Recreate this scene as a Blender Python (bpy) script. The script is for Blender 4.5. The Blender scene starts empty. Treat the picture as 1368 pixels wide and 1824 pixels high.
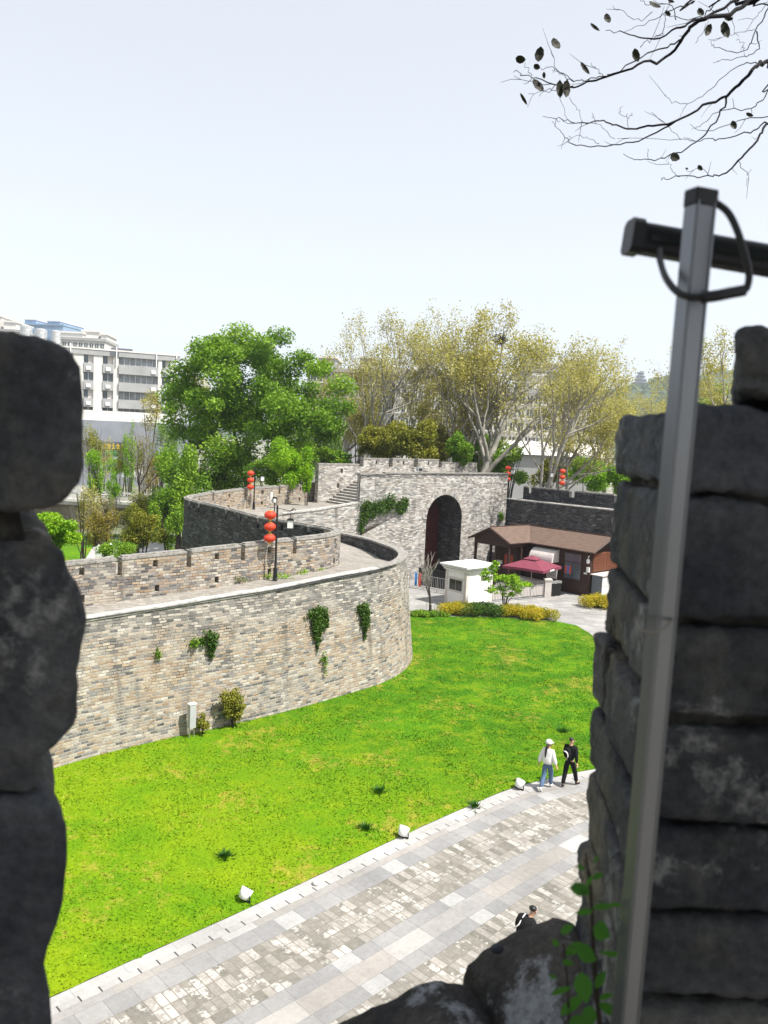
import bpy, bmesh, math, random
import numpy as np
from math import sin, cos, pi, radians, sqrt, atan2, hypot
from mathutils import Vector, Matrix, noise as mnoise

scene = bpy.context.scene
# ------------------------------------------------------------------ camera
FPX, CX, CY = 1423.0, 684.0, 912.0
PITCH, ROLL, CAMZ = radians(5.5), radians(2.6), 12.0
_f = np.array([0, cos(PITCH), -sin(PITCH)])
_r0 = np.array([1.0, 0, 0]); _u0 = np.cross(_r0, _f)
_rt = cos(ROLL) * _r0 + sin(ROLL) * _u0
_up = -sin(ROLL) * _r0 + cos(ROLL) * _u0
CAM = np.array([0, 0, CAMZ])
cam_d = bpy.data.cameras.new('camera'); cam = bpy.data.objects.new('camera', cam_d)
scene.collection.objects.link(cam)
cam_d.sensor_fit = 'VERTICAL'; cam_d.sensor_height = 34.6; cam_d.lens = 27.0
cam_d.clip_start = 0.05; cam_d.clip_end = 6000
cam_d.dof.use_dof = True; cam_d.dof.focus_distance = 42.0; cam_d.dof.aperture_fstop = 7.0
M4 = Matrix(((_rt[0], _up[0], -_f[0], 0), (_rt[1], _up[1], -_f[1], 0), (_rt[2], _up[2], -_f[2], CAMZ), (0, 0, 0, 1)))
cam.matrix_world = M4
scene.camera = cam
# ------------------------------------------------------------------ world, sun, exposure
SUN_EL = radians(57); SUN_V = Vector((0.88, -0.47, 0)).normalized()
world = bpy.data.worlds.new('World'); scene.world = world; world.use_nodes = True
wn = world.node_tree; bgn = wn.nodes['Background']
sky = wn.nodes.new('ShaderNodeTexSky'); sky.sky_type = 'NISHITA'; sky.sun_disc = False
sky.sun_elevation = SUN_EL; sky.sun_rotation = atan2(SUN_V.x, SUN_V.y)
sky.air_density = 1.0; sky.dust_density = 0.6; sky.ozone_density = 1.0; sky.altitude = 0
hsv = wn.nodes.new('ShaderNodeHueSaturation'); hsv.inputs['Saturation'].default_value = 0.38
wn.links.new(sky.outputs[0], hsv.inputs['Color'])
veil = wn.nodes.new('ShaderNodeMix'); veil.data_type = 'RGBA'; veil.inputs[0].default_value = 0.5     # thin white haze high over the city
wn.links.new(hsv.outputs[0], veil.inputs[6]); veil.inputs[7].default_value = (5.55, 5.8, 6.25, 1)
wn.links.new(veil.outputs[2], bgn.inputs[0]); bgn.inputs[1].default_value = 0.12
sd = bpy.data.lights.new('sun', 'SUN'); sun = bpy.data.objects.new('sun', sd); scene.collection.objects.link(sun)
sd.energy = 5.0; sd.angle = radians(0.53); sd.color = (1.0, 0.955, 0.88)
sv = Vector((SUN_V.x * cos(SUN_EL), SUN_V.y * cos(SUN_EL), sin(SUN_EL)))
sun.rotation_euler = sv.to_track_quat('Z', 'Y').to_euler()
scene.view_settings.view_transform = 'Standard'; scene.view_settings.look = 'None'
scene.view_settings.exposure = 0.68; scene.view_settings.gamma = 1.0
scene.view_settings.use_curve_mapping = False
try:
    scene.cycles.max_bounces = 8; scene.cycles.diffuse_bounces = 3; scene.cycles.transparent_max_bounces = 8
except Exception:
    pass

# ------------------------------------------------------------------ helpers
def ray(px, py):
    return _f + _rt * (px - CX) / FPX - _up * (py - CY) / FPX
def at(px, py, z=0.0):
    d = ray(px, py); return CAM + d * ((z - CAMZ) / d[2])
def aty(px, py, y):
    d = ray(px, py); return CAM + d * (y / d[1])

COL = scene.collection
def tag(o, label=None, cat=None, group=None, kind=None):
    if label: o['label'] = label
    if cat: o['category'] = cat
    if group: o['group'] = group
    if kind: o['kind'] = kind
    return o
def empty(name, loc=(0, 0, 0), label=None, cat=None, group=None, rz=0.0):
    o = bpy.data.objects.new(name, None); COL.objects.link(o)
    o.location = loc; o.rotation_euler = (0, 0, rz); o.empty_display_size = 0.2
    return tag(o, label, cat, group)
def dup(root, loc=None, rz=None, label=None, group=None, scale=None):
    r = root.copy(); COL.objects.link(r)
    if loc is not None: r.location = loc
    if rz is not None: r.rotation_euler = (0, 0, rz)
    if scale is not None: r.scale = scale if hasattr(scale, '__len__') else (scale,) * 3
    if label: r['label'] = label
    if group: r['group'] = group
    for ch in list(root.children):
        c = ch.copy(); COL.objects.link(c); c.parent = r
        for g in list(ch.children):
            d = g.copy(); COL.objects.link(d); d.parent = c
    return r

def np_mesh(name, V, Fq, mat, parent=None, rnd=None, smooth=False, loc=None):
    """numpy verts + equal sized faces -> one mesh object"""
    V = np.asarray(V, dtype=np.float32); Fq = np.asarray(Fq, dtype=np.int32)
    me = bpy.data.meshes.new(name); k = Fq.shape[1]; n = len(Fq)
    me.vertices.add(len(V)); me.vertices.foreach_set('co', V.ravel())
    me.loops.add(n * k); me.loops.foreach_set('vertex_index', Fq.ravel())
    me.polygons.add(n)
    me.polygons.foreach_set('loop_start', np.arange(0, n * k, k, dtype=np.int32))
    me.polygons.foreach_set('loop_total', np.full(n, k, dtype=np.int32))
    if smooth: me.polygons.foreach_set('use_smooth', np.ones(n, dtype=bool))
    me.update(calc_edges=True)
    if rnd is not None:
        a = me.attributes.new('rnd', 'FLOAT', 'FACE'); a.data.foreach_set('value', np.asarray(rnd, dtype=np.float32))
    me.materials.append(mat)
    o = bpy.data.objects.new(name, me); COL.objects.link(o)
    if parent: o.parent = parent
    if loc is not None: o.location = loc
    return o

class MB:
    """collects shapes and links them as ONE mesh object"""
    def __init__(s): s.v = []; s.f = []; s.uv = []; s.mi = []; s.cur = 0
    def face(s, pts, uvs=None):
        b = len(s.v); s.v.extend([tuple(p) for p in pts]); s.f.append(list(range(b, b + len(pts))))
        if uvs is None:
            a = [Vector(p) for p in pts]
            n = Vector((0, 0, 0))
            for i in range(1, len(a) - 1): n += (a[i] - a[0]).cross(a[i + 1] - a[0])
            if n.length > 0: n.normalize()
            if abs(n.z) > 0.75: uvs = [(p.x, p.y) for p in a]
            else:
                t = Vector((-n.y, n.x, 0)).normalized(); uvs = [(p.dot(t), p.z) for p in a]
        s.uv.append(uvs); s.mi.append(s.cur)
    def hexa(s, P, skip=()):
        # P: 4 bottom (ccw from above) + 4 top
        for k, q in enumerate(((0, 1, 5, 4), (1, 2, 6, 5), (2, 3, 7, 6), (3, 0, 4, 7), (4, 5, 6, 7), (3, 2, 1, 0))):
            if k not in skip: s.face([P[i] for i in q])
    def box(s, x0, x1, y0, y1, z0, z1, fr=None, skip=()):
        P = [(x0, y0, z0), (x1, y0, z0), (x1, y1, z0), (x0, y1, z0), (x0, y0, z1), (x1, y0, z1), (x1, y1, z1), (x0, y1, z1)]
        if fr: P = [fr(*p) for p in P]
        s.hexa(P, skip)
    def tube(s, pts, r, n=8, cap=True):
        pts = [Vector(p) for p in pts]
        rr = r if hasattr(r, '__len__') else [r] * len(pts)
        rings = []; up = None
        for i, p in enumerate(pts):
            d = (pts[min(i + 1, len(pts) - 1)] - pts[max(i - 1, 0)]).normalized()
            if up is None: up = Vector((0, 0, 1)) if abs(d.z) < 0.9 else Vector((1, 0, 0))
            a = d.cross(up).normalized(); b = a.cross(d).normalized(); up = b
            rings.append([p + (a * cos(2 * pi * k / n) + b * sin(2 * pi * k / n)) * rr[i] for k in range(n)])
        L = 0
        for i in range(len(pts) - 1):
            L2 = L + (pts[i + 1] - pts[i]).length
            for k in range(n):
                j = (k + 1) % n
                s.face([rings[i][k], rings[i + 1][k], rings[i + 1][j], rings[i][j]], [(k * .1, L), (k * .1, L2), (k * .1 + .1, L2), (k * .1 + .1, L)])
            L = L2
        if cap:
            s.face(rings[0]); s.face(rings[-1][::-1])
    def lathe(s, prof, c=(0, 0, 0), n=16, squash=1.0):
        R = [[(c[0] + r * cos(2 * pi * k / n), c[1] + r * squash * sin(2 * pi * k / n), c[2] + z) for k in range(n)] for r, z in prof]
        for i in range(len(R) - 1):
            for k in range(n):
                j = (k + 1) % n
                s.face([R[i][k], R[i][j], R[i + 1][j], R[i + 1][k]])
        if prof[0][0] > 1e-4: s.face(R[0][::-1])
        if prof[-1][0] > 1e-4: s.face(R[-1])
    def build(s, name, mat, parent=None, smooth=False, merge=False, bevel=0):
        me = bpy.data.meshes.new(name)
        me.from_pydata(s.v, [], s.f)
        ul = me.uv_layers.new(name='UVMap')
        flat = [c for u in s.uv for p in u for c in p]
        ul.data.foreach_set('uv', flat)
        mats = mat if isinstance(mat, (list, tuple)) else [mat]
        for m in mats: me.materials.append(m)
        if len(mats) > 1: me.polygons.foreach_set('material_index', s.mi)
        if merge or smooth or bevel:
            bm = bmesh.new(); bm.from_mesh(me); bmesh.ops.remove_doubles(bm, verts=bm.verts, dist=1e-4); bm.to_mesh(me); bm.free()
        if smooth: me.polygons.foreach_set('use_smooth', [True] * len(me.polygons))
        me.update()
        o = bpy.data.objects.new(name, me); COL.objects.link(o)
        if parent: o.parent = parent
        if bevel:
            md = o.modifiers.new('bevel', 'BEVEL'); md.width = bevel; md.segments = 2; md.limit_method = 'ANGLE'
        return o

# ------------------------------------------------------------------ materials
class NT:
    def __init__(s, name):
        s.m = bpy.data.materials.new(name); s.m.use_nodes = True; s.t = s.m.node_tree
        s.bsdf = s.t.nodes['Principled BSDF']; s.out = s.t.nodes['Material Output']
    def n(s, typ, **kw):
        x = s.t.nodes.new(typ)
        for k, v in kw.items(): setattr(x, k, v)
        return x
    def l(s, a, b): s.t.links.new(a, b)
    def put(s, sock, v):
        if hasattr(v, 'is_linked') or hasattr(v, 'links'): s.l(v, sock)
        else: sock.default_value = v
    def math(s, op, a, b=0.0, c=None):
        x = s.n('ShaderNodeMath', operation=op); s.put(x.inputs[0], a); s.put(x.inputs[1], b)
        if c is not None: s.put(x.inputs[2], c)
        return x.outputs[0]
    def mix(s, f, a, b, mode='MIX'):
        x = s.n('ShaderNodeMix', data_type='RGBA', blend_type=mode)
        s.put(x.inputs[0], f)
        for sock, v in ((x.inputs[6], a), (x.inputs[7], b)):
            if isinstance(v, (tuple, list)): sock.default_value = (*v[:3], 1)
            else: s.l(v, sock)
        return x.outputs[2]
    def noise(s, scale, vec=None, detail=4, rough=0.55, out=0, dim='3D'):
        x = s.n('ShaderNodeTexNoise', noise_dimensions=dim); x.inputs['Scale'].default_value = scale
        x.inputs['Detail'].default_value = detail; x.inputs['Roughness'].default_value = rough
        if vec is not None: s.l(vec, x.inputs['Vector'])
        return x.outputs[out]
    def ramp(s, f, stops, interp='LINEAR'):
        x = s.n('ShaderNodeValToRGB'); cr = x.color_ramp; cr.interpolation = interp
        while len(cr.elements) < len(stops): cr.elements.new(0.5)
        for e, (p, c) in zip(cr.elements, stops):
            e.position = p; e.color = (*(c if isinstance(c, (tuple, list)) else (c, c, c)), 1)
        s.l(f, x.inputs[0]); return x.outputs[0]
    def smooth(s, f, a, b):
        x = s.n('ShaderNodeMapRange', interpolation_type='SMOOTHSTEP'); s.put(x.inputs[0], f)
        x.inputs[1].default_value = a; x.inputs[2].default_value = b; return x.outputs[0]
    def pos(s): return s.n('ShaderNodeNewGeometry').outputs['Position']
    def uv(s): return s.n('ShaderNodeUVMap').outputs[0]
    def obj(s): return s.n('ShaderNodeTexCoord').outputs['Object']
    def scale(s, v, sx, sy, sz):
        x = s.n('ShaderNodeMapping'); s.l(v, x.inputs[0]); x.inputs['Scale'].default_value = (sx, sy, sz); return x.outputs[0]
    def bump(s, h, dist=0.02, strength=1.0):
        x = s.n('ShaderNodeBump'); x.inputs['Distance'].default_value = dist; x.inputs['Strength'].default_value = strength
        s.l(h, x.inputs['Height']); s.l(x.outputs[0], s.bsdf.inputs['Normal'])
    def col(s, c, rough=0.85, spec=0.3):
        if isinstance(c, (tuple, list)): s.bsdf.inputs['Base Color'].default_value = (*c[:3], 1)
        else: s.l(c, s.bsdf.inputs['Base Color'])
        s.put(s.bsdf.inputs['Roughness'], rough); s.bsdf.inputs['Specular IOR Level'].default_value = spec
        return s.m

def plain(name, c, rough=0.6, spec=0.4, metal=0.0, var=0.12, sc=3.0):
    k = NT(name); nz = k.noise(sc, k.obj(), 5)
    f = k.ramp(nz, [(0.25, 1 - var), (0.75, 1 + var * 0.5)])
    k.col(k.mix(1.0, c, f, 'MULTIPLY'), rough, spec); k.bsdf.inputs['Metallic'].default_value = metal
    return k.m

def brick_mat(name, w=0.42, h=0.125, palette=None, mortar=(.5, .47, .43), tan=0.5, msize=0.011, warp=0.02, dark=0.0, seed=0.0, zones=False):
    k = NT(name); uv = k.uv()
    sep = k.n('ShaderNodeSeparateXYZ'); k.l(uv, sep.inputs[0])
    nw = k.noise(0.9, uv, 3, out=1); nsep = k.n('ShaderNodeSeparateColor'); k.l(nw, nsep.inputs[0])
    nf = k.noise(9.0, uv, 2, out=1); nfs = k.n('ShaderNodeSeparateColor'); k.l(nf, nfs.inputs[0])
    wu = k.math('ADD', k.math('MULTIPLY', k.math('SUBTRACT', nsep.outputs[0], .5), warp * 6), k.math('MULTIPLY', k.math('SUBTRACT', nfs.outputs[0], .5), warp * 1.4))
    wv = k.math('ADD', k.math('MULTIPLY', k.math('SUBTRACT', nsep.outputs[1], .5), warp * 5), k.math('MULTIPLY', k.math('SUBTRACT', nfs.outputs[1], .5), warp * 1.2))
    u = k.math('ADD', sep.outputs[0], wu); v = k.math('ADD', sep.outputs[1], wv)
    v1 = k.math('DIVIDE', v, h); row = k.math('FLOOR', v1); fv = k.math('SUBTRACT', v1, row)
    wr = k.n('ShaderNodeTexWhiteNoise', noise_dimensions='1D'); k.l(k.math('ADD', row, 7.3 + seed), wr.inputs['W'])
    u1 = k.math('ADD', k.math('DIVIDE', u, w), k.math('ADD', k.math('MULTIPLY', row, .5), k.math('MULTIPLY', wr.outputs[0], .45)))
    col = k.math('FLOOR', u1); fu = k.math('SUBTRACT', u1, col)
    cmb = k.n('ShaderNodeCombineXYZ'); k.l(col, cmb.inputs[0]); k.l(row, cmb.inputs[1]); cmb.inputs[2].default_value = seed
    wh = k.n('ShaderNodeTexWhiteNoise', noise_dimensions='3D'); k.l(cmb.outputs[0], wh.inputs[0])
    rs = k.n('ShaderNodeSeparateColor'); k.l(wh.outputs[1], rs.inputs[0])
    eu = k.math('MULTIPLY', k.math('MINIMUM', fu, k.math('SUBTRACT', 1.0, fu)), w)
    ev = k.math('MULTIPLY', k.math('MINIMUM', fv, k.math('SUBTRACT', 1.0, fv)), h)
    edge = k.math('MINIMUM', eu, ev)
    mask = k.smooth(edge, msize * 0.55, msize * 1.25)      # 0 in the joint, 1 on the brick
    pal = palette or [(0.0, (.045, .043, .042)), (.12, (.10, .098, .095)), (.3, (.21, .2, .19)), (.5, (.28, .25, .215)), (.68, (.37, .335, .28)), (.85, (.46, .425, .365)), (1.0, (.62, .59, .54))]
    big = k.noise(0.22, uv, 4)
    val = k.math('ADD', k.math('MULTIPLY', rs.outputs[0], .78), k.math('MULTIPLY', k.math('SUBTRACT', k.noise(.5, uv, 3), .28), .45))
    base = k.ramp(val, pal)
    tn = k.ramp(rs.outputs[1], [(0, (.30, .195, .115)), (.5, (.385, .29, .19)), (1, (.45, .375, .285))])
    tf = k.math('MULTIPLY', k.smooth(k.math('ADD', big, k.math('MULTIPLY', k.math('SUBTRACT', rs.outputs[2], .5), .5)), .42, .66), tan)
    base = k.mix(tf, base, tn)
    fine = k.noise(14.0, uv, 6, .7)
    base = k.mix(1.0, base, k.ramp(fine, [(.2, .55), (.5, 1.0), (.8, 1.35)]), 'MULTIPLY')
    stain = k.noise(1.0, k.scale(uv, 1.6, .28, 1), 5, .6)
    base = k.mix(k.math('MULTIPLY', k.smooth(stain, .52, .70), .62), base, (.085, .082, .078))
    lime = k.noise(1.3, k.scale(uv, 1.0, .6, 1), 6, .7)
    base = k.mix(k.math('MULTIPLY', k.smooth(lime, .6, .72), .45), base, (.6, .57, .52))
    jn = k.noise(1.1, uv, 4)
    mcol = k.mix(k.smooth(jn, .36, .6), (.09, .082, .075), mortar)
    mcol = k.mix(1.0, mcol, k.ramp(k.noise(22., uv, 3), [(.3, .6), (.7, 1.15)]), 'MULTIPLY')
    if zones:      # greyer, rougher courses near the top; pale limed courses low down
        zn = k.math('ADD', sep.outputs[1], k.math('MULTIPLY', k.math('SUBTRACT', k.noise(.5, uv, 4), .5), 2.4))
        base = k.mix(k.math('MULTIPLY', k.smooth(zn, 3.3, 4.6), .62), base, k.mix(1.0, k.ramp(rs.outputs[2], [(0, (.07, .068, .066)), (.4, (.2, .195, .19)), (.75, (.36, .345, .32)), (1, (.6, .58, .55))]), k.ramp(fine, [(.2, .6), (.8, 1.3)]), 'MULTIPLY'))
        mcol = k.mix(k.math('MULTIPLY', k.smooth(zn, 2.9, 1.4), .6), mcol, (.56, .53, .48))
    c = k.mix(mask, mcol, base)
    hole = k.smooth(k.math('ADD', k.noise(4.6, k.scale(uv, .7, 1.3, 1), 4, .6), k.math('MULTIPLY', k.math('SUBTRACT', k.noise(.35, uv, 2), .5), .3)), .68, .72)
    c = k.mix(k.math('MULTIPLY', hole, .8), c, (.05, .045, .04))
    if dark: c = k.mix(dark, c, (.03, .03, .032))
    k.col(c, .92, .2)
    hgt = k.math('ADD', k.math('MULTIPLY', mask, .7), k.math('ADD', k.math('MULTIPLY', rs.outputs[2], .5), k.math('MULTIPLY', fine, .5)))
    hgt = k.math('SUBTRACT', hgt, k.math('MULTIPLY', hole, 1.2))
    k.bump(hgt, .03, .9)
    return k.m

def leaf_mat(name, c1, c2, c3, trans=0.35, spec=0.25):
    """leaf colours spread over the per-leaf attribute"""
    k = NT(name); a = k.n('ShaderNodeAttribute'); a.attribute_name = 'rnd'
    cc = k.ramp(a.outputs['Fac'], [(0, c1), (.5, c2), (1, c3)])
    k.col(cc, .6, spec)
    tr = k.n('ShaderNodeBsdfTranslucent'); k.l(k.mix(1.0, cc, (1.15, 1.25, .6), 'MULTIPLY'), tr.inputs[0])
    ms = k.n('ShaderNodeMixShader'); ms.inputs[0].default_value = trans
    k.l(k.bsdf.outputs[0], ms.inputs[1]); k.l(tr.outputs[0], ms.inputs[2]); k.l(ms.outputs[0], k.out.inputs[0])
    return k.m

M = {}
M['brick'] = brick_mat('brick_court', tan=.78, w=.30, h=.108, zones=True)
M['brick_par'] = brick_mat('brick_parapet', tan=.75, seed=3.0, mortar=(.42, .39, .34), w=.31, h=.115)
M['brick_gate'] = brick_mat('brick_gate', tan=.32, seed=5.0, mortar=(.55, .53, .5), w=.32, h=.11, warp=.012,
    palette=[(0, (.09, .09, .09)), (.15, (.2, .198, .195)), (.4, (.33, .32, .305)), (.6, (.45, .43, .4)), (.8, (.58, .56, .53)), (1, (.72, .71, .69))])
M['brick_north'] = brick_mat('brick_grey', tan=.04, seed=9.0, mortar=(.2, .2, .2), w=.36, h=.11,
    palette=[(0, (.016, .016, .018)), (.35, (.032, .032, .035)), (.7, (.06, .06, .062)), (.88, (.14, .14, .138)), (1, (.42, .42, .41))])  # brick for faces out of the sun, their shade put into the colour
M['coping'] = plain('coping_stone', (.5, .48, .45), .9, .2, var=.5, sc=5)
M['cope_dark'] = plain('coping_brick', (.3, .285, .26), .9, .2, var=.6, sc=7)
M['black_metal'] = plain('black_metal', (.012, .012, .013), .45, .4, 0.0, .1)
M['cable'] = plain('cable_rubber', (.01, .01, .011), .5, .4)
M['red_cloth'] = plain('lantern_red', (.62, .05, .02), .55, .35, 0, .12, 8)
M['gold'] = plain('lantern_gold', (.55, .35, .06), .5, .4)
M['frost'] = plain('frosted_glass', (.75, .75, .73), .4, .4, 0, .05)
M['white_paint'] = plain('white_paint', (.78, .77, .74), .6, .3, 0, .08, 2)
M['grey_paint'] = plain('grey_paint', (.42, .43, .44), .55, .35, 0, .1, 2)
M['cabinet_grey'] = plain('cabinet_grey', (.13, .145, .16), .5, .35, 0, .1, 2)
M['steel'] = plain('steel', (.5, .5, .5), .35, .5, .8, .1, 6)
M['dark_glass'] = plain('dark_glass', (.02, .022, .025), .08, .6, 0, .2, 1)
M['wood_dark'] = plain('dark_wood', (.045, .022, .016), .6, .35, 0, .35, 6)
M['wood_red'] = plain('louvre_wood', (.2, .075, .04), .6, .35, 0, .3, 6)
M['door_red'] = plain('door_red', (.075, .016, .013), .6, .35, 0, .3, 2)
M['maroon'] = plain('parasol_cloth', (.20, .05, .075), .8, .15, 0, .12, 2)
M['canvas'] = plain('canvas', (.62, .57, .53), .85, .15, 0, .15, 3)
M['paper'] = plain('paper', (.75, .73, .7), .8, .2)
M['poster_red'] = plain('poster_red', (.55, .08, .06), .7, .2)
M['blue'] = plain('blue_panel', (.05, .2, .5), .5, .3)
M['yellow'] = plain('yellow_sign', (.75, .5, .02), .6, .3)
M['green_panel'] = plain('green_panel', (.03, .25, .08), .6, .3)
M['bark'] = plain('bark_dark', (.05, .04, .032), .9, .15, 0, .4, 4)
M['bark_plane'] = plain('bark_plane', (.33, .31, .27), .85, .2, 0, .55, 1.6)
M['bark_twig'] = plain('bark_twig', (.22, .2, .17), .9, .15, 0, .3, 4)
M['twig_black'] = plain('bark_black', (.012, .011, .014), .85, .15, 0, .3, 8)
M['skin'] = plain('skin', (.55, .33, .22), .6, .3, 0, .06)
M['hair'] = plain('hair', (.012, .011, .012), .4, .45, 0, .2, 20)
M['white_cloth'] = plain('white_cloth', (.74, .72, .7), .85, .2, 0, .08, 6)
M['black_cloth'] = plain('black_cloth', (.011, .011, .012), .85, .2, 0, .2, 6)
M['denim'] = plain('denim', (.1, .16, .26), .85, .2, 0, .25, 9)
M['black_shoe'] = plain('black_shoe', (.012, .012, .012), .5, .4)
M['concrete'] = plain('concrete', (.42, .41, .39), .9, .2, 0, .25, .6)
M['bwhite'] = plain('facade_white', (.66, .64, .6), .85, .2, 0, .12, .3)
M['bgrey'] = plain('facade_grey', (.36, .36, .36), .8, .25, 0, .2, .4)
M['bearth'] = plain('river_bank', (.17, .15, .11), .95, .1, 0, .5, .5)
M['podium'] = plain('podium_cladding', (.23, .25, .28), .5, .4, 0, .2, .3)
M['bdark'] = plain('facade_dark', (.11, .12, .135), .5, .4, 0, .25, .3)
M['win'] = plain('window_glass', (.10, .12, .135), .15, .6, 0, .6, .5)
M['win_pale'] = plain('curtained_glass', (.25, .27, .28), .2, .6, 0, .7, .7)
M['bblue'] = plain('blue_glass', (.26, .36, .5), .25, .5, 0, .25, .3)
M['bblue_fin'] = plain('blue_fin', (.35, .45, .6), .5, .3)
M['tank'] = plain('tank_steel', (.55, .56, .56), .35, .5, .4, .2, .4)
M['alu'] = plain('aluminium', (.20, .21, .225), .38, .5, .75, .1, 4)
M['alu_dark'] = plain('anodised_dark', (.018, .018, .021), .5, .4, .3, .1, 6)

# leaves
M['lf_green'] = leaf_mat('leaf_green', (.06, .135, .012), (.15, .28, .022), (.31, .45, .04))
M['lf_bright'] = leaf_mat('leaf_bright', (.1, .22, .008), (.21, .4, .012), (.36, .52, .02))
M['lf_plane'] = leaf_mat('leaf_plane', (.23, .195, .058), (.37, .33, .095), (.5, .465, .185))
M['lf_olive'] = leaf_mat('leaf_olive', (.09, .11, .014), (.20, .21, .022), (.36, .33, .04))
M['lf_shrub'] = leaf_mat('leaf_shrub', (.06, .14, .012), (.14, .27, .018), (.3, .42, .03))
M['lf_yellow'] = leaf_mat('leaf_hedge', (.14, .2, .012), (.42, .36, .02), (.7, .46, .03))
M['lf_brown'] = leaf_mat('leaf_brown', (.14, .11, .02), (.24, .2, .03), (.33, .24, .05))
M['lf_ivy'] = leaf_mat('leaf_ivy', (.03, .065, .012), (.06, .13, .016), (.13, .22, .03))
M['lf_far'] = leaf_mat('leaf_far', (.05, .09, .035), (.08, .13, .05), (.13, .18, .06))
M['lf_tuft'] = leaf_mat('leaf_tuft', (.02, .075, .006), (.03, .11, .008), (.05, .16, .01))
M['lf_sap'] = leaf_mat('leaf_sapling', (.06, .18, .03), (.1, .3, .05), (.18, .42, .08), .5)
M['lf_black'] = leaf_mat('leaf_dry', (.02, .02, .012), (.03, .03, .016), (.05, .045, .02), .15)
M['lf_canopy'] = leaf_mat('leaf_canopy', (.03, .07, .012), (.05, .12, .016), (.09, .18, .02), .2)

def grass_nodes(k):
    p = k.pos()
    big = k.noise(.24, p, 5, .6); mid = k.noise(1.1, p, 5, .65); fine = k.noise(9., p, 4, .7)
    sp_ = k.n('ShaderNodeSeparateXYZ'); k.l(p, sp_.inputs[0])
    lush = k.smooth(k.math('ADD', k.math('ADD', k.math('MULTIPLY', sp_.outputs[1], .055), k.math('MULTIPLY', sp_.outputs[0], .03)), k.math('MULTIPLY', k.math('SUBTRACT', big, .5), 2.2)), 1.0, 2.0)   # thicker, deeper turf towards the gate
    c = k.mix(lush, k.mix(k.smooth(big, .36, .66), (.11, .24, .004), (.21, .31, .005)), k.mix(k.smooth(big, .36, .66), (.045, .15, .004), (.085, .22, .005)))
    c = k.mix(k.math('MULTIPLY', k.smooth(mid, .44, .66), .45), c, (.23, .31, .006))
    dry = k.math('ADD', k.math('MULTIPLY', k.noise(.33, k.scale(p, 1, 1, 1), 3), .5), k.math('MULTIPLY', k.noise(2.6, p, 5, .7), .5))
    c = k.mix(k.math('MULTIPLY', k.smooth(dry, .525, .65), .6), c, (.40, .30, .055))
    c = k.mix(1.0, c, k.ramp(fine, [(.25, .78), (.5, .98), (.78, 1.18)]), 'MULTIPLY')
    return c, fine
k = NT('lawn'); c, fi = grass_nodes(k); k.col(c, .9, .1); k.bump(fi, .08, 1.0); M['lawn'] = k.m
k = NT('grass_blades'); c, fi = grass_nodes(k); a = k.n('ShaderNodeAttribute'); a.attribute_name = 'rnd'
k.col(k.mix(1.0, c, k.ramp(a.outputs['Fac'], [(0, (.88, .9, .86)), (.6, (1.03, 1.03, 1.0)), (1, (1.25, 1.22, 1.15))]), 'MULTIPLY'), .7, .2); M['blade'] = k.m

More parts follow.
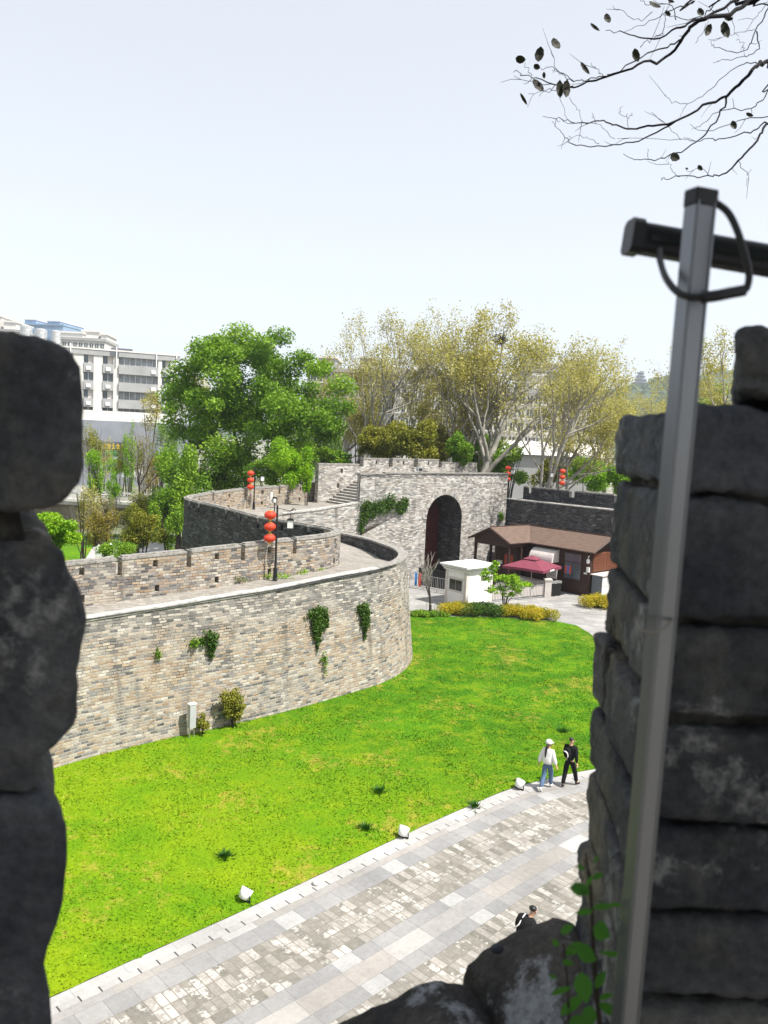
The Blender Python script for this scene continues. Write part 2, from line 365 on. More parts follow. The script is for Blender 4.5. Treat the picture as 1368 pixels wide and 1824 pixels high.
def tile_mat(name, w, h, c, mort, rnd_amt, msize=.006, white=0.0, slot=False, rough_noise=.15, stag=.5):
    """paving band: u along the path, v across it"""
    k = NT(name); uv = k.uv(); sep = k.n('ShaderNodeSeparateXYZ'); k.l(uv, sep.inputs[0])
    v1 = k.math('DIVIDE', sep.outputs[1], h); row = k.math('FLOOR', v1); fv = k.math('SUBTRACT', v1, row)
    wr = k.n('ShaderNodeTexWhiteNoise', noise_dimensions='1D'); k.l(row, wr.inputs['W'])
    u1 = k.math('ADD', k.math('DIVIDE', sep.outputs[0], w), k.math('MULTIPLY', k.math('ADD', k.math('MULTIPLY', row, .5), wr.outputs[0]), stag))
    col = k.math('FLOOR', u1); fu = k.math('SUBTRACT', u1, col)
    cmb = k.n('ShaderNodeCombineXYZ'); k.l(col, cmb.inputs[0]); k.l(row, cmb.inputs[1])
    wh = k.n('ShaderNodeTexWhiteNoise', noise_dimensions='3D'); k.l(cmb.outputs[0], wh.inputs[0])
    rs = k.n('ShaderNodeSeparateColor'); k.l(wh.outputs[1], rs.inputs[0])
    eu = k.math('MULTIPLY', k.math('MINIMUM', fu, k.math('SUBTRACT', 1.0, fu)), w)
    ev = k.math('MULTIPLY', k.math('MINIMUM', fv, k.math('SUBTRACT', 1.0, fv)), h)
    mask = k.smooth(eu if slot else k.math('MINIMUM', eu, ev), msize * .5, msize * 1.3)
    b = k.ramp(rs.outputs[0], rnd_amt) if isinstance(rnd_amt, list) else k.mix(1.0, c, k.ramp(rs.outputs[0], [(0, 1 - rnd_amt), (1, 1 + rnd_amt)]), 'MULTIPLY')
    b = k.mix(1.0, b, k.ramp(k.noise(7., k.uv(), 6, .7), [(.25, 1 - rough_noise), (.75, 1 + rough_noise)]), 'MULTIPLY')
    if white:
        wn_ = k.math('ADD', k.math('MULTIPLY', k.noise(1.5, uv, 3), .55), k.math('MULTIPLY', k.noise(7., uv, 5, .75), .45))
        wn_ = k.math('ADD', wn_, k.math('MULTIPLY', k.math('SUBTRACT', rs.outputs[1], .5), .12))
        b = k.mix(k.math('MULTIPLY', k.smooth(wn_, .535, .58), white), b, (.50, .485, .45))
    dirt = k.noise(.35, k.pos(), 6, .65)
    b = k.mix(1.0, b, k.ramp(dirt, [(.3, .74), (.55, .93), (.75, 1.02)]), 'MULTIPLY')
    b = k.mix(mask, mort, b)
    if not white:
        dirt = k.noise(.4, k.pos(), 6, .65); sp2 = k.noise(5., k.pos(), 5, .7)
        b = k.mix(1.0, b, k.ramp(dirt, [(.3, .78), (.55, .92), (.75, 1.0)]), 'MULTIPLY'); b = k.mix(k.math('MULTIPLY', k.smooth(sp2, .62, .72), .35), b, (.2, .19, .175))
    k.col(b, .85, .25); k.bump(k.math('ADD', mask, k.math('MULTIPLY', k.noise(20., uv, 4), .4)), .008, .7)
    return k.m
GREYS = [(0, (.29, .287, .283)), (.45, (.325, .32, .315)), (.88, (.355, .345, .335)), (.94, (.42, .415, .405)), (1, (.435, .43, .42))]
PINKS = [(0, (.33, .315, .29)), (.3, (.38, .355, .33)), (.62, (.35, .34, .33)), (.68, (.47, .46, .445)), (.8, (.40, .375, .35)), (1, (.37, .345, .315))]
M['pv_kerb'] = tile_mat('kerb_slabs', 1.2, 5.0, (.46, .45, .435), (.3, .29, .28), .06)
M['pv_slot'] = tile_mat('drain_slabs', .45, 5.0, (.45, .44, .425), (.05, .05, .05), .05, msize=.018, stag=0, slot=True)
M['pv_pink'] = tile_mat('pink_slabs', .9, 5.0, (.5, .47, .44), (.3, .28, .27), PINKS)
M['pv_grey'] = tile_mat('grey_slabs', .62, 5.0, (.36, .36, .36), (.2, .2, .2), GREYS, stag=.3)
M['pv_rough'] = tile_mat('old_brick_paving', .21, .43, (.36, .34, .3), (.2, .18, .15), [(0, (.19, .18, .155)), (.4, (.25, .235, .205)), (.7, (.30, .28, .25)), (1, (.37, .345, .31))], msize=.012, white=.8, rough_noise=.3, stag=.6)
M['pv_big'] = tile_mat('large_slabs', 1.25, 5.0, (.46, .44, .42), (.25, .24, .23), PINKS)
M['pv_court'] = tile_mat('court_paving', .8, .4, (.37, .36, .345), (.28, .27, .26), .16)
M['walk'] = tile_mat('walkway_paving', .3, .15, (.36, .335, .30), (.24, .22, .18), .22, msize=.01)
k = NT('ground_soil'); p = k.pos()
k.col(k.mix(k.smooth(k.noise(.05, p, 5), .4, .6), (.14, .16, .07), (.3, .29, .27)), .95, .1); M['ground'] = k.m
k = NT('asphalt'); k.col(k.mix(k.noise(.3, k.pos(), 6), (.2, .2, .2), (.3, .3, .3)), .9, .2); M['asphalt'] = k.m
k = NT('roof_shingle'); uv = k.uv(); sp = k.n('ShaderNodeSeparateXYZ'); k.l(uv, sp.inputs[0])
fr_ = k.math('FRACT', k.math('DIVIDE', sp.outputs[1], .16))
c = k.mix(k.smooth(k.noise(3., k.scale(uv, .5, 3., 1), 5), .35, .7), (.115, .076, .058), (.175, .122, .095))
c = k.mix(k.math('MULTIPLY', k.smooth(fr_, .22, .0), .6), c, (.06, .03, .02)); k.col(c, .75, .3); k.bump(fr_, .02, .6); M['shingle'] = k.m
k = NT('plank_wall'); uv = k.uv(); sp = k.n('ShaderNodeSeparateXYZ'); k.l(uv, sp.inputs[0])
fr_ = k.math('FRACT', k.math('DIVIDE', sp.outputs[1], .14))
c = k.mix(k.noise(5., k.scale(uv, .4, 5, 1), 5), (.035, .015, .011), (.07, .032, .022)); k.col(k.mix(k.smooth(fr_, .12, .0), c, (.012, .006, .005)), .55, .4); k.bump(fr_, .012, .5); M['plank'] = k.m
k = NT('old_stone'); p = k.obj()
c = k.mix(k.smooth(k.noise(4., p, 6, .65), .35, .7), (.05, .054, .064), (.135, .138, .142))
c = k.mix(k.smooth(k.noise(2.6, p, 6, .6), .48, .66), c, (.15, .138, .108))
at_ = k.n('ShaderNodeAttribute'); at_.attribute_name = 'rnd'
c = k.mix(1.0, c, k.ramp(at_.outputs['Fac'], [(0, (.75, .8, .95)), (.35, (1.25, 1.22, 1.12)), (.7, (1.0, 1.04, 1.15)), (1, (1.75, 1.65, 1.45))]), 'MULTIPLY')
c = k.mix(k.math('MULTIPLY', k.smooth(k.noise(11., p, 6, .7), .5, .68), .6), c, (.15, .147, .135))
lich = k.math('ADD', k.math('MULTIPLY', k.noise(9., p, 7, .75), .6), k.math('MULTIPLY', k.noise(2.4, p, 3), .4))
c = k.mix(k.math('MULTIPLY', k.smooth(lich, .545, .62), .8), c, (.36, .37, .355))
c = k.mix(k.smooth(k.noise(6.5, k.scale(p, 1, 1, .45), 6, .7), .60, .68), c, (.012, .012, .013))
c = k.mix(1.0, c, k.ramp(k.noise(60., p, 5, .7), [(.25, .55), (.75, 1.4)]), 'MULTIPLY')
k.col(c, .9, .25); k.bump(k.math('ADD', k.noise(32., p, 9, .75), k.math('MULTIPLY', k.noise(8., p, 6, .65), 2.0)), .02, 1.0); M['stone'] = k.m
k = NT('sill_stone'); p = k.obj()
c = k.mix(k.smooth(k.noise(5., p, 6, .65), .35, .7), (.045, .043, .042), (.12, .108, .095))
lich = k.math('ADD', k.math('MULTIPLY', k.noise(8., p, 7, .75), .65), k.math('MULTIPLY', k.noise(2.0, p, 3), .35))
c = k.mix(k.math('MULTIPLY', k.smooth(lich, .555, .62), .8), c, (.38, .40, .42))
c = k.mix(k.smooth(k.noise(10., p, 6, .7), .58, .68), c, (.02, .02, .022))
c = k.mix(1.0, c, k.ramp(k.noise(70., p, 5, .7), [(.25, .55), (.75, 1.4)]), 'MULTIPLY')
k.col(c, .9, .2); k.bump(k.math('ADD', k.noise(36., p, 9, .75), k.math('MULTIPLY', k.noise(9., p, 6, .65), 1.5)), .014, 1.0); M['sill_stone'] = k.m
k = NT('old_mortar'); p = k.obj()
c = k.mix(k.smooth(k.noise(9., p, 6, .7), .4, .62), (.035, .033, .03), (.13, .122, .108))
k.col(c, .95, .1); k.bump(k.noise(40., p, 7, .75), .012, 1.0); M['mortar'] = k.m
k = NT('distant_hill'); p = k.pos()
k.col(k.mix(k.noise(.03, p, 6, .7), (.045, .075, .05), (.10, .13, .07)), .95, .05); M['hill'] = k.m

# ------------------------------------------------------------------ lines and walls
class Line:
    """polyline (x, y, z...) resampled along a Catmull-Rom curve, with arc length lookups"""
    def __init__(s, pts, ds=0.25, smooth=True):
        P = [np.array(p, float) for p in pts]
        out = []
        if smooth:
            Q = [2 * P[0] - P[1]] + P + [2 * P[-1] - P[-2]]
            for i in range(1, len(Q) - 2):
                n = max(2, int(np.linalg.norm((Q[i + 1] - Q[i])[:2]) / ds))
                for t in np.arange(n) / n:
                    a, b, c, d = Q[i - 1], Q[i], Q[i + 1], Q[i + 2]
                    out.append(.5 * (2 * b + (c - a) * t + (2 * a - 5 * b + 4 * c - d) * t * t + (3 * b - a - 3 * c + d) * t ** 3))
            out.append(P[-1])
        else: out = P
        s.P = np.array(out); d = np.hypot(*np.diff(s.P[:, :2], axis=0).T)
        s.S = np.concatenate([[0], np.cumsum(d)]); s.len = s.S[-1]
        T = np.gradient(s.P[:, :2], axis=0); T /= np.linalg.norm(T, axis=1)[:, None]; s.T = T
    def at(s, q, off=0.0):
        x = [np.interp(q, s.S, s.P[:, i]) for i in range(s.P.shape[1])]
        t = np.array([np.interp(q, s.S, s.T[:, 0]), np.interp(q, s.S, s.T[:, 1])]); t /= np.linalg.norm(t)
        return np.array([x[0] - t[1] * off, x[1] + t[0] * off] + x[2:])
    def z(s, q): return float(np.interp(q, s.S, s.P[:, 2]))
    def near(s, p, lo=0, hi=1e9):
        d = np.hypot(s.P[:, 0] - p[0], s.P[:, 1] - p[1]); d[(s.S < lo) | (s.S > hi)] = 1e9
        return float(s.S[int(np.argmin(d))])

def fn(z): return z if callable(z) else (lambda q, z=z: z)
def strip(mb, L, s0, s1, o0, o1, zb, zt, ds=0.5, jit=0.0, bat0=0.0, bat1=0.0, ends=True, bottom=False, top=True, side0=True, side1=True, rng=random):
    """block following a line: side0 at offset o0, side1 at o1 (o0 < o1), optional batter at the foot"""
    zb, zt = fn(zb), fn(zt); n = max(1, int(round((s1 - s0) / ds))); qs = [s0 + (s1 - s0) * i / n for i in range(n + 1)]
    R = []
    for q in qs:
        a, b = zb(q), zt(q); j0, j1 = rng.uniform(-jit, jit), rng.uniform(-jit, jit)
        p = [L.at(q, o0 - bat0), L.at(q, o1 + bat1), L.at(q, o1), L.at(q, o0)]
        R.append([(p[0][0], p[0][1], a), (p[1][0], p[1][1], a), (p[2][0], p[2][1], b + j1), (p[3][0], p[3][1], b + j0)])
    for i in range(n):
        A, B, u0, u1 = R[i], R[i + 1], qs[i], qs[i + 1]
        if side0: mb.face([A[0], B[0], B[3], A[3]], [(u0, A[0][2]), (u1, B[0][2]), (u1, B[3][2]), (u0, A[3][2])])
        if side1: mb.face([B[1], A[1], A[2], B[2]], [(u1, A[1][2]), (u0, A[1][2]), (u0, A[2][2]), (u1, B[2][2])])
        if top: mb.face([A[3], B[3], B[2], A[2]], [(u0, o0), (u1, o0), (u1, o1), (u0, o1)])
        if bottom: mb.face([A[1], B[1], B[0], A[0]], [(u0, o1), (u1, o1), (u1, o0), (u0, o0)])
    if ends:
        for r, fl in ((R[0], 0), (R[-1], 1)):
            q = [r[1], r[0], r[3], r[2]] if not fl else [r[0], r[1], r[2], r[3]]
            w = hypot(q[0][0] - q[1][0], q[0][1] - q[1][1])
            mb.face(q, [(0, q[0][2]), (w, q[1][2]), (w, q[2][2]), (0, q[3][2])])

def parapet(root, L, s0, s1, gaps, mat, capmat, th=0.45, hp=1.75, sill=1.0, gap_w=0.22, holes=True, low=True, group=None, jit=0.012, foot=-0.05):
    """battlement standing on the walkway edge: one band with foot holes, one mesh per merlon"""
    hp, z0 = fn(hp), (lambda q: L.z(q) + foot)
    zs = lambda q: L.z(q) + sill * hp(q) / 1.75
    zt = lambda q: L.z(q) + hp(q)
    edges = [s0]
    for g in sorted(gaps):
        if s0 < g < s1: edges += [g - gap_w / 2, g + gap_w / 2]
    edges.append(s1)
    segs = [(edges[i], edges[i + 1]) for i in range(0, len(edges), 2)]
    b = MB(); q0 = s0
    cuts = [(a + c) / 2 + random.uniform(-.1, .1) for a, c in segs if c - a > 1.2] if low else []
    for h in cuts:
        strip(b, L, q0, h - .1, 0, th, z0, zs)
        strip(b, L, h - .1, h + .1, 0, th, z0, lambda q: L.z(q) + .16, ends=False)
        strip(b, L, h - .1, h + .1, 0, th, lambda q: L.z(q) + .44, zs, ends=False, bottom=True)
        q0 = h + .1
    strip(b, L, q0, s1, 0, th, z0, zs)
    b.build('parapet', mat, root)
    for a, c in segs:
        m = MB(); mid = (a + c) / 2; zc = lambda q: zt(q) - .13
        e = .002
        if holes and c - a > 1.0:
            w = .11; h0 = lambda q: zt(q) - .56; h1 = lambda q: zt(q) - .27
            strip(m, L, a, mid - w, 0, th, zs, zc); strip(m, L, mid + w, c, 0, th, zs, zc)
            strip(m, L, mid - w, mid + w, 0, th, zs, h0, ends=False); strip(m, L, mid - w, mid + w, 0, th, h1, zc, ends=False, bottom=True)
        else: strip(m, L, a, c, 0, th, zs, zc)
        mo = m.build('merlon', mat, root)
        cp = MB(); strip(cp, L, a - .01, c + .01, -.025, th + .025, zc, lambda q: zt(q) - .05, ds=.4, jit=jit, bottom=True)
        strip(cp, L, a + .06, c - .06, .09, th - .09, lambda q: zt(q) - .07, lambda q: zt(q) + .01, ds=.4, jit=jit)
        cp.build('cap', capmat, mo)

random.seed(7)
# ------------------------------------------------------------------ the setting: ground, court, path, lawn
g = MB(); g.face([(-1500, -80, -.04), (1700, -80, -.04), (1700, 2200, -.04), (-1500, 2200, -.04)]); tag(g.build('ground', M['ground']), kind='structure')
PE = Line([(-22, -.1), (-14, 8.0), (-6.45, 15.64), (-2.95, 19.04), (0.71, 22.76), (2.53, 24.55), (4.62, 26.5), (6.1, 27.5), (7.9, 28.5), (10.5, 29.6), (14, 30.6), (22, 32)])
court = MB(); court.face([(-3, 40, 0), (8, 28, 0), (34, 24, 0), (46, 60, 0), (14, 84, 0), (-3, 66, 0)])
tag(court.build('forecourt', M['pv_court']), kind='structure')
pv = MB(); bands = [('pv_kerb', .33), ('pv_slot', .2), ('pv_pink', .25), ('pv_grey', .56), ('pv_rough', 1.6), ('pv_grey', .42), ('pv_big', .56), ('pv_grey', .42), ('pv_rough', 1.7), ('pv_grey', .5), ('pv_big', .9), ('pv_rough', 12)]
mats = sorted({b for b, w in bands}); o = 0.0
for nm, w in bands:
    pv.cur = mats.index(nm); n = 90
    for i in range(n):
        a, b = PE.len * i / n, PE.len * (i + 1) / n
        zz = .03 if nm == 'pv_kerb' and False else .012
        q = [PE.at(a, -o), PE.at(a, -o - w), PE.at(b, -o - w), PE.at(b, -o)]
        pv.face([(p[0], p[1], zz) for p in q], [(a, 0), (a, w), (b, w), (b, 0)])
    o += w
tag(pv.build('path', [M[m] for m in mats]), kind='structure')

I_PTS = [(-23, 11, 4.95), (-16.8, 19.8, 4.97), (-13, 24.9, 5.0), (-10.66, 27.93, 5.0), (-8.38, 30.1, 5.1), (-7.0, 31.2, 5.2), (-4.42, 33.5, 5.35), (-2.24, 35.8, 5.5),
         (-.12, 38.3, 5.6), (.95, 40.6, 5.6), (1.34, 43.0, 5.6), (1.1, 45.3, 5.58), (.3, 47.6, 5.55), (-.9, 50, 5.55), (-3.3, 52.6, 5.55), (-6.2, 55.0, 5.7), (-7.7, 57.2, 5.85), (-7.43, 58.7, 5.95)]
IL = Line(I_PTS)
O_PTS = [(-24, 13.5, 4.9), (-18, 21.5, 4.92), (-14, 26.6, 4.95), (-11.4, 29.74, 5.0), (-9.5, 31.5, 5.08), (-7.4, 33.4, 5.18), (-4.88, 35.96, 5.3), (-3.46, 37.4, 5.35),
         (-2.6, 38.6, 5.38), (-2.2, 39.6, 5.4), (-2.2, 40.7, 5.4), (-2.75, 41.8, 5.4), (-4.4, 43.2, 5.45), (-6.8, 45.4, 5.5), (-8.6, 47.8, 5.55), (-10.6, 50.3, 5.6), (-12.2, 52.1, 5.65),
         (-12.95, 53.3, 5.7), (-12.9, 54.6, 5.75), (-11.9, 57.6, 5.85), (-10.3, 61.3, 5.95), (-9.1, 62.9, 6.0), (-7.0, 66.1, 6.1), (-5.6, 68.6, 6.2)]
OL = Line(O_PTS)
lawn_pts = [(-21, 1.0)] + [tuple(PE.at(q, .01 - .07 * max(0, mnoise.noise((q * 2.1, 3, 1)) + .6 * mnoise.noise((q * 7, 1, 5))))[:2]) for q in np.linspace(PE.near((-14, 8)), PE.near((8.3, 28.7)), 420)] + \
    [(9.4, 29.7), (11.0, 32), (12.6, 36.5), (13.3, 42), (13.5, 47.5), (13.46, 50.1), (13.1, 52.1), (11.9, 53.1), (9.6, 53.3), (7.8, 53.6), (5.85, 53.2), (4.3, 53), (2.2, 53), (.5, 52)]
lawn_pts += [tuple(IL.at(q, 0.2)[:2]) for q in np.linspace(IL.near((.3, 47.6)), 0, 40)] + [(-30, 6)]
lw = MB(); lw.face([(x, y, .02) for x, y in lawn_pts]); tag(lw.build('lawn', M['lawn']), kind='structure')

def in_poly(X, Y, poly):
    ins = np.zeros(len(X), bool); n = len(poly)
    for i in range(n):
        x0, y0 = poly[i]; x1, y1 = poly[(i + 1) % n]
        c = ((y0 > Y) != (y1 > Y)) & (X < (x1 - x0) * (Y - y0) / (y1 - y0 + 1e-12) + x0); ins ^= c
    return ins
rg = np.random.default_rng(5)
NB = 340000
X = rg.uniform(-16, 14, NB); Y = rg.uniform(9, 54, NB)
d = rg.random(NB) < np.clip(34.0 / np.maximum(Y, 12), .5, 1) ** 1.0
ok = in_poly(X, Y, lawn_pts) & d; X, Y = X[ok], Y[ok]; n = len(X)
# tuft height varies in clumps
cl = np.array([mnoise.noise((x * .7, y * .7, 1.3)) + .6 * mnoise.noise((x * 2.3, y * 2.3, 4.1)) for x, y in zip(X[::1], Y[::1])])
hgt = np.clip(.026 + .026 * cl + rg.normal(0, .010, n), .01, .10); wd = rg.uniform(.018, .045, n) * 1.1
az = rg.uniform(0, 2 * pi, n); lean = rg.normal(0, .6, (n, 2)) * hgt[:, None]
V = np.zeros((n, 3, 3)); dx, dy = np.cos(az) * wd, np.sin(az) * wd
V[:, 0] = np.c_[X - dx, Y - dy, np.full(n, .015)]; V[:, 1] = np.c_[X + dx, Y + dy, np.full(n, .015)]
V[:, 2] = np.c_[X + lean[:, 0], Y + lean[:, 1], .02 + hgt]
tag(np_mesh('grass', V.reshape(-1, 3), np.arange(3 * n).reshape(-1, 3), M['blade'], rnd=rg.random(n)), 'short bright green lawn grass with dry straw patches inside the fortress court', 'grass', kind='stuff')

# ------------------------------------------------------------------ barbican wall
barb = empty('barbican_wall', (-4.4, 33.5, 0), 'curved grey and tan brick fortress wall with battlements above the lawn', 'fortress wall')
def par(o, root):
    o.parent = root; o.matrix_parent_inverse = Matrix.Translation(-Vector(root.location)); return o
class Root:      # parts are built in world coordinates, then hung on their Empty
    pass
def adopt(root):
    for ch in list(root.children):
        ch.matrix_parent_inverse = Matrix.Translation(-Vector(root.location))
w = MB(); strip(w, IL, 0, IL.len, 0, .3, -.1, lambda q: IL.z(q) - .12, ds=.4, bat0=.6, side1=False, ends=False)
w.build('court_face', M['brick'], barb)
w = MB(); strip(w, OL, 0, OL.len, 0, .45, -.1, lambda q: OL.z(q) - .05, ds=.4, bat1=.55, side0=False, ends=False, top=False)
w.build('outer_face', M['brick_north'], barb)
c = MB(); sn = IL.near((-.12, 38.3))
zw_pts = [(0, 4.92)]
def zwalk(q):
    s1, s2, s3 = IL.near((.95, 40.6)), IL.near((.3, 47.6)), IL.near((-6.2, 55))
    return IL.z(q) - .06 if q <= sn else float(np.interp(q, [sn, s1, s2, s3, IL.len], [IL.z(sn) - .06, 5.2, 4.6, 5.3, 5.86]))
strip(c, IL, 0, sn, -.05, .4, lambda q: IL.z(q) - .13, IL.z, ds=.45, jit=.015)
c.build('coping', M['coping'], barb)
c = MB(); strip(c, IL, sn, IL.len, 0.0, .42, lambda q: min(zwalk(q) - .1, IL.z(q) - .12), lambda q: IL.z(q) - .1, ds=.4, side0=False)
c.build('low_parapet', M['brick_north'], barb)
c = MB(); strip(c, IL, sn, IL.len, -.05, .46, lambda q: IL.z(q) - .1, IL.z, ds=.4, jit=.012, bottom=True)
c.build('parapet_coping', M['cope_dark'], barb)
# walkway sheet between the two lines
prs = []
for a, b in (((-23, 11), (-24, 13.5)), ((-16.8, 19.8), (-18, 21.5)), ((-13, 24.9), (-14, 26.6)), ((-10.66, 27.93), (-11.4, 29.74)), ((-8.38, 30.1), (-9.5, 31.5)), ((-7, 31.2), (-7.9, 32.9)), ((-4.42, 33.5), (-4.88, 35.96)),
             ((-2.24, 35.8), (-3.0, 38.0)), ((-.12, 38.3), (-2.2, 39.6)), ((.95, 40.6), (-2.15, 40.2)), ((1.34, 43), (-2.2, 40.7)), ((1.1, 45.3), (-2.75, 41.8)), ((.3, 47.6), (-4.4, 43.2)),
             ((-.9, 50), (-6.8, 45.4)), ((-3.3, 52.6), (-8.6, 47.8)), ((-6.2, 55), (-12.2, 52.1)), ((-7.7, 57.2), (-12.9, 54.6)), ((-7.43, 58.7), (-10.3, 61.3))):
    prs.append((IL.near(a), OL.near(b)))
wk = MB(); NS = 6
for (a0, b0), (a1, b1) in zip(prs[:-1], prs[1:]):
    for k in range(NS):
        t0, t1 = k / NS, (k + 1) / NS
        qa, qb = a0 + (a1 - a0) * t0, a0 + (a1 - a0) * t1; ra, rb = b0 + (b1 - b0) * t0, b0 + (b1 - b0) * t1
        P = []
        for q, r in ((qa, ra), (qb, rb)):
            i_ = IL.at(q, .38); o_ = OL.at(r, .02); P.append(((i_[0], i_[1], zwalk(q)), (o_[0], o_[1], OL.z(r) - .02)))
        A, B = P
        for m in range(4):
            f0, f1 = m / 4, (m + 1) / 4
            lp = lambda pr, f: tuple(pr[0][j] + (pr[1][j] - pr[0][j]) * f for j in range(3))
            wk.face([lp(A, f0), lp(B, f0), lp(B, f1), lp(A, f1)], None)
wk.build('walkway', M['walk'], barb)
hpf = lambda q: float(np.interp(q, [0, OL.near((-3.46, 37.4)), OL.near((-6.8, 45.4)), OL.len], [1.8, 1.72, 1.6, 1.55]))
gapA = [OL.near(aty(x, y, yy)[:2], 0, OL.near((-2.2, 40))) for x, y, yy in ((201.5, 1003, 31.1), (318.5, 985, 33.3), (425.5, 975, 35.0), (517, 968, 36.9))]
sp = gapA[1] - gapA[0]; gapA += [gapA[0] - sp * j for j in range(1, 8) if gapA[0] - sp * j > .6]
sR = OL.near((-2.2, 40.2)); sL = OL.near((-12.95, 53.3))
gapD = [OL.near(np.array(at(x, y, 7.2))[:2], sR + 1.5, sL + .3) for x, y in ((341, 890), (375, 893), (419, 903), (465, 916), (545, 930))]
gapB = [OL.near(np.array(at(x, y, 7.3))[:2], sL + .5) for x, y in ((361, 878), (414, 872), (475.5, 869), (537, 865))]
s_mid = OL.near((-2.75, 41.8))
parapet(barb, OL, 0, s_mid, gapA, M['brick_par'], M['cope_dark'], hp=hpf)
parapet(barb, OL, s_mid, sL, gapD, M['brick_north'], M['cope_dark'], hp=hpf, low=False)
parapet(barb, OL, sL, OL.len - .2, gapB, M['brick_par'], M['cope_dark'], hp=hpf)
# cables clipped along the coping
cb = MB()
for off, dz, s0, s1 in ((-.07, -.06, 0, sn + 2.2), (-.075, -.13, IL.near((-4.4, 33.5)), sn + 1.2)):
    pts = []
    for q in np.arange(s0, s1, .5):
        p = IL.at(q, off); pts.append((p[0], p[1], p[2] + dz + .035 * mnoise.noise((q * .45, off * 50, 2))))
    cb.tube(pts, .022, 5)
tag(cb.build('cable', M['cable']), 'black power cable sagging along the coping of the curved wall', 'cable')

# ------------------------------------------------------------------ gatehouse
TH = radians(38); GU = np.array([cos(TH), sin(TH)]); GN = np.array([-sin(TH), cos(TH)]); G0 = np.array([3.605, 67.31])
def GF(s, o, z):
    p = G0 + GU * s + GN * o; return (p[0], p[1], z)
gate = empty('gatehouse', GF(2, 0, 0), 'pale brick gatehouse with tall arched gateway and battlements', 'gatehouse')
AW, ASP = 4.1, 5.08; AR = AW / 2; ACX = AR
def g_face(mb, pts, o=0.0): mb.face([GF(s, o, z) for s, z in pts], [(s, z) for s, z in pts])
wl = MB()
S_L, S_R, Z_T = -7.1, 9.65, 8.9
for a, b in ((S_L, -3.5), (-3.5, 0.0)): g_face(wl, [(a, -.1), (b, -.1), (b, Z_T), (a, Z_T)])
for a, b in ((AW, 7), (7, S_R)): g_face(wl, [(a, -.1), (b, -.1), (b, Z_T), (a, Z_T)])
NA = 24
arc = [(ACX - AR * cos(pi * i / NA), ASP + AR * sin(pi * i / NA)) for i in range(NA + 1)]
for (x0, z0), (x1, z1) in zip(arc[:-1], arc[1:]): g_face(wl, [(x0, z0), (x1, z1), (x1, Z_T), (x0, Z_T)])
# side return, inner face of the front parapet, right end
wl.face([GF(S_L, .4, 5.5), GF(S_L, 0, 5.5), GF(S_L, 0, Z_T), GF(S_L, .4, Z_T)])
wl.face([GF(S_R, .4, 7.9), GF(S_L, .4, 7.9), GF(S_L, .4, Z_T), GF(S_R, .4, Z_T)])
wl.face([GF(S_R, 0, -.1), GF(S_R, 5.5, -.1), GF(S_R, 5.5, 8.0), GF(S_R, 0, 8.0)])
wl.face([GF(S_R, 0, 8.0), GF(S_R, .4, 8.0), GF(S_R, .4, Z_T), GF(S_R, 0, Z_T)])
# stretch of lower wall under the stair landing
SE = [(-14, 5.83), (-11, 6.06), (-9, 6.3), (S_L, 6.55)]
for (a, za), (b, zb) in zip(SE[:-1], SE[1:]): g_face(wl, [(a, -.1), (b, -.1), (b, zb), (a, za)])
wl.face([GF(S_L, 5.4, 0), GF(S_R, 5.4, 0), GF(S_R, 5.4, 8), GF(S_L, 5.4, 8)][::-1])
wl.build('wall', M['brick_gate'], gate)
cp = MB()
for (a, za), (b, zb) in zip(SE[:-1], SE[1:]):
    cp.hexa([GF(a, -.05, za), GF(b, -.05, zb), GF(b, .35, zb), GF(a, .35, za), GF(a, -.05, za + .12), GF(b, -.05, zb + .12), GF(b, .35, zb + .12), GF(a, .35, za + .12)])
cp.build('stair_coping', M['coping'], gate)
cp = MB()
for a, b, z in ((S_L - .04, -4.6, Z_T - .12), (-4.6, 5.45, Z_T), (5.45, S_R + .03, Z_T)):
    h = .14 if a != -4.6 else .12
    cp.box(a, b, -.05, .45, z, z + h, GF)
cp.build('wall_coping', M['cope_dark'], gate)
ring = MB()
for i in range(NA * 2):
    a0, a1 = pi * i / (NA * 2), pi * (i + 1) / (NA * 2)
    q = []
    for r, a in ((AR, a0), (AR + .5, a0), (AR + .5, a1), (AR, a1)): q.append((ACX - r * cos(a), ASP + r * sin(a)))
    P = [GF(s, -.035, z) for s, z in q]; ua, ub = a0 * (AR + .25), a1 * (AR + .25)
    ring.face(P[::-1], [(0, ub), (.5, ub), (.5, ua), (0, ua)][0:4])
    ring.face([GF(q[1][0], -.035, q[1][1]), GF(q[1][0], 0, q[1][1]), GF(q[2][0], 0, q[2][1]), GF(q[2][0], -.035, q[2][1])])
    ring.face([GF(q[0][0], -.035, q[0][1]), GF(q[0][0], 0, q[0][1]), GF(q[3][0], 0, q[3][1]), GF(q[3][0], -.035, q[3][1])])
ring.build('arch_ring', M['brick_gate'], gate)
jm = MB(); DP = 3.0
prof = [(0.0, -.1)] + arc + [(AW, -.1)]
L_ = 0
for (x0, z0), (x1, z1) in zip(prof[:-1], prof[1:]):
    l2 = L_ + hypot(x1 - x0, z1 - z0)
    for o0, o1 in ((0, 1.5), (1.5, DP)):
        jm.face([GF(x0, o0, z0), GF(x0, o1, z0), GF(x1, o1, z1), GF(x1, o0, z1)], [(o0, L_), (o1, L_), (o1, l2), (o0, l2)])
    L_ = l2
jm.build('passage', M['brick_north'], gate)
dr = MB()
g_face(dr, [(0, -.05), (AR - .02, -.05), (AR - .02, 7.2), (0, 7.2)], DP - .02); g_face(dr, [(AR + .02, -.05), (AW, -.05), (AW, 7.2), (AR + .02, 7.2)], DP - .02)
do = dr.build('door', M['door_red'], gate)
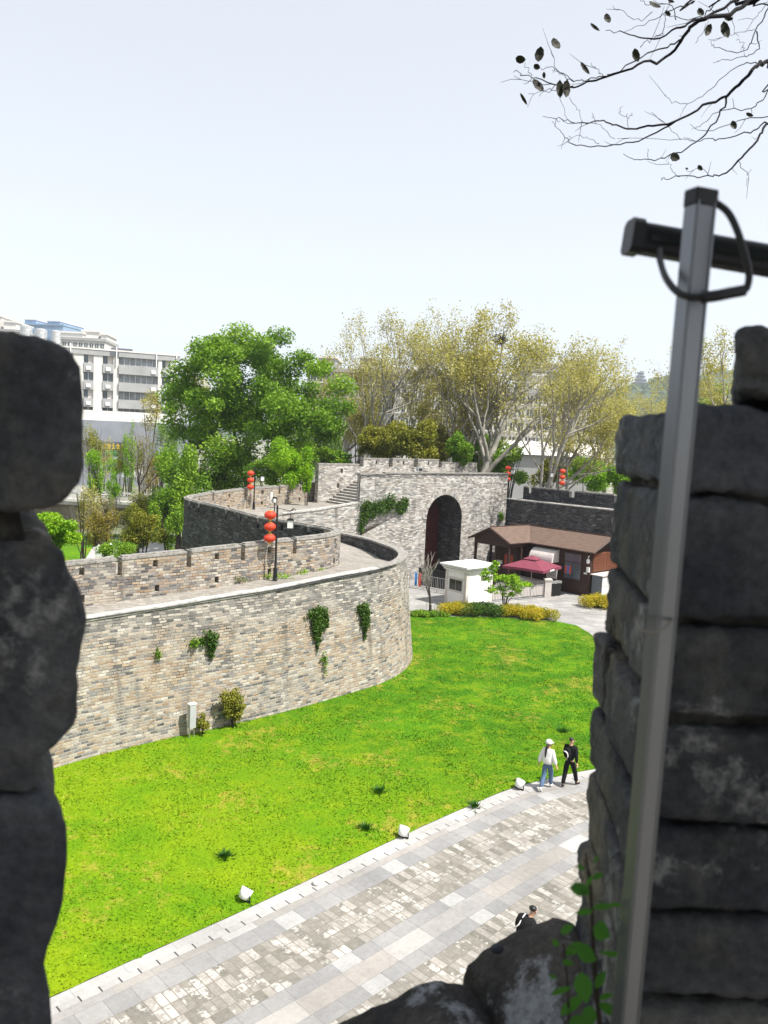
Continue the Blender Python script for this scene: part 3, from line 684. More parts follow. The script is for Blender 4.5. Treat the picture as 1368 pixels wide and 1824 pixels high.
# platform, stairs, rear battlement
pf = MB(); pf.face([GF(-3.8, .4, 7.95), GF(S_R, .4, 7.95), GF(S_R, 5.2, 7.95), GF(-3.8, 5.2, 7.95)])
fl_ = [(-7.6, 58.4, 5.86), (-5.0, 60.6, 6.08), GF(-6.7, .3, 6.15), GF(-6.7, 5.2, 6.15), (-5.4, 68.9, 6.15), (-7.0, 66.4, 6.1), (-9.1, 63.2, 6.0), (-10.5, 61.5, 5.93)]
mid_ = (-7.4, 62.6, 6.03)
for i in range(len(fl_)): pf.face([fl_[i], fl_[(i + 1) % len(fl_)], mid_])
pf.build('platform', M['walk'], gate)
sp_ = MB(); tr = MB()
for i in range(9):
    s_ = -6.85 + .34 * i; z_ = 6.1 + .205 * (i + 1)
    sp_.box(s_, -3.7, .4, 4.98, z_ - .205, z_ - .05, GF); tr.box(s_ - .03, s_ + .345, .4, 4.98, z_ - .05, z_, GF)
sts = sp_.build('stairs', M['cope_dark'], gate); tr.build('tread', M['coping'], sts)
def wall_hole(mb, s0, s1, z0, z1, o0, o1, holes):
    xs = sorted([s0, s1] + [h for hh in holes for h in hh[:2]])
    for a, b in zip(xs[:-1], xs[1:]):
        hs = [h for h in holes if abs(h[0] - a) < 1e-6]; zc = z0
        for h in sorted(hs, key=lambda t: t[2]):
            mb.box(a, b, o0, o1, zc, h[2], GF); zc = h[3]
        mb.box(a, b, o0, o1, zc, z1, GF)
OP = 5.0
pr = MB(); wall_hole(pr, -7.76, -3.62, 6.0, 9.3, OP, OP + .5, [(-5.72 - .12, -5.72 + .12, 7.35, 7.75), (-5.72 - .12 + .3, -5.72 + .42, 8.62, 9.0)])
mo = pr.build('pier', M['brick_gate'], gate)
pc = MB(); pc.box(-7.8, -3.6, OP - .03, OP + .53, 9.3, 9.42, GF); pc.build('cap', M['cope_dark'], mo)
bd = MB(); bd.box(-3.62, 10.5, OP, OP + .5, 7.5, 9.2, GF); bd.build('parapet', M['brick_gate'], gate)
for a, b, zt in ((-3.16, -.38, 9.95), (.07, 2.55, 9.97), (3.02, 5.55, 9.97), (5.98, 10.5, 9.72)):
    mm = MB(); c_ = (a + b) / 2; wall_hole(mm, a, b, 9.2, zt - .12, OP, OP + .5, [(c_ - .09, c_ + .09, zt - .55, zt - .2)])
    mo = mm.build('merlon', M['brick_gate'], gate)
    pc = MB(); pc.box(a - .02, b + .02, OP - .03, OP + .53, zt - .12, zt, GF); pc.build('cap', M['cope_dark'], mo)
# floodlight box and cable on the gate coping
fl = empty('floodlight', GF(-.9, .1, 9.14), 'small grey box floodlight sitting on the gatehouse coping above the arch', 'floodlight')
b_ = MB(); b_.box(-1.15, -.65, .0, .3, 9.13, 9.42, GF); b_.build('housing', M['grey_paint'], fl)
b_ = MB(); b_.box(-1.1, -.7, -.02, 0, 9.17, 9.38, GF); b_.build('lens', M['dark_glass'], fl)
b_ = MB(); b_.tube([GF(s, -.09, 8.8 + .04 * sin(s * 3.1)) for s in np.arange(S_L - .05, -1.2, .3)] + [GF(-1.1, -.09, 8.95), GF(-.9, -.09, 9.15)], .025, 5)
b_.tube([GF(s, -.09, 8.93 + .015 * sin(s * 2)) for s in np.arange(-.7, 9.6, .4)], .018, 5)
b_.tube([GF(S_L - .06, -.06, z) for z in np.arange(6.6, 8.8, .3)], .03, 5)
tag(b_.build('cable', M['cable']), 'thin black cable clipped along the gatehouse coping above the arch', 'cable')

# ------------------------------------------------------------------ grey city wall to the right of the gate
CWL = Line([(11.25, 73.9, 6.7), (13.4, 71.7, 6.7), (18.87, 66.4, 6.7), (27, 58.6, 6.7), (36, 49, 6.7)])
cw = empty('city_wall', (18.8, 66.4, 0), 'dark grey shaded brick rampart running right behind the wooden ticket house', 'city wall')
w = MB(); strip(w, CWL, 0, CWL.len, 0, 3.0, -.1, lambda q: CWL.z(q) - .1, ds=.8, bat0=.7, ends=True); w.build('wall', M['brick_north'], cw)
w = MB(); strip(w, CWL, -.0, CWL.len, -.06, .35, lambda q: CWL.z(q) - .1, CWL.z, ds=.5, jit=.012, bottom=True); w.build('coping', M['coping'], cw)
PL = Line([tuple(CWL.at(q, 2.6)[:2]) + (6.65,) for q in np.linspace(0, CWL.len, 60)])
gp = [PL.near(np.array(at(x, y, 7.5))[:2]) for x, y in ((945, 872), (996, 880), (1059, 889))]
gs = gp[2] - gp[1]; gp += [gp[2] + gs * j for j in range(1, 6)]
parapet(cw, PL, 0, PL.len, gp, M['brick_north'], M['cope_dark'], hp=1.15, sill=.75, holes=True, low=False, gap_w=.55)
for r in (barb, gate, cw): adopt(r)
adopt(fl)

# ------------------------------------------------------------------ foreground parapet (the camera looks through one of its gaps)
def stone(bm_list, x0f, x1f, z0f, z1f, y0, y1, seed, nx=56, ny=20, nz=26, amp=.012, rad=.012):
    """one weathered block: its left, right, lower and upper faces follow functions of (height, depth) or (x, depth)"""
    off = seed * 13.7; zc_ = (z0f(.5, .5) + z1f(.5, .5)) / 2
    dims = (max(.02, (x1f(zc_, .5) - x0f(zc_, .5)) / 2), (y1 - y0) / 2, max(.02, (z1f(.5, .5) - z0f(.5, .5)) / 2))
    wp = lambda t: -cos(pi * t) * .75 + (2 * t - 1) * .25          # finer faces near the edges
    V = []; idx = {}; Fq = []
    def vid(i, j, l):
        key = (i, j, l)
        if key in idx: return idx[key]
        loc = Vector((wp(i / nx) * dims[0], wp(j / ny) * dims[1], wp(l / nz) * dims[2])); rd = min(rad, min(dims) * .8)
        q = Vector([max(-h_ + rd, min(h_ - rd, p_)) for p_, h_ in zip(loc, dims)]); e_ = loc - q
        dn = e_.normalized() if e_.length > 1e-9 else Vector((0, 0, 0)); loc = q + dn * rd
        a, b, c = loc.x / dims[0], loc.y / dims[1], loc.z / dims[2]
        u, v, w_ = (a + 1) / 2, (b + 1) / 2, (c + 1) / 2
        y = y0 + (y1 - y0) * v
        zl, zh = z0f(u, v), z1f(u, v); z = zl + (zh - zl) * w_
        xl, xh = x0f(z, v), x1f(z, v); x = xl + (xh - xl) * u
        p = Vector((x, y, z)); q = p * 1.0 + Vector((off, off * .3, 0))
        nz_ = mnoise.noise(q * 7) * .7 + mnoise.noise(q * 19) * .5 + mnoise.noise(q * 48) * .4 + mnoise.noise(q * 110) * .25
        chip = mnoise.noise(q * 11 + Vector((5, 1, 2))); nz_ -= max(0, chip - .16) * 2.2 * (1.3 if abs(a) + abs(b) + abs(c) > 2.3 else .6)
        d = dn
        p += d * nz_ * amp
        idx[key] = len(V); V.append((p.x, p.y, p.z + CAMZ)); return idx[key]
    for j in range(ny):
        for l in range(nz):
            Fq.append([vid(0, j, l), vid(0, j, l + 1), vid(0, j + 1, l + 1), vid(0, j + 1, l)])
            Fq.append([vid(nx, j, l), vid(nx, j + 1, l), vid(nx, j + 1, l + 1), vid(nx, j, l + 1)])
    for i in range(nx):
        for l in range(nz):
            Fq.append([vid(i, 0, l), vid(i + 1, 0, l), vid(i + 1, 0, l + 1), vid(i, 0, l + 1)])
            Fq.append([vid(i, ny, l), vid(i, ny, l + 1), vid(i + 1, ny, l + 1), vid(i + 1, ny, l)])
        for j in range(ny):
            Fq.append([vid(i, j, 0), vid(i, j + 1, 0), vid(i + 1, j + 1, 0), vid(i + 1, j, 0)])
            Fq.append([vid(i, j, nz), vid(i + 1, j, nz), vid(i + 1, j + 1, nz), vid(i, j + 1, nz)])
    bm_list.append((V, Fq))
def join_stones(lst, name, mat, parent):
    V = []; F = []; T_ = []; rs_ = random.Random(len(lst) * 7 + len(lst[0][0]))
    for v, f in lst:
        b = len(V); V += v; F += [[q + b for q in fc] for fc in f]; T_ += [rs_.random()] * len(f)
    return np_mesh(name, V, F, mat, parent, rnd=T_, smooth=True)
def prof_fn(pts, y, splay=0.0):
    """silhouette (photo px, py) taken at depth y -> x as a function of height; splay widens with depth"""
    P = sorted([(aty(px, py, y)[2] - CAMZ, aty(px, py, y)[0]) for px, py in pts])
    zs, xs = [p[0] for p in P], [p[1] for p in P]
    return lambda z, v: float(np.interp(z, zs, xs)) + splay * v
def zpx(px, py, y): return aty(px, py, y)[2] - CAMZ
cst = lambda c: (lambda a, b: c)

pw = empty('parapet', (0, 1.15, 10.4), 'dark weathered stone parapet framing the view, seen close through one of its gaps', 'parapet')
YN, YF = .9, 1.36
# left merlon: three big blocks over a recessed core
L = []
r1 = prof_fn([(60, 590), (128, 622), (148, 650), (154, 700), (155, 820), (148, 860), (112, 900), (60, 915)], YN, -.24)
stone(L, cst(-.72), r1, cst(zpx(60, 918, YN)), cst(zpx(60, 597, YN)), YN, YF, 1, amp=.008)
r2 = prof_fn([(100, 975), (113, 990), (115, 1022), (138, 1060), (148, 1110), (140, 1150), (136, 1290), (105, 1335), (66, 1362), (60, 1415)], YN, -.24)
stone(L, cst(-.72), r2, cst(zpx(60, 1425, YN)), cst(zpx(60, 972, YN)), YN + .01, YF, 2, amp=.007)
r3 = prof_fn([(95, 1425), (105, 1450), (122, 1475), (121, 1560), (117, 1640), (92, 1690), (84, 1740), (92, 1800), (92, 1950)], YN, -.24)
stone(L, cst(-.72), r3, cst(-.95), cst(zpx(60, 1428, YN)), YN, YF, 3, nz=22, amp=.008)
lm = join_stones(L, 'merlon', M['stone'], pw)
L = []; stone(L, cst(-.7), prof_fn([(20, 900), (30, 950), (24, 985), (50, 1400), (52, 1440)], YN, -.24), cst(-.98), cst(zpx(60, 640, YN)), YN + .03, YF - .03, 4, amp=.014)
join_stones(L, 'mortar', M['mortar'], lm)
# right merlon, course by course
ZC = [.142, .053, -.055, -.204, -.32, -.444, -.56, -.665, -.77, -.93]
farpx = [1100, 1098, 1086, 1074, 1058, 1046, 1042, 1030, 1024]
nearx = [.383, .325, .330, .33, .322, .322, .318, .312, .30]
R = []; rr = random.Random(11)
def xl_fn(i):
    zm = (ZC[i] + ZC[i + 1]) / 2
    xf = aty(farpx[i], CY - (zm * .99) / YF * FPX - 120 + 0, YF)[0]
    py = 805 - zm / YF * FPX
    xf = aty(farpx[i], py, YF)[0] if i else .585
    return lambda z, v: nearx[i] + (xf - nearx[i]) * v
for i in range(9):
    z1, z0 = ZC[i] - .004, ZC[i + 1] + .009
    cut = [None, .62 + .1 * rr.random(), None, .8, .56, None, .7, .6, None][i]
    f = xl_fn(i)
    xr = .95
    if cut:
        stone(R, f, cst(cut), cst(z0), cst(z1), YN - .006 + .02 * rr.random(), YF + .012 * rr.uniform(-1, 1), 20 + i, amp=.010)
        stone(R, cst(cut + .012), cst(xr), cst(z0), cst(z1), YN + .015 * rr.random(), YF, 40 + i, amp=.009)
    else:
        stone(R, f, cst(xr), cst(z0), cst(z1), YN - .006 + .02 * rr.random(), YF + .012 * rr.uniform(-1, 1), 20 + i, amp=.010)
rm = join_stones(R, 'merlon', M['stone'], pw)
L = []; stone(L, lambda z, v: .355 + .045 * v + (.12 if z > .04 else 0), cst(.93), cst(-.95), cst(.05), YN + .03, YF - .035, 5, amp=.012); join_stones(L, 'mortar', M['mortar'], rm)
# sill: two blocks, the left one broken lower
L = []
z_s = lambda pts, y: (lambda X: float(np.interp(X, *zip(*sorted([(aty(px, py, y)[0], zpx(px, py, y)) for px, py in pts])))))
s1 = z_s([(815, 1742), (828, 1716), (880, 1682), (930, 1656), (985, 1636), (1020, 1646), (1060, 1690)], 1.36)
xa, xb = aty(820, 1740, 1.36)[0], .42
stone(L, lambda z, v: xa + .17 * (1 - v), cst(xb), lambda u, v: s1(xa + (xb - xa) * u) - .075 - .02 * u, lambda u, v: s1(xa + (xb - xa) * u) - .012 * (1 - v), .98, 1.37, 61, amp=.006, rad=.010)
s2 = z_s([(560, 1850), (620, 1822), (690, 1785), (740, 1755), (785, 1744), (815, 1752), (900, 1790), (1010, 1810)], 1.33)
xc, xd = aty(585, 1840, 1.33)[0], .38
stone(L, cst(xc), cst(xd), cst(-1.2), lambda u, v: s2(xc + (xd - xc) * u), .95, 1.34, 62, amp=.007, rad=.014)
stone(L, cst(-.75), cst(xc + .01), cst(-1.25), cst(-1.06), .9, 1.3, 63, amp=.014)
stone(L, cst(-.3), cst(.42), cst(-1.25), cst(-1.0), .75, 1.02, 64, amp=.014)
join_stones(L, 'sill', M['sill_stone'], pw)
# the wall underneath and the walk the photographer stands on
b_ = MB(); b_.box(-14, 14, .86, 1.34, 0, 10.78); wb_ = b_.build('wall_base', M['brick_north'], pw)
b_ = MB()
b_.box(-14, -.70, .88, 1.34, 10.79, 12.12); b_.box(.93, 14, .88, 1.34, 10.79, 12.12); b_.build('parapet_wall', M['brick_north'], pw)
adopt(pw)
b_ = MB(); b_.box(-14, 14, -11, .85, 9.8, 10.35); tag(b_.build('wall_walk', M['walk']), kind='structure')
b_ = MB()
for x, z, r_ in ((885, 1690, .012), (868, 1712, .009), (1000, 1655, .007)):
    p = aty(x, z, 1.3); b_.lathe([(0, -r_ * .6), (r_ * .8, -r_ * .3), (r_, 0), (r_ * .7, r_ * .4), (0, r_ * .6)], tuple(p), 8)
    break
tag(b_.build('pebble', M['stone'], smooth=True), 'small dark pebble lying on the stone sill', 'pebble')

# ------------------------------------------------------------------ aluminium lamp post on the parapet
PY = .80
pt, pb = aty(1250, 338, PY), aty(1112, 1835, PY + .02)
pt, pb = Vector(pt), Vector(pb); ax = (pt - pb).normalized()
post = empty('lamp_post', tuple(pb), 'slim leaning aluminium post strapped to the right hand parapet stones', 'post')
sx = Vector((.93, .36, 0)); sx = (sx - ax * sx.dot(ax)).normalized(); sy = ax.cross(sx).normalized()
def PF(a, b, c, base=None): return tuple(pb + sx * a + sy * b + ax * c)
Lp = (pt - pb).length
b_ = MB(); hw, hd = .0125, .0085
b_.box(-hw, hw, -hd, hd, -.25, Lp - .012, PF)
for a in (-.0098, .0098): b_.box(a - .0012, a + .0012, -hd - .0012, -hd + .0005, -.25, Lp - .012, PF)
b_.build('profile', M['alu'], post, bevel=.0015)
b_ = MB(); b_.box(-hw - .001, hw + .001, -hd - .001, hd + .001, Lp - .017, Lp, PF); b_.build('end_cap', M['alu_dark'], post, bevel=.002)
adopt(post)
# black bar light crossing behind the post
BY = .87
e0, e1 = Vector(aty(1118, 421, BY)), Vector(aty(1420, 474, BY + .02))
bar = empty('bar_light', tuple(e0), 'black linear floodlight bar fixed across behind the aluminium post', 'bar light')
bx = (e1 - e0).normalized(); bz = Vector((0, 0, 1)); bz = (bz - bx * bz.dot(bx)).normalized(); by = bz.cross(bx)
bb = lambda a, b, c: tuple(e0 + bx * a + by * b + bz * c)
b_ = MB(); Lb = (e1 - e0).length
def octbar(mb, a0, a1, h, d, ch):
    pr_ = [(-d, -h + ch), (-d + ch, -h), (d - ch, -h), (d, -h + ch), (d, h - ch), (d - ch, h), (-d + ch, h), (-d, h - ch)]
    A = [bb(a0, y, z) for y, z in pr_]; B = [bb(a1, y, z) for y, z in pr_]; n = 8
    for i in range(n): mb.face([A[i], A[(i + 1) % n], B[(i + 1) % n], B[i]])
    mb.face(A[::-1]); mb.face(B)
octbar(b_, 0.014, Lb, .0152, .012, .004); b_.build('housing', M['alu_dark'], bar)
b_ = MB(); octbar(b_, 0, .013, .0178, .0145, .005); b_.build('end_cap', M['black_metal'], bar)
b_ = MB(); b_.box(.02, Lb, -.0145, -.0128, -.004, .007, bb); b_.build('lens', M['dark_glass'], bar)
adopt(bar)
def spline(pts, n=10):
    P = [np.array(p) for p in pts]; Q = [2 * P[0] - P[1]] + P + [2 * P[-1] - P[-2]]; out = []
    for i in range(1, len(Q) - 2):
        for t in np.arange(n) / n:
            a, b, c, d = Q[i - 1:i + 3]; out.append(tuple(.5 * (2 * b + (c - a) * t + (2 * a - 5 * b + 4 * c - d) * t * t + (3 * b - a - 3 * c + d) * t ** 3)))
    out.append(tuple(P[-1])); return out
loop = [aty(1275, 361, .80), aty(1296, 378, .795), aty(1312, 408, .79), aty(1327, 455, .785), aty(1334, 490, .785), aty(1330, 513, .785), aty(1322, 518, .785)]
loop2 = [aty(1250, 530, .775), aty(1228, 529, .775), aty(1206, 520, .782), aty(1186, 495, .80), aty(1176, 465, .83), aty(1174, 445, .85)]
cab = empty('cable_loop', tuple(loop[0]), 'black cable looping round the aluminium post with a taped joint', 'cable')
b_ = MB(); b_.tube(spline(loop), .0034, 8); b_.build('cable', M['cable'], cab, smooth=True)
b_ = MB(); b_.tube(spline(loop2), .0034, 8); b_.build('cable', M['cable'], cab, smooth=True)
b_ = MB(); b_.tube(spline([aty(1328, 516, .785), aty(1322, 518, .785), aty(1300, 522, .78), aty(1275, 527, .775), aty(1250, 530, .775)], 5), [.0035] * 2 + [.0055] * 17 + [.0058] * 2, 10); b_.build('tape_joint', M['alu_dark'], cab, smooth=True)
adopt(cab)
b_ = MB(); b_.tube(spline([aty(1142, 1095, .83), aty(1134, 1106, .80), aty(1140, 1120, .775), aty(1158, 1127, .77), aty(1178, 1122, .775), aty(1196, 1104, .80), aty(1206, 1085, .86)]), .0014, 6)
tag(b_.build('wire_tie', M['bark_twig'], smooth=True), 'thin rusty wire tied round the aluminium post', 'wire')

# ------------------------------------------------------------------ plants
def leaf_mesh(name, pts, size, mat, parent, rng, lump=None, aspect=.55, up=.35, size_var=.35, droop=0.0):
    """many small leaf faces at pts; lump gives each leaf the colour offset of its clump"""
    pts = np.asarray(pts, float); n = len(pts)
    nrm = rng.normal(0, 1, (n, 3)); nrm[:, 2] = np.abs(nrm[:, 2]) + up; nrm /= np.linalg.norm(nrm, axis=1)[:, None]
    t = rng.normal(0, 1, (n, 3)); t[:, 2] -= droop; t -= nrm * (t * nrm).sum(1)[:, None]; t /= np.linalg.norm(t, axis=1)[:, None] + 1e-9
    b = np.cross(nrm, t); s = size * (1 + rng.uniform(-size_var, size_var, n))[:, None]
    V = np.stack([pts - t * s * .5, pts + b * s * aspect * .5 + nrm * s * .06, pts + t * s * .5, pts - b * s * aspect * .5 + nrm * s * .06], 1)
    r = rng.random(n) * .55
    r = r + (lump if lump is not None else .22)
    return np_mesh(name, V.reshape(-1, 3), np.arange(4 * n).reshape(-1, 4), mat, parent, rnd=np.clip(r, 0, 1))
def lumpy(rng, n, c, rad, lumps=14, lr=.38, shell=.55, flat_bottom=None):
    """leaf positions in overlapping lumps spread through an ellipsoid"""
    c, rad = np.array(c, float), np.array(rad, float)
    L = rng.normal(0, 1, (lumps, 3)); L /= np.linalg.norm(L, axis=1)[:, None]; L *= (rng.random((lumps, 1)) ** .4) * (1 - lr * .75)
    R = lr * rng.uniform(.6, 1.25, lumps); off = rng.uniform(.05, .45, lumps)
    i = rng.choice(lumps, n, p=R ** 2 / (R ** 2).sum()); d = rng.normal(0, 1, (n, 3)); d /= np.linalg.norm(d, axis=1)[:, None]
    rr = shell + (1 - shell) * rng.random((n, 1)) ; rr = np.where(rng.random((n, 1)) < .25, rng.random((n, 1)), rr)
    P = c + (L[i] + d * R[i][:, None] * rr) * rad
    if flat_bottom is not None: P[:, 2] = np.maximum(P[:, 2], flat_bottom + rng.random(n) * .1)
    return P, off[i]
def grow(rng, base, L0, r0, levels, kids, spread, wig=.12, trop=.06, d0=(0, 0, 1), ratio=.72, first=.45, rr=.62):
    polys, tips = [], []
    def br(p, d, L, r, lv):
        n = 6 if lv == 0 else 4 if lv < levels - 1 else 3
        pts, rs = [p], [r]; ds = [d]
        for i in range(n):
            d = (d + Vector(rng.normal(0, wig, 3)) + Vector((0, 0, trop))).normalized(); p = p + d * (L / n); pts.append(p); ds.append(d)
            rs.append(r * (1 - .5 * (i + 1) / n) if lv < levels else r * (1 - .75 * (i + 1) / n))
        polys.append((pts, rs, lv))
        if lv >= levels: tips.extend(pts[1:]); return
        k = kids[min(lv, len(kids) - 1)]
        for j in range(k):
            t = first + (1 - first) * (j + rng.random() * .7) / k if lv == 0 else .3 + .7 * (j + rng.random() * .8) / k
            t = min(t, .999); f = t * n; i = int(f); q = pts[i].lerp(pts[i + 1], f - i); dd = ds[i + 1]
            a = rng.random() * 2 * pi + j * 2.4; pr = dd.orthogonal().normalized(); pr.rotate(Matrix.Rotation(a, 3, dd).to_quaternion())
            an = radians(spread * rng.uniform(.6, 1.35)); nd = (dd * cos(an) + pr * sin(an)).normalized()
            br(q, nd, L * ratio * rng.uniform(.7, 1.15) * (1.15 - .35 * t), max(rs[i] * (rr if lv < 2 else rr * .9), .007), lv + 1)
        br(pts[-1], ds[-1], L * ratio * .8, rs[-1] * .95, lv + 1)
    br(Vector(base), Vector(d0).normalized(), L0, r0, 0)
    return polys, tips
def wood(polys, name, mat, parent, split=None, twig=None):
    """trunk and branches as one mesh with tapering tubes"""
    m = MB()
    for pts, rs, lv in polys:
        m.cur = 1 if twig and lv > 2 else 0; m.tube(pts, rs, 8 if lv == 0 else 5 if lv < 3 else 3, cap=False)
    return m.build(name, [mat, twig] if twig else mat, parent, smooth=True)
def px_h(px, py, y): return float(aty(px, py, y)[2])
def ground_at(px, y): return Vector((float(aty(px, 900, y)[0]), y, 0))

rng = np.random.default_rng(21)
# ---- plane trees behind the gate: three grown by hand, the rest are copies turned and scaled
def plane_tree(seed, L0, kids, spread, lean):
    r_ = np.random.default_rng(seed); root = empty('plane_tree')
    polys, tips = grow(r_, (0, 0, 0), L0, .36, 5, kids, spread, wig=.11, trop=.05, d0=lean, ratio=.70, first=.5, rr=.66)
    zmax = max(p.z for p in tips)
    wood(polys, 'trunk', M['bark_plane'], root, twig=M['bark_twig'])
    T = np.array([tuple(t) for t in tips]); k = 21
    P = np.repeat(T, k, 0) + r_.normal(0, .30, (len(T) * k, 3)); keep = r_.random(len(P)) < np.repeat(np.array([np.clip(.42 + .9 * mnoise.noise(Vector(t) * .33 + Vector((seed, 0, 0))), .03, .9) * np.clip((t[2] / zmax - .36) / .14, .04, 1) for t in T]), k)
    lump = np.repeat(np.array([.25 + .3 * mnoise.noise(Vector(t) * .5) for t in T]), k)
    leaf_mesh('crown', P[keep], .155, M['lf_plane'], root, r_, np.clip(lump[keep], 0, .5), aspect=.8)
    return root, zmax
protos = [plane_tree(3, 10.5, (4, 3, 2, 2, 1), 33, (-.08, 0, 1)), plane_tree(8, 9.5, (4, 3, 2, 2, 1), 35, (.1, 0, 1)), plane_tree(14, 8.0, (5, 3, 2, 2, 1), 38, (.14, 0, 1))]
used = [False] * 3
# px of the trunk foot, depth, px of the top, proto, turn
PT = [(636, 92, 556, 0, .3), (700, 92, 550, 1, 2.0), (770, 88, 541, 0, 1.2), (862, 84, 556, 2, 5.1), (882, 92, 545, 1, 4.4),
      (948, 78, 585, 0, .2), (990, 84, 610, 1, 0.4), (1075, 96, 665, 2, 1.9), (1150, 100, 675, 0, 2.2), (1290, 70, 590, 1, 3.3), (1215, 120, 690, 2, .6), (598, 98, 630, 2, 4.0)]
def lab_tree(i):
    return ['tall plane tree at the left of the row, next to the broad green tree', 'tall plane tree whose pale trunk rises behind the left gatehouse battlement', 'tallest plane tree, straight above the middle of the gatehouse battlement',
            'slim plane tree with leaning trunk behind the right end of the battlement', 'plane tree holding a dark bird nest, behind the right end of the gatehouse', 'forked plane tree with pale trunk just behind the grey rampart',
            'plane tree leaning right beside the forked one behind the grey rampart', 'low wide yellow plane tree left of the right hand stone parapet', 'small yellow plane tree just left of the aluminium post',
            'yellowish plane tree seen between the aluminium post and the top stone', 'distant plane tree hidden partly by the aluminium post', 'lower sparse plane tree between broad green tree and tall plane row'][i]
nest_at = None
for i, (px, y, top, pi_, turn) in enumerate(PT):
    b = ground_at(px, y); b.x = float(aty(px, 850, y)[0]); h = px_h(px, top, y); root, zm = protos[pi_]; sc = h / zm
    if not used[pi_]:
        used[pi_] = True; root.location = b; root.rotation_euler = (0, 0, turn); root.scale = (sc, sc, sc); tag(root, lab_tree(i), 'tree', 'plane trees behind the gate')
    else: dup(root, b, turn, lab_tree(i), 'plane trees behind the gate', sc)
nb = aty(890, 606, 88); r_ = np.random.default_rng(4); m = MB()
for _ in range(90):
    a = Vector(r_.normal(0, .28, 3)); d = Vector(r_.normal(0, .3, 3)); m.tube([Vector(nb) + a - d, Vector(nb) + a + d], .025, 3, cap=False)
tag(m.build('bird_nest', M['bark']), 'dark twig bird nest high in a plane tree behind the gatehouse', 'nest')

# ---- the broad green tree left of the gatehouse
def broad_tree(name, loc, label, seed, crown_c, crown_r, n, leaf, mat, lumps=26, lr=.30, trunk=None, r0=.35, group=None, cat='tree', shell=.5, bark='bark', L0=None, levels=3, kids=(5, 4, 3), spread=42, first=.5):
    r_ = np.random.default_rng(seed); root = empty(name, loc, label, cat, group)
    L0 = L0 or crown_c[2] * .8
    polys, tips = grow(r_, (0, 0, 0), L0, r0, levels, kids, spread, wig=.16, trop=.03, first=first)
    c, rad = np.array(crown_c), np.array(crown_r) * 1.02
    kept, skip = [], 99
    for q in polys:                      # a bough that leaves the crown is dropped with everything that grows on it
        if q[2] > skip: continue
        skip = 99
        if q[2] == 0 or all((((np.array(p) - c) / rad) ** 2).sum() < 1 for p in q[0][1:]): kept.append(q)
        else: skip = q[2]
    polys = kept
    if polys: wood(polys, 'trunk', M[bark], root)
    P, lo = lumpy(r_, n, crown_c, crown_r, lumps, lr, shell); P[:, 2] = np.maximum(P[:, 2], .1)
    leaf_mesh('crown', P, leaf, M[mat], root, r_, lo)
    return root
by = 76.0; b = ground_at(452, by)
zt, zb = px_h(462, 590, by), px_h(462, 850, by)
broad_tree('broadleaf_tree', b, 'broad deep green tree with a dark forked trunk left of the gatehouse', 31, (0, 0, (zt + zb) / 2 + .3), (10.0, 7.5, (zt - zb) / 2 + .6), 72000, .30, 'lf_green', lumps=105, lr=.165, r0=.55, L0=8.5, kids=(6, 4, 3), spread=48, first=.35, shell=.35)
# bough lumps that reach out low on its left
broad_tree('broadleaf_tree', ground_at(318, 70), 'dark green leafy tree hanging low against the left bulge of the fortress wall', 33, (0, 0, 6.2), (3.0, 3.0, 5.4), 15000, .26, 'lf_green', lumps=30, lr=.28)
def shrub(name, px, y, top, bot, wpx, label, seed, n, leaf, mat, group=None, cat='shrub', lumps=18, lr=.33, depth=None, shell=.5, z0=None):
    zt, zb = px_h(px, top, y), (z0 if z0 is not None else max(0.0, px_h(px, bot, y))); rx = wpx * y / FPX / 2
    loc = Vector((float(aty(px, (top + bot) / 2, y)[0]), y, 0))
    r_ = np.random.default_rng(seed); root = empty(name, loc, label, cat, group)
    P, lo = lumpy(r_, n, (0, 0, (zt + zb) / 2), (rx, depth or rx, (zt - zb) / 2 * 1.05), lumps, lr, shell); P[:, 2] = np.maximum(P[:, 2], .02)
    leaf_mesh('foliage', P, leaf, M[mat], root, r_, lo)
    m = MB(); 
    for q in range(5):
        a = r_.random() * 6.28; e = Vector((cos(a) * rx * .5, sin(a) * rx * .5, zb + (zt - zb) * .75)); m.tube([Vector((0, 0, -.05)), e * .45 + Vector((0, 0, zb * .3)), e], [.05 * rx ** .5, .035 * rx ** .5, .015], 5, cap=False)
    m.build('stems', M['bark'], root)
    return root
G1 = 'leafy trees and shrubs behind the walls'
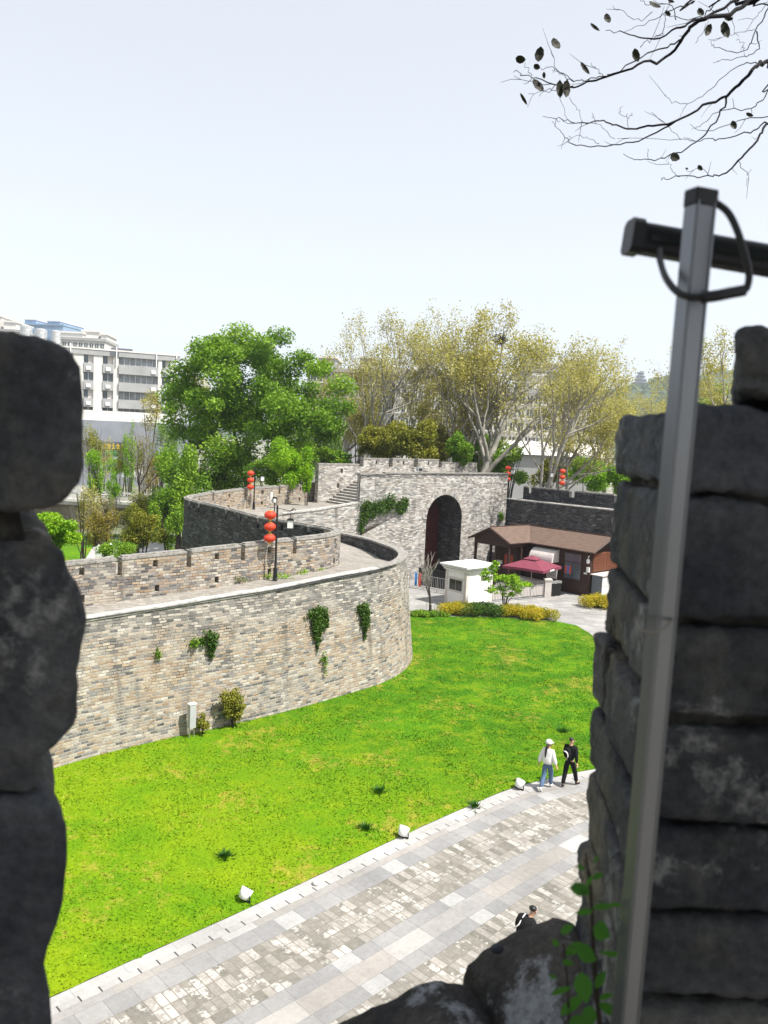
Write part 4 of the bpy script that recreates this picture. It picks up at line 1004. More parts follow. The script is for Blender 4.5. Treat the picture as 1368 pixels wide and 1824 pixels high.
SH = [('young_tree', 520, 66, 775, 880, 90, 'fresh green young trees standing between the second lantern post and the stairs', 41, 9000, .2, 'lf_bright'),
      ('young_tree', 592, 80, 790, 850, 80, 'bright green leafy tree just left of the gatehouse pier', 42, 6000, .26, 'lf_shrub'),
      ('cypress', 547, 64, 822, 880, 22, 'small lime green cone shaped cypress behind the back battlement', 43, 3000, .16, 'lf_bright'),
      ('shrub', 668, 80, 760, 830, 90, 'olive brown shrub behind the left merlons of the gatehouse', 44, 7000, .26, 'lf_olive'),
      ('shrub', 742, 78, 735, 830, 110, 'tall olive shrub behind the middle of the gatehouse battlement', 45, 9000, .26, 'lf_olive'),
      ('shrub', 818, 77, 765, 840, 62, 'deep green shrub rising behind the right merlons of the gatehouse', 46, 6000, .24, 'lf_shrub'),
      ('shrub', 905, 86, 790, 870, 95, 'green shrub behind the lantern at the gatehouse corner', 47, 7000, .26, 'lf_shrub'),
      ('shrub', 975, 92, 800, 880, 80, 'olive shrub behind the forked plane tree', 48, 5000, .28, 'lf_olive'),
      ('shrub', 1045, 84, 805, 890, 95, 'yellow green bush behind the lantern on the grey rampart', 49, 8000, .26, 'lf_bright'),
      ('shrub', 1110, 80, 812, 895, 80, 'yellow green bush beside the stone parapet above the grey rampart', 50, 7000, .26, 'lf_bright'),
      ('shrub', 1270, 90, 680, 800, 110, 'yellow green bush under the plane tree right of the aluminium post', 51, 7000, .3, 'lf_shrub'),
      ('round_shrub', 78, 42, 903, 1010, 140, 'lime green domed shrub beyond the wall, low at the left', 52, 16000, .15, 'lf_bright'),
      ('shrub', 182, 50, 895, 1000, 70, 'brownish new leaf shrub right of the lime green dome', 53, 2600, .14, 'lf_brown'),
      ('shrub', 252, 54, 890, 1000, 100, 'olive shrub with rust tinted top just left of the fortress wall bulge', 54, 9500, .15, 'lf_olive'),
      ('shrub', 205, 46, 960, 1010, 90, 'low green shrub behind the second merlon from the left', 55, 3500, .13, 'lf_shrub'),
      ('young_tree', 165, 88, 795, 895, 45, 'lime green young tree beside the left stone merlon', 56, 3500, .2, 'lf_bright'),
      ('young_tree', 232, 98, 742, 880, 34, 'slim upright fresh green tree in front of the hotel podium', 57, 3000, .22, 'lf_bright'),
      ('shrub', 205, 92, 830, 900, 34, 'small yellow green tree by the bridge balustrade', 58, 1800, .2, 'lf_bright'),
      ('shrub', 272, 97, 810, 880, 40, 'thin yellowish shrub by the road left of the broad green tree', 59, 1500, .2, 'lf_brown'),
      ('shrub', 268, 110, 690, 770, 60, 'beige budding tree top in front of the hotel corner', 60, 1700, .25, 'lf_plane'),
      ('shrub', 345, 120, 630, 760, 75, 'beige budding tree top behind the broad green tree', 61, 3200, .28, 'lf_plane')]
for a in SH: shrub(*a, group=G1)
for a in [('young_tree', 560, 88, 735, 860, 130, 'broad light green tree filling the gap between the broad green tree and the gatehouse pier', 62, 13000, .24, 'lf_shrub'),
      ('young_tree', 480, 70, 800, 890, 90, 'shaded green young tree behind the second red lantern post', 63, 7000, .22, 'lf_green'),
      ('young_tree', 400, 74, 790, 890, 120, 'dark leafy tree under the left half of the broad green tree', 64, 12000, .24, 'lf_green'),
      ('shrub', 300, 66, 850, 985, 80, 'green leafy shrub against the dark bulge of the fortress wall', 65, 8000, .2, 'lf_shrub'),
      ('shrub', 230, 100, 770, 850, 70, 'wispy olive green tree in front of the shop fascia', 66, 3600, .22, 'lf_olive'),
      ('shrub', 165, 104, 740, 830, 60, 'wispy yellow green tree by the dark left stone in front of the hotel podium', 67, 2600, .22, 'lf_olive'),
      ('shrub', 292, 100, 745, 860, 70, 'sparse yellow green tree between the hotel and the broad green tree', 68, 4200, .22, 'lf_shrub'),
      ('shrub', 640, 92, 700, 820, 90, 'amber brown budding tree low between the trunks left of the gatehouse', 69, 3800, .24, 'lf_plane'),
      ('shrub', 860, 94, 770, 850, 110, 'olive undergrowth behind the slim leaning plane trunk', 70, 8000, .26, 'lf_shrub')]: shrub(*a, group=G1)
for a in [('shrub', 185, 112, 765, 860, 50, 'thin grey green tree before the hotel podium near the left stone', 76, 1900, .2, 'lf_plane'),
      ('shrub', 258, 108, 770, 865, 56, 'thin bronze budding tree before the hotel podium', 77, 2000, .2, 'lf_brown'),
      ('shrub', 215, 106, 800, 866, 60, 'low lime bushes by the road behind the bridge', 78, 3000, .22, 'lf_bright'),
      ('shrub', 285, 104, 800, 870, 44, 'low green bush by the road close to the broad green tree', 79, 2600, .22, 'lf_shrub'),
      ('shrub', 170, 82, 880, 960, 90, 'brown green scrub on the bank below the bridge, left end', 94, 4500, .2, 'lf_brown'),
      ('shrub', 250, 84, 878, 960, 100, 'olive scrub on the bank below the bridge, right end', 95, 6000, .2, 'lf_olive'),
      ('young_tree', 150, 64, 850, 960, 60, 'twiggy amber young tree close to the left stone above the lime dome', 96, 2200, .16, 'lf_plane'),
      ('shrub', 705, 86, 752, 830, 100, 'olive green shrub between the two middle shrubs behind the gatehouse', 88, 8000, .26, 'lf_olive'),
      ('shrub', 790, 88, 750, 835, 80, 'tall olive shrub just left of the deep green shrub behind the gatehouse', 89, 6500, .26, 'lf_olive')]: shrub(*a, group=G1)
for i, (x, y, h) in enumerate(((-5, -6.5, 8.5), (.2, -8.5, 9.5), (6.5, -7.5, 9))):  # unseen trees added behind the camera to darken the foreground stones
    broad_tree('walk_tree', (x, y, 10.3), ['leafy tree on the wall walk behind the viewpoint, left one', 'leafy tree on the wall walk behind the viewpoint, middle one', 'leafy tree on the wall walk behind the viewpoint, right one'][i], 170 + i, (0, 0, h * .52), (3.4, 2.4, h * .5), 9000, .3, 'lf_canopy', lumps=26, lr=.34, L0=4, r0=.2)
# ---- bare trees by the bridge
def bare_tree(px, y, top, label, seed, group=None, foot=None, L0f=.4, name='bare_tree', spread=26, r0=.12, mat='bark_twig', kids=(4, 3, 3)):
    r_ = np.random.default_rng(seed); b = ground_at(px, y); b.x = float(aty(px, 900, y)[0]); h = px_h(px, top, y)
    root = empty(name, b, label, 'tree', group); polys, tips = grow(r_, (0, 0, 0), h * L0f, r0, 4, kids, spread, wig=.12, trop=.06, first=.5)
    sc = h / max(p.z for p in tips); root.scale = (sc,) * 3
    wood([q for q in polys if q[2] < 2], 'trunk', M['bark'], root); wood([q for q in polys if q[2] >= 2], 'twigs', M[mat], root); return root, tips
GB = 'bare trees by the bridge'
bare_tree(247, 90, 738, 'dark bare tree with upright fan of twigs by the bridge', 71, GB, r0=.16, kids=(5, 4, 3), spread=30)
bare_tree(191, 89, 760, 'thin bare tree just right of the lime young tree by the bridge', 72, GB)
bare_tree(200, 60, 880, 'bare twiggy tree above the lime green dome', 73, GB, r0=.07, spread=34)
bare_tree(145, 62, 870, 'low bare tree beside the left stone merlon', 74, GB, r0=.07, spread=36)
bare_tree(287, 84, 860, 'leaning bare tree close to the broad green tree', 75, GB, r0=.08, spread=34)

# ---- forecourt planting
def pt_shrub(name, pts2, h, width, label, seed, n, leaf, mat, cat='hedge', group=None):
    """clipped hedge following a short line"""
    r_ = np.random.default_rng(seed); P2 = [np.array(p, float) for p in pts2]; mid = sum(P2) / len(P2)
    root = empty(name, (mid[0], mid[1], 0), label, cat, group)
    d = [np.linalg.norm(b - a) for a, b in zip(P2[:-1], P2[1:])]; cum = np.concatenate([[0], np.cumsum(d)])
    lumps = 54; n = int(n * 1.9); out = []; off = []
    for i in range(lumps):
        q = r_.random() * cum[-1]; j = min(np.searchsorted(cum, q, 'right') - 1, len(d) - 1); t = (q - cum[j]) / d[j]
        c = P2[j] * (1 - t) + P2[j + 1] * t + r_.normal(0, width * .36, 2) - mid; rad = width * r_.uniform(.3, .55); k = n // lumps
        u = r_.normal(0, 1, (k, 3)); u /= np.linalg.norm(u, axis=1)[:, None]; u *= (.55 + .45 * r_.random((k, 1)))
        hh = h * r_.uniform(.75, 1.08); p = np.c_[c[0] + u[:, 0] * rad, c[1] + u[:, 1] * rad, hh * .55 + u[:, 2] * hh * .5]
        out.append(p); off.append(np.full(k, r_.uniform(.0, .45)))
    P = np.concatenate(out); P[:, 2] = np.abs(P[:, 2]); lo = np.concatenate(off)
    leaf_mesh('foliage', P, leaf, M[mat], root, r_, lo)
    m = MB()
    m.tube([(p[0] - mid[0], p[1] - mid[1], .03) for p in P2], .03, 4)
    for i in range(14):
        q = P2[0] + (P2[-1] - P2[0]) * (i + .5) / 14 - mid; m.tube([(q[0], q[1], .03), (q[0] + r_.normal(0, .1), q[1] + r_.normal(0, .1), h * .6)], [.02, .01], 4, cap=False)
    m.build('stems', M['bark'], root); return root
GH = 'clipped hedges along the lawn'
pt_shrub('hedge', [(2.3, 52.8), (3.6, 53.2), (4.6, 53.3)], .35, .7, 'low straggly green hedge at the lawn edge under the bare young tree', 81, 4200, .10, 'lf_shrub', group=GH)
pt_shrub('hedge', [(4.7, 53.8), (5.6, 54.2), (6.1, 54.5)], .75, 1.0, 'yellow tipped hedge clump in front of the white booth corner', 82, 5200, .10, 'lf_yellow', group=GH)
pt_shrub('hedge', [(6.0, 53.9), (7.0, 54.2), (8.2, 54.1)], .85, 1.25, 'dark green hedge clump between the two yellow ones', 83, 6500, .10, 'lf_ivy', group=GH)
pt_shrub('hedge', [(8.6, 54.2), (9.8, 54.0), (10.8, 53.6), (11.5, 53.4)], .8, 1.1, 'golden orange tipped hedge clump right of the small maple', 84, 8000, .10, 'lf_yellow', group=GH)
pt_shrub('hedge', [(15.6, 58.3), (16.4, 58.6), (17.3, 58.8)], .95, 1.1, 'rounded yellow green hedge by the parcel cabinet', 85, 5000, .11, 'lf_yellow', group=GH)
# small bright maple
root = empty('maple', (8.63, 54.6, 0), 'small lime green maple with several thin stems in front of the booth', 'tree'); r_ = np.random.default_rng(87)
m = MB()
tp = []
for i in range(7):
    a = i * .9 + r_.random() * .4; e = Vector((cos(a) * r_.uniform(.5, 1.3), sin(a) * .8, r_.uniform(1.7, 2.7))); k_ = Vector((e.x * .25, e.y * .25, e.z * .5)); m.tube([Vector((r_.normal(0, .05), r_.normal(0, .05), 0)), k_, e], [.045, .03, .01], 5, cap=False); tp.append(e)
    for j in range(4): 
        q = e * r_.uniform(.65, 1) + Vector(r_.normal(0, .1, 3)); m.tube([k_.lerp(e, r_.uniform(.2, .8)), q + Vector(r_.normal(0, .3, 3))], [.012, .005], 3, cap=False)
m.build('trunk', M['bark'], root, smooth=True)
Ps, Ls = [], []
for (cx, cz, rx, rz) in ((-.9, 3.05, .5, .35), (-1.25, 2.4, .6, .35), (-.35, 2.5, .7, .4), (.5, 2.6, .7, .35), (1.1, 2.3, .75, .3), (-.9, 1.75, .6, .3), (.1, 1.85, .8, .35), (.8, 1.75, .7, .3), (-1.45, 2.9, .35, .25), (-.75, 3.5, .25, .3), (1.5, 2.15, .4, .15), (.2, 1.4, .5, .2)):
    p, l = lumpy(r_, 420, (cx, r_.normal(0, .3), cz), (rx * 1.15, rx, rz * 1.25), 16, .34, .1); Ps.append(p); Ls.append(l)
leaf_mesh('crown', np.concatenate(Ps), .13, M['lf_bright'], root, r_, np.concatenate(Ls) * .8 + .15)
# bare young tree with its stake frame
root, tips = bare_tree(776, 53.2, 985, 'bare young tree with pale twigs in front of the arched gateway', 91, None, L0f=.42, name='young_tree', spread=24, r0=.09, mat='bark_plane')
stk = empty('tree_stake', (root.location.x, root.location.y, 0), 'thin metal stake frame round the foot of the bare young tree', 'stake'); m = MB()
for sx_, sy_ in ((-.28, -.1), (.3, .05)): m = MB(); m.tube([(sx_, sy_, 0), (sx_, sy_, .85)], .016, 5); m.build('stake', M['steel'], stk)
m = MB(); m.tube([(-.28, -.1, .8), (0, -.16, .8), (.3, .05, .8)], .014, 5); m.build('rail', M['steel'], stk)

# ---- plants growing on the walls
def hanging(name, p, drop, w, label, seed, n, mat, out, leaf=.11, group=None, bush=.3):
    """ivy mass rooted in the wall: a small head and strands that hang down the face"""
    r_ = np.random.default_rng(seed); root = empty(name, p, label, 'wall plant', group); o_ = Vector(out); t_ = Vector((-o_.y, o_.x, 0)); P = []
    ns = max(5, int(w * 14)); m = MB()
    for i in range(ns):
        s_ = r_.normal(0, w * .3); L_ = drop * r_.uniform(.35, 1.0) * (1 - min(.7, abs(s_) / w * .8)); k = int(n / ns)
        q = r_.random(k) * L_; bow = .16 * np.sqrt(np.clip(q, 0, .3) / .3)
        for a in range(k):
            v = t_ * (s_ + r_.normal(0, .05)) + o_ * (bow[a] + r_.normal(0, .045) + .04) + Vector((0, 0, -q[a])); P.append(tuple(v))
        m.tube([(0, 0, 0), tuple(t_ * s_ * .6 + o_ * .16), tuple(t_ * s_ + o_ * .12 + Vector((0, 0, -L_)))], [.012, .01, .004], 3, cap=False)
    for a in range(int(n * bush)):
        v = t_ * r_.normal(0, w * .33) + o_ * abs(r_.normal(.05, .12)) + Vector((0, 0, r_.normal(0, .12))); P.append(tuple(v))
    leaf_mesh('foliage', P, leaf, M[mat], root, r_, r_.random(len(P)) * .4, droop=1.2); m.build('stems', M['bark'], root)
    return root
def on_face(px, py):
    """point of the curved court face seen at this place of the photograph"""
    best = None
    for q in np.arange(2, sn + 9, .1):
        for z in np.arange(0.1, 5.4, .1):
            f = 1 - z / max(.1, IL.z(q) - .12); p = IL.at(q, -.6 * max(0, f)); v = np.array([p[0], p[1], z]) - CAM; d_ = v @ _f
            e = abs(CX + FPX * (v @ _rt) / d_ - px) + abs(CY - FPX * (v @ _up) / d_ - py)
            if best is None or e < best[0]:
                t = IL.at(q + .05) - IL.at(q - .05); nn = np.array([t[1], -t[0]]); nn /= np.linalg.norm(nn); best = (e, (p[0], p[1], z), (nn[0], nn[1], 0))
    return best[1], best[2]
for px, py, dr_, w_, n_, lb, sd_ in ((565, 1090, 1.9, .75, 2600, 'thick green creeper hanging from the curved wall, the larger of two, left of the other', 101), (645, 1084, 1.75, .5, 1900, 'narrow green creeper hanging on the curved wall near its rounded end', 102),
                                     (372, 1134, 1.0, .5, 700, 'small fern like tuft with brown trailing roots on the curved wall', 103), (344, 1140, .2, .4, 260, 'little yellow green sprig on the curved wall left of the fern tuft', 104), (282, 1160, .35, .12, 90, 'tiny weed sprouting on the curved wall nearest the left merlon', 105),
                                     (576, 1170, .9, .14, 160, 'thin straggling creeper below the larger hanging creeper', 106)):
    p, o_ = on_face(px, py); hanging('creeper', p, dr_, w_, lb, sd_, n_, 'lf_ivy' if n_ > 300 else 'lf_shrub', o_, .12 if n_ > 500 else .09)
def face_bush(px, py, w, h, label, seed, n, mat):
    p, o_ = on_face(px, py); r_ = np.random.default_rng(seed); o_ = Vector(o_); loc = Vector((p[0], p[1], 0)) + o_ * .35
    root = empty('climber', loc, label, 'wall plant'); P, lo = lumpy(r_, n, (0, 0, h * .55), (w, .38, h * .5), 22, .32, .4); P[:, 2] = np.maximum(P[:, 2], .03)
    t_ = Vector((-o_.y, o_.x, 0)); Q = np.c_[P[:, 0] * t_.x + P[:, 1] * o_.x, P[:, 0] * t_.y + P[:, 1] * o_.y, P[:, 2]]
    leaf_mesh('foliage', Q, .11, M[mat], root, r_, lo, droop=.5); m = MB()
    for i in range(6): m.tube([(0, 0, 0), tuple(t_ * r_.normal(0, w * .4) + Vector((0, 0, h * .8)))], [.02, .006], 4, cap=False)
    m.build('stems', M['bark'], root)
face_bush(408, 1283, .78, 1.85, 'yellowish green climber bush at the foot of the curved wall', 111, 2600, 'lf_olive')
face_bush(356, 1306, .28, .95, 'small climber beside the grey cabinet at the wall foot', 112, 500, 'lf_olive')
# vine on the gatehouse
r_ = np.random.default_rng(115); root = empty('vine', GF(-5, -.1, 5), 'dark green vine spread over the gatehouse wall left of the arch', 'wall plant'); P = []
for s_, z_, rs_, rz_, n_ in ((-6.3, 6.35, .7, .5, 500), (-5.2, 6.2, .8, .6, 650), (-4.1, 6.5, .7, .75, 650), (-2.9, 6.2, .7, .6, 500), (-2.5, 6.6, .4, .5, 200), (-2.9, 5.9, .35, .35, 140), (-6.6, 5.5, .45, .6, 360), (-6.9, 4.7, .25, .6, 180), (-5.9, 5.6, .5, .3, 200)):
    for i in range(n_): P.append(np.array(GF(s_ + r_.normal(0, rs_ * .5), -.08 - abs(r_.normal(0, .12)), z_ + r_.normal(0, rz_ * .45))) - np.array(root.location))
leaf_mesh('foliage', P, .17, M['lf_ivy'], root, r_, r_.random(len(P)) * .45, droop=.6); m = MB()
for s_ in np.arange(-6.6, -1.5, .5): m.tube([tuple(np.array(GF(-6.9, -.03, 4.0)) - np.array(root.location)), tuple(np.array(GF(s_, -.05, 6.2)) - np.array(root.location))], [.02, .008], 4, cap=False)
m.build('stems', M['bark'], root)
p = np.array(GF(8.9, -.05, 5.2)); hanging('creeper', tuple(p), .7, .4, 'green tuft growing in the corner of gatehouse and grey rampart', 116, 420, 'lf_shrub', (GN[0] * -1, GN[1] * -1, 0), .16)
p = np.array(at(1072, 952, 3.2)); pf_ = CWL.at(CWL.near(p[:2]), -.3); hanging('creeper', (pf_[0], pf_[1], 3.6), .4, .4, 'small weed on the grey rampart above the ticket house roof', 117, 150, 'lf_shrub', (-.7, -.71, 0), .14)
# weeds along the foot of the walkway parapet
for q, (px, py) in enumerate(((505, 1030), (472, 1030), (424, 1036), (535, 1023), (560, 1018))):
    p = at(px, py, 5.32); r_ = np.random.default_rng(120 + q); root = empty('weed', tuple(p), ['yellow green weed right of the first lantern post foot', 'tiny weed left of the first lantern post foot', 'dark weed at the parapet foot, second left of the lantern post', 'grassy weed on the walkway right of the lantern post', 'grassy weed where the walkway parapet curves round'][q], 'weed', 'weeds on the walkway')
    leaf_mesh('foliage', r_.normal(0, 1, (90, 3)) * (.22, .1, .06) + (0, 0, .1), .11, M['lf_bright' if q != 2 else 'lf_ivy'], root, r_, up=0)
# dark grass tufts on the lawn
tl = ['dark green grass tuft at the left of the lawn', 'dark grass tuft left of the middle spotlight', 'dark grass tuft farther up the lawn above the middle spotlight', 'dark grass tuft between the middle and right spotlights', 'dark grass tuft behind the walking couple']
for q, (px, py) in enumerate(((400, 1527), (652, 1476), (676, 1410), (845, 1437), (1003, 1303))):
    b = at(px, py, .02); r_ = np.random.default_rng(130 + q); n_ = 170; az = r_.random(n_) * 6.28; rr_ = np.abs(r_.normal(0, .1, n_)); ht = r_.uniform(.07, .17, n_)
    V = np.zeros((n_, 3, 3)); c0 = np.c_[np.cos(az) * rr_, np.sin(az) * rr_, np.zeros(n_)]; V[:, 0] = c0 + np.c_[-np.sin(az), np.cos(az), np.zeros(n_)] * .022; V[:, 1] = c0 - np.c_[-np.sin(az), np.cos(az), np.zeros(n_)] * .022
    V[:, 2] = c0 * 2.0 + np.c_[np.zeros(n_), np.zeros(n_), ht]
    o = np_mesh('grass_tuft', V.reshape(-1, 3), np.arange(3 * n_).reshape(-1, 3), M['lf_tuft'], rnd=r_.random(n_), loc=tuple(b)); tag(o, tl[q], 'grass tuft', 'dark grass tufts on the lawn')

# ---- tree on the wall walk beside the photographer: unseen crown added overhead for shade, bare twigs reaching into view
def crop(x, y): return (888 + x / 2.85, y / 2.85)
tree = empty('overhanging_tree', (4.4, -2.6, 10.35), 'nearly leafless dark branches of a tree hanging into the top right corner', 'tree')
tl_ = Vector(tree.location); m = MB(); J = Vector((4.9, 3.0, 16.6))
m.tube([(4.4, -2.6, 10.3), (4.3, -2.3, 12.2), (3.9, -1.8, 14.3), (3.5, -1.2, 16.2), (3.0, -.7, 18)], [.2, .17, .14, .1, .04], 10)
m.tube([(4.3, -2.3, 12.4), (5.0, -.6, 14.6), (5.1, 1.4, 16.0), tuple(J)], [.12, .09, .06, .04], 8)
for e in ((1.2, -.8, 17), (4.6, 1.0, 17.2), (2.5, 1.4, 17), (2.0, -2.4, 17.4), (4.0, -2.2, 18), (.8, .6, 16.2)):
    m.tube([(3.75, -1.5, 15.0), tuple((Vector((3.75, -1.5, 15.0)) + Vector(e)) * .5 + Vector((0, 0, .4))), e], [.08, .05, .015], 6)
m.build('trunk', M['bark'], tree, smooth=True)
BR = [([(1500, -150), (1280, 0), (1180, 65), (1020, 110), (940, 190), (850, 290), (700, 335), (520, 395), (380, 437), (290, 430), (170, 385), (75, 368)], .011, .0014, 4.3),
      ([(1400, -120), (1210, 0), (1020, 100), (900, 145), (770, 200), (640, 165), (545, 155)], .009, .0015, 4.4), ([(940, 190), (900, 222), (760, 275), (580, 370), (450, 405), (385, 415), (300, 355), (215, 345)], .005, .0012, 4.28),
      ([(1600, 180), (1368, 305), (1320, 330), (1230, 415), (1160, 485), (1060, 525), (900, 615), (720, 652), (620, 650), (530, 620), (430, 628), (330, 605), (225, 590)], .010, .0012, 4.5),
      ([(900, 615), (740, 700), (580, 735), (390, 740), (330, 685), (270, 615)], .005, .0012, 4.5), ([(1160, 485), (1135, 560), (1030, 700), (900, 780), (780, 810), (690, 812), (635, 780)], .006, .0013, 4.5),
      ([(1600, 560), (1368, 620), (1300, 660), (1150, 700), (1040, 710), (920, 710), (600, 705)], .005, .001, 4.7), ([(1600, 450), (1368, 630), (1310, 720), (1220, 820), (1140, 885), (1080, 895), (920, 898), (850, 912), (825, 905)], .007, .0011, 4.6),
      ([(1320, 330), (1220, 330), (1100, 430), (990, 515), (880, 518), (845, 480)], .003, .001, 4.5), ([(1450, -120), (1368, 30), (1310, 160), (1240, 260), (1100, 240), (1080, 205)], .005, .001, 4.9), ([(1310, 160), (1320, 250), (1240, 285), (1150, 300), (1090, 320)], .004, .001, 4.9),
      ([(1100, -100), (1000, 0), (900, 45), (800, 100), (640, 162)], .005, .001, 4.4), ([(1250, -100), (1120, 0), (1040, 80), (900, 90), (860, 62)], .005, .001, 4.8), ([(1600, 560), (1368, 590), (1220, 610), (1060, 670), (970, 630)], .004, .001, 4.9), ([(1500, 300), (1368, 465), (1285, 550), (1140, 560), (1020, 640), (980, 662)], .004, .001, 4.8),
      ([(385, 415), (300, 355), (265, 252)], .0022, .001, 4.28), ([(170, 385), (135, 320)], .0018, .001, 4.3), ([(530, 390), (495, 350), (470, 320)], .0018, .001, 4.3), ([(290, 430), (205, 490)], .002, .001, 4.3), ([(380, 437), (250, 470), (150, 478)], .0022, .001, 4.3), ([(290, 432), (160, 412), (78, 385)], .0022, .001, 4.3),
      ([(770, 200), (830, 170), (850, 80), (880, 0)], .003, .001, 4.4), ([(720, 240), (780, 200), (840, 170)], .002, .001, 4.4), ([(900, 100), (880, 30), (760, 20), (720, 0)], .003, .001, 4.5), ([(780, 60), (720, 105), (640, 70), (580, 28)], .002, .001, 4.5), ([(360, 495), (400, 560), (430, 628)], .0013, .001, 4.4), ([(310, 500), (350, 605)], .0013, .001, 4.4),
      ([(660, 650), (655, 600), (615, 575), (630, 542)], .0016, .001, 4.5), ([(655, 600), (680, 575)], .0013, .001, 4.5), ([(590, 705), (500, 620), (475, 575)], .0014, .001, 4.5), ([(925, 710), (860, 640), (775, 570)], .0014, .001, 4.6), ([(1220, 820), (1260, 890), (1255, 945)], .002, .001, 4.6), ([(1260, 890), (1280, 860)], .0014, .001, 4.6), ([(1080, 895), (1030, 860), (955, 868)], .0018, .001, 4.6), ([(920, 898), (870, 840), (860, 820)], .0016, .001, 4.6),
      ([(390, 740), (345, 718)], .0013, .001, 4.5), ([(510, 730), (450, 700), (355, 690)], .0015, .001, 4.5), ([(760, 805), (757, 755)], .0012, .001, 4.5), ([(1240, 260), (1250, 220), (1205, 205)], .0016, .001, 4.9), ([(1300, 150), (1210, 170), (1080, 205)], .0016, .001, 4.9), ([(1368, 20), (1290, 90), (1215, 105)], .002, .001, 4.9), ([(1000, 220), (1040, 150), (1050, 120)], .0014, .001, 4.6), ([(1160, 36), (1200, 140), (1195, 170)], .0016, .001, 4.6)]
m = MB(); r_ = np.random.default_rng(141)
for pts, ra, rb, y in BR:
    W = [Vector(aty(*crop(*p), y + .12 * sin(i * 1.7))) for i, p in enumerate(pts)]
    if pts[0][0] > 1368 or pts[0][1] < 0: W = [J.lerp(W[0], .0), J.lerp(W[0], .5) + Vector((0, 0, .1))] + W; ra_ = ra * 1.6
    else: ra_ = ra
    W = [Vector(p) for p in spline([tuple(p) for p in W], 5)]; n = len(W)
    for i in range(1, n - 1): W[i] += Vector(r_.normal(0, .005, 3))
    m.tube(W, [ra_ + (rb - ra_) * (i / (n - 1)) ** .7 for i in range(n)], 6)
    for _ in range(int(len(pts) * .4)):
        i = r_.integers(max(1, n // 3), n - 1); d = (W[i] - W[i - 1]).normalized(); q = (d + Vector(r_.normal(0, .55, 3))).normalized(); l = r_.uniform(.04, .16)
        m.tube([W[i], W[i] + q * l * .5, W[i] + q * l + Vector((0, 0, r_.uniform(-.02, .03)))], [.0016, .0013, .0008], 4)
m.build('branches', M['twig_black'], tree, smooth=True)
LV = [(555, 92, 50, 40, 75), (490, 137, 60, 24, 40), (293, 220, 62, 50, 60), (208, 275, 78, 46, 100), (112, 300, 52, 34, 10), (195, 338, 36, 30, 30), (231, 382, 34, 18, 90), (203, 432, 80, 46, 50), (312, 452, 92, 40, 90), (346, 450, 90, 46, 95), (440, 346, 76, 28, 55), (700, 280, 70, 36, 75), (795, 22, 66, 36, 25), (1028, 60, 44, 36, 60), (1066, 152, 66, 36, 115), (1154, 150, 86, 46, 75), (860, 66, 36, 22, 40), (897, 795, 52, 46, 30), (1196, 634, 46, 34, 70), (1275, 582, 40, 22, 20), (128, 503, 70, 16, 60), (876, 4, 36, 24, 20), (1168, 92, 46, 26, 10), (956, 856, 14, 12, 0), (1024, 852, 34, 26, 50), (560, 380, 18, 10, 20)]
m = MB()
for x, y, l, w, a in LV:
    c = Vector(aty(*crop(x, y), 4.35)); k_ = 4.35 / FPX / 2.85; e1 = Vector(_rt) * cos(radians(a)) - Vector(_up) * sin(radians(a)); e2 = Vector(_rt) * sin(radians(a)) + Vector(_up) * cos(radians(a)); f_ = Vector(_f); r0_ = r_.normal(0, .25)
    pr_ = [(-.5, 0), (-.32, .38), (0, .5), (.3, .34), (.5, 0)]; mid = [c + e1 * l * k_ * t + f_ * (.012 * (1 - 4 * t * t)) for t, _ in pr_]
    up_ = [c + e1 * l * k_ * t + (e2 * .97 + f_ * (.3 + r0_)) * w * k_ * s for t, s in pr_]; dn = [c + e1 * l * k_ * t - (e2 * .97 - f_ * (.3 - r0_)) * w * k_ * s for t, s in pr_]
    for i in range(4): m.face([mid[i], mid[i + 1], up_[i + 1], up_[i]]); m.face([mid[i + 1], mid[i], dn[i], dn[i + 1]])
m.build('leaves', M['lf_black'], tree)
r_ = np.random.default_rng(143); Ps, Ls = [], []
P, lo = lumpy(r_, 17000, (2.5, -.9, 16.9), (3.3, 2.9, 1.9), 34, .34, .25)  # unseen dense crown, placed and sized to shade the near parapet
leaf_mesh('crown', P, .16, M['lf_canopy'], tree, r_, lo, aspect=.7)  # unseen crown, added to shade the near parapet
adopt(tree)
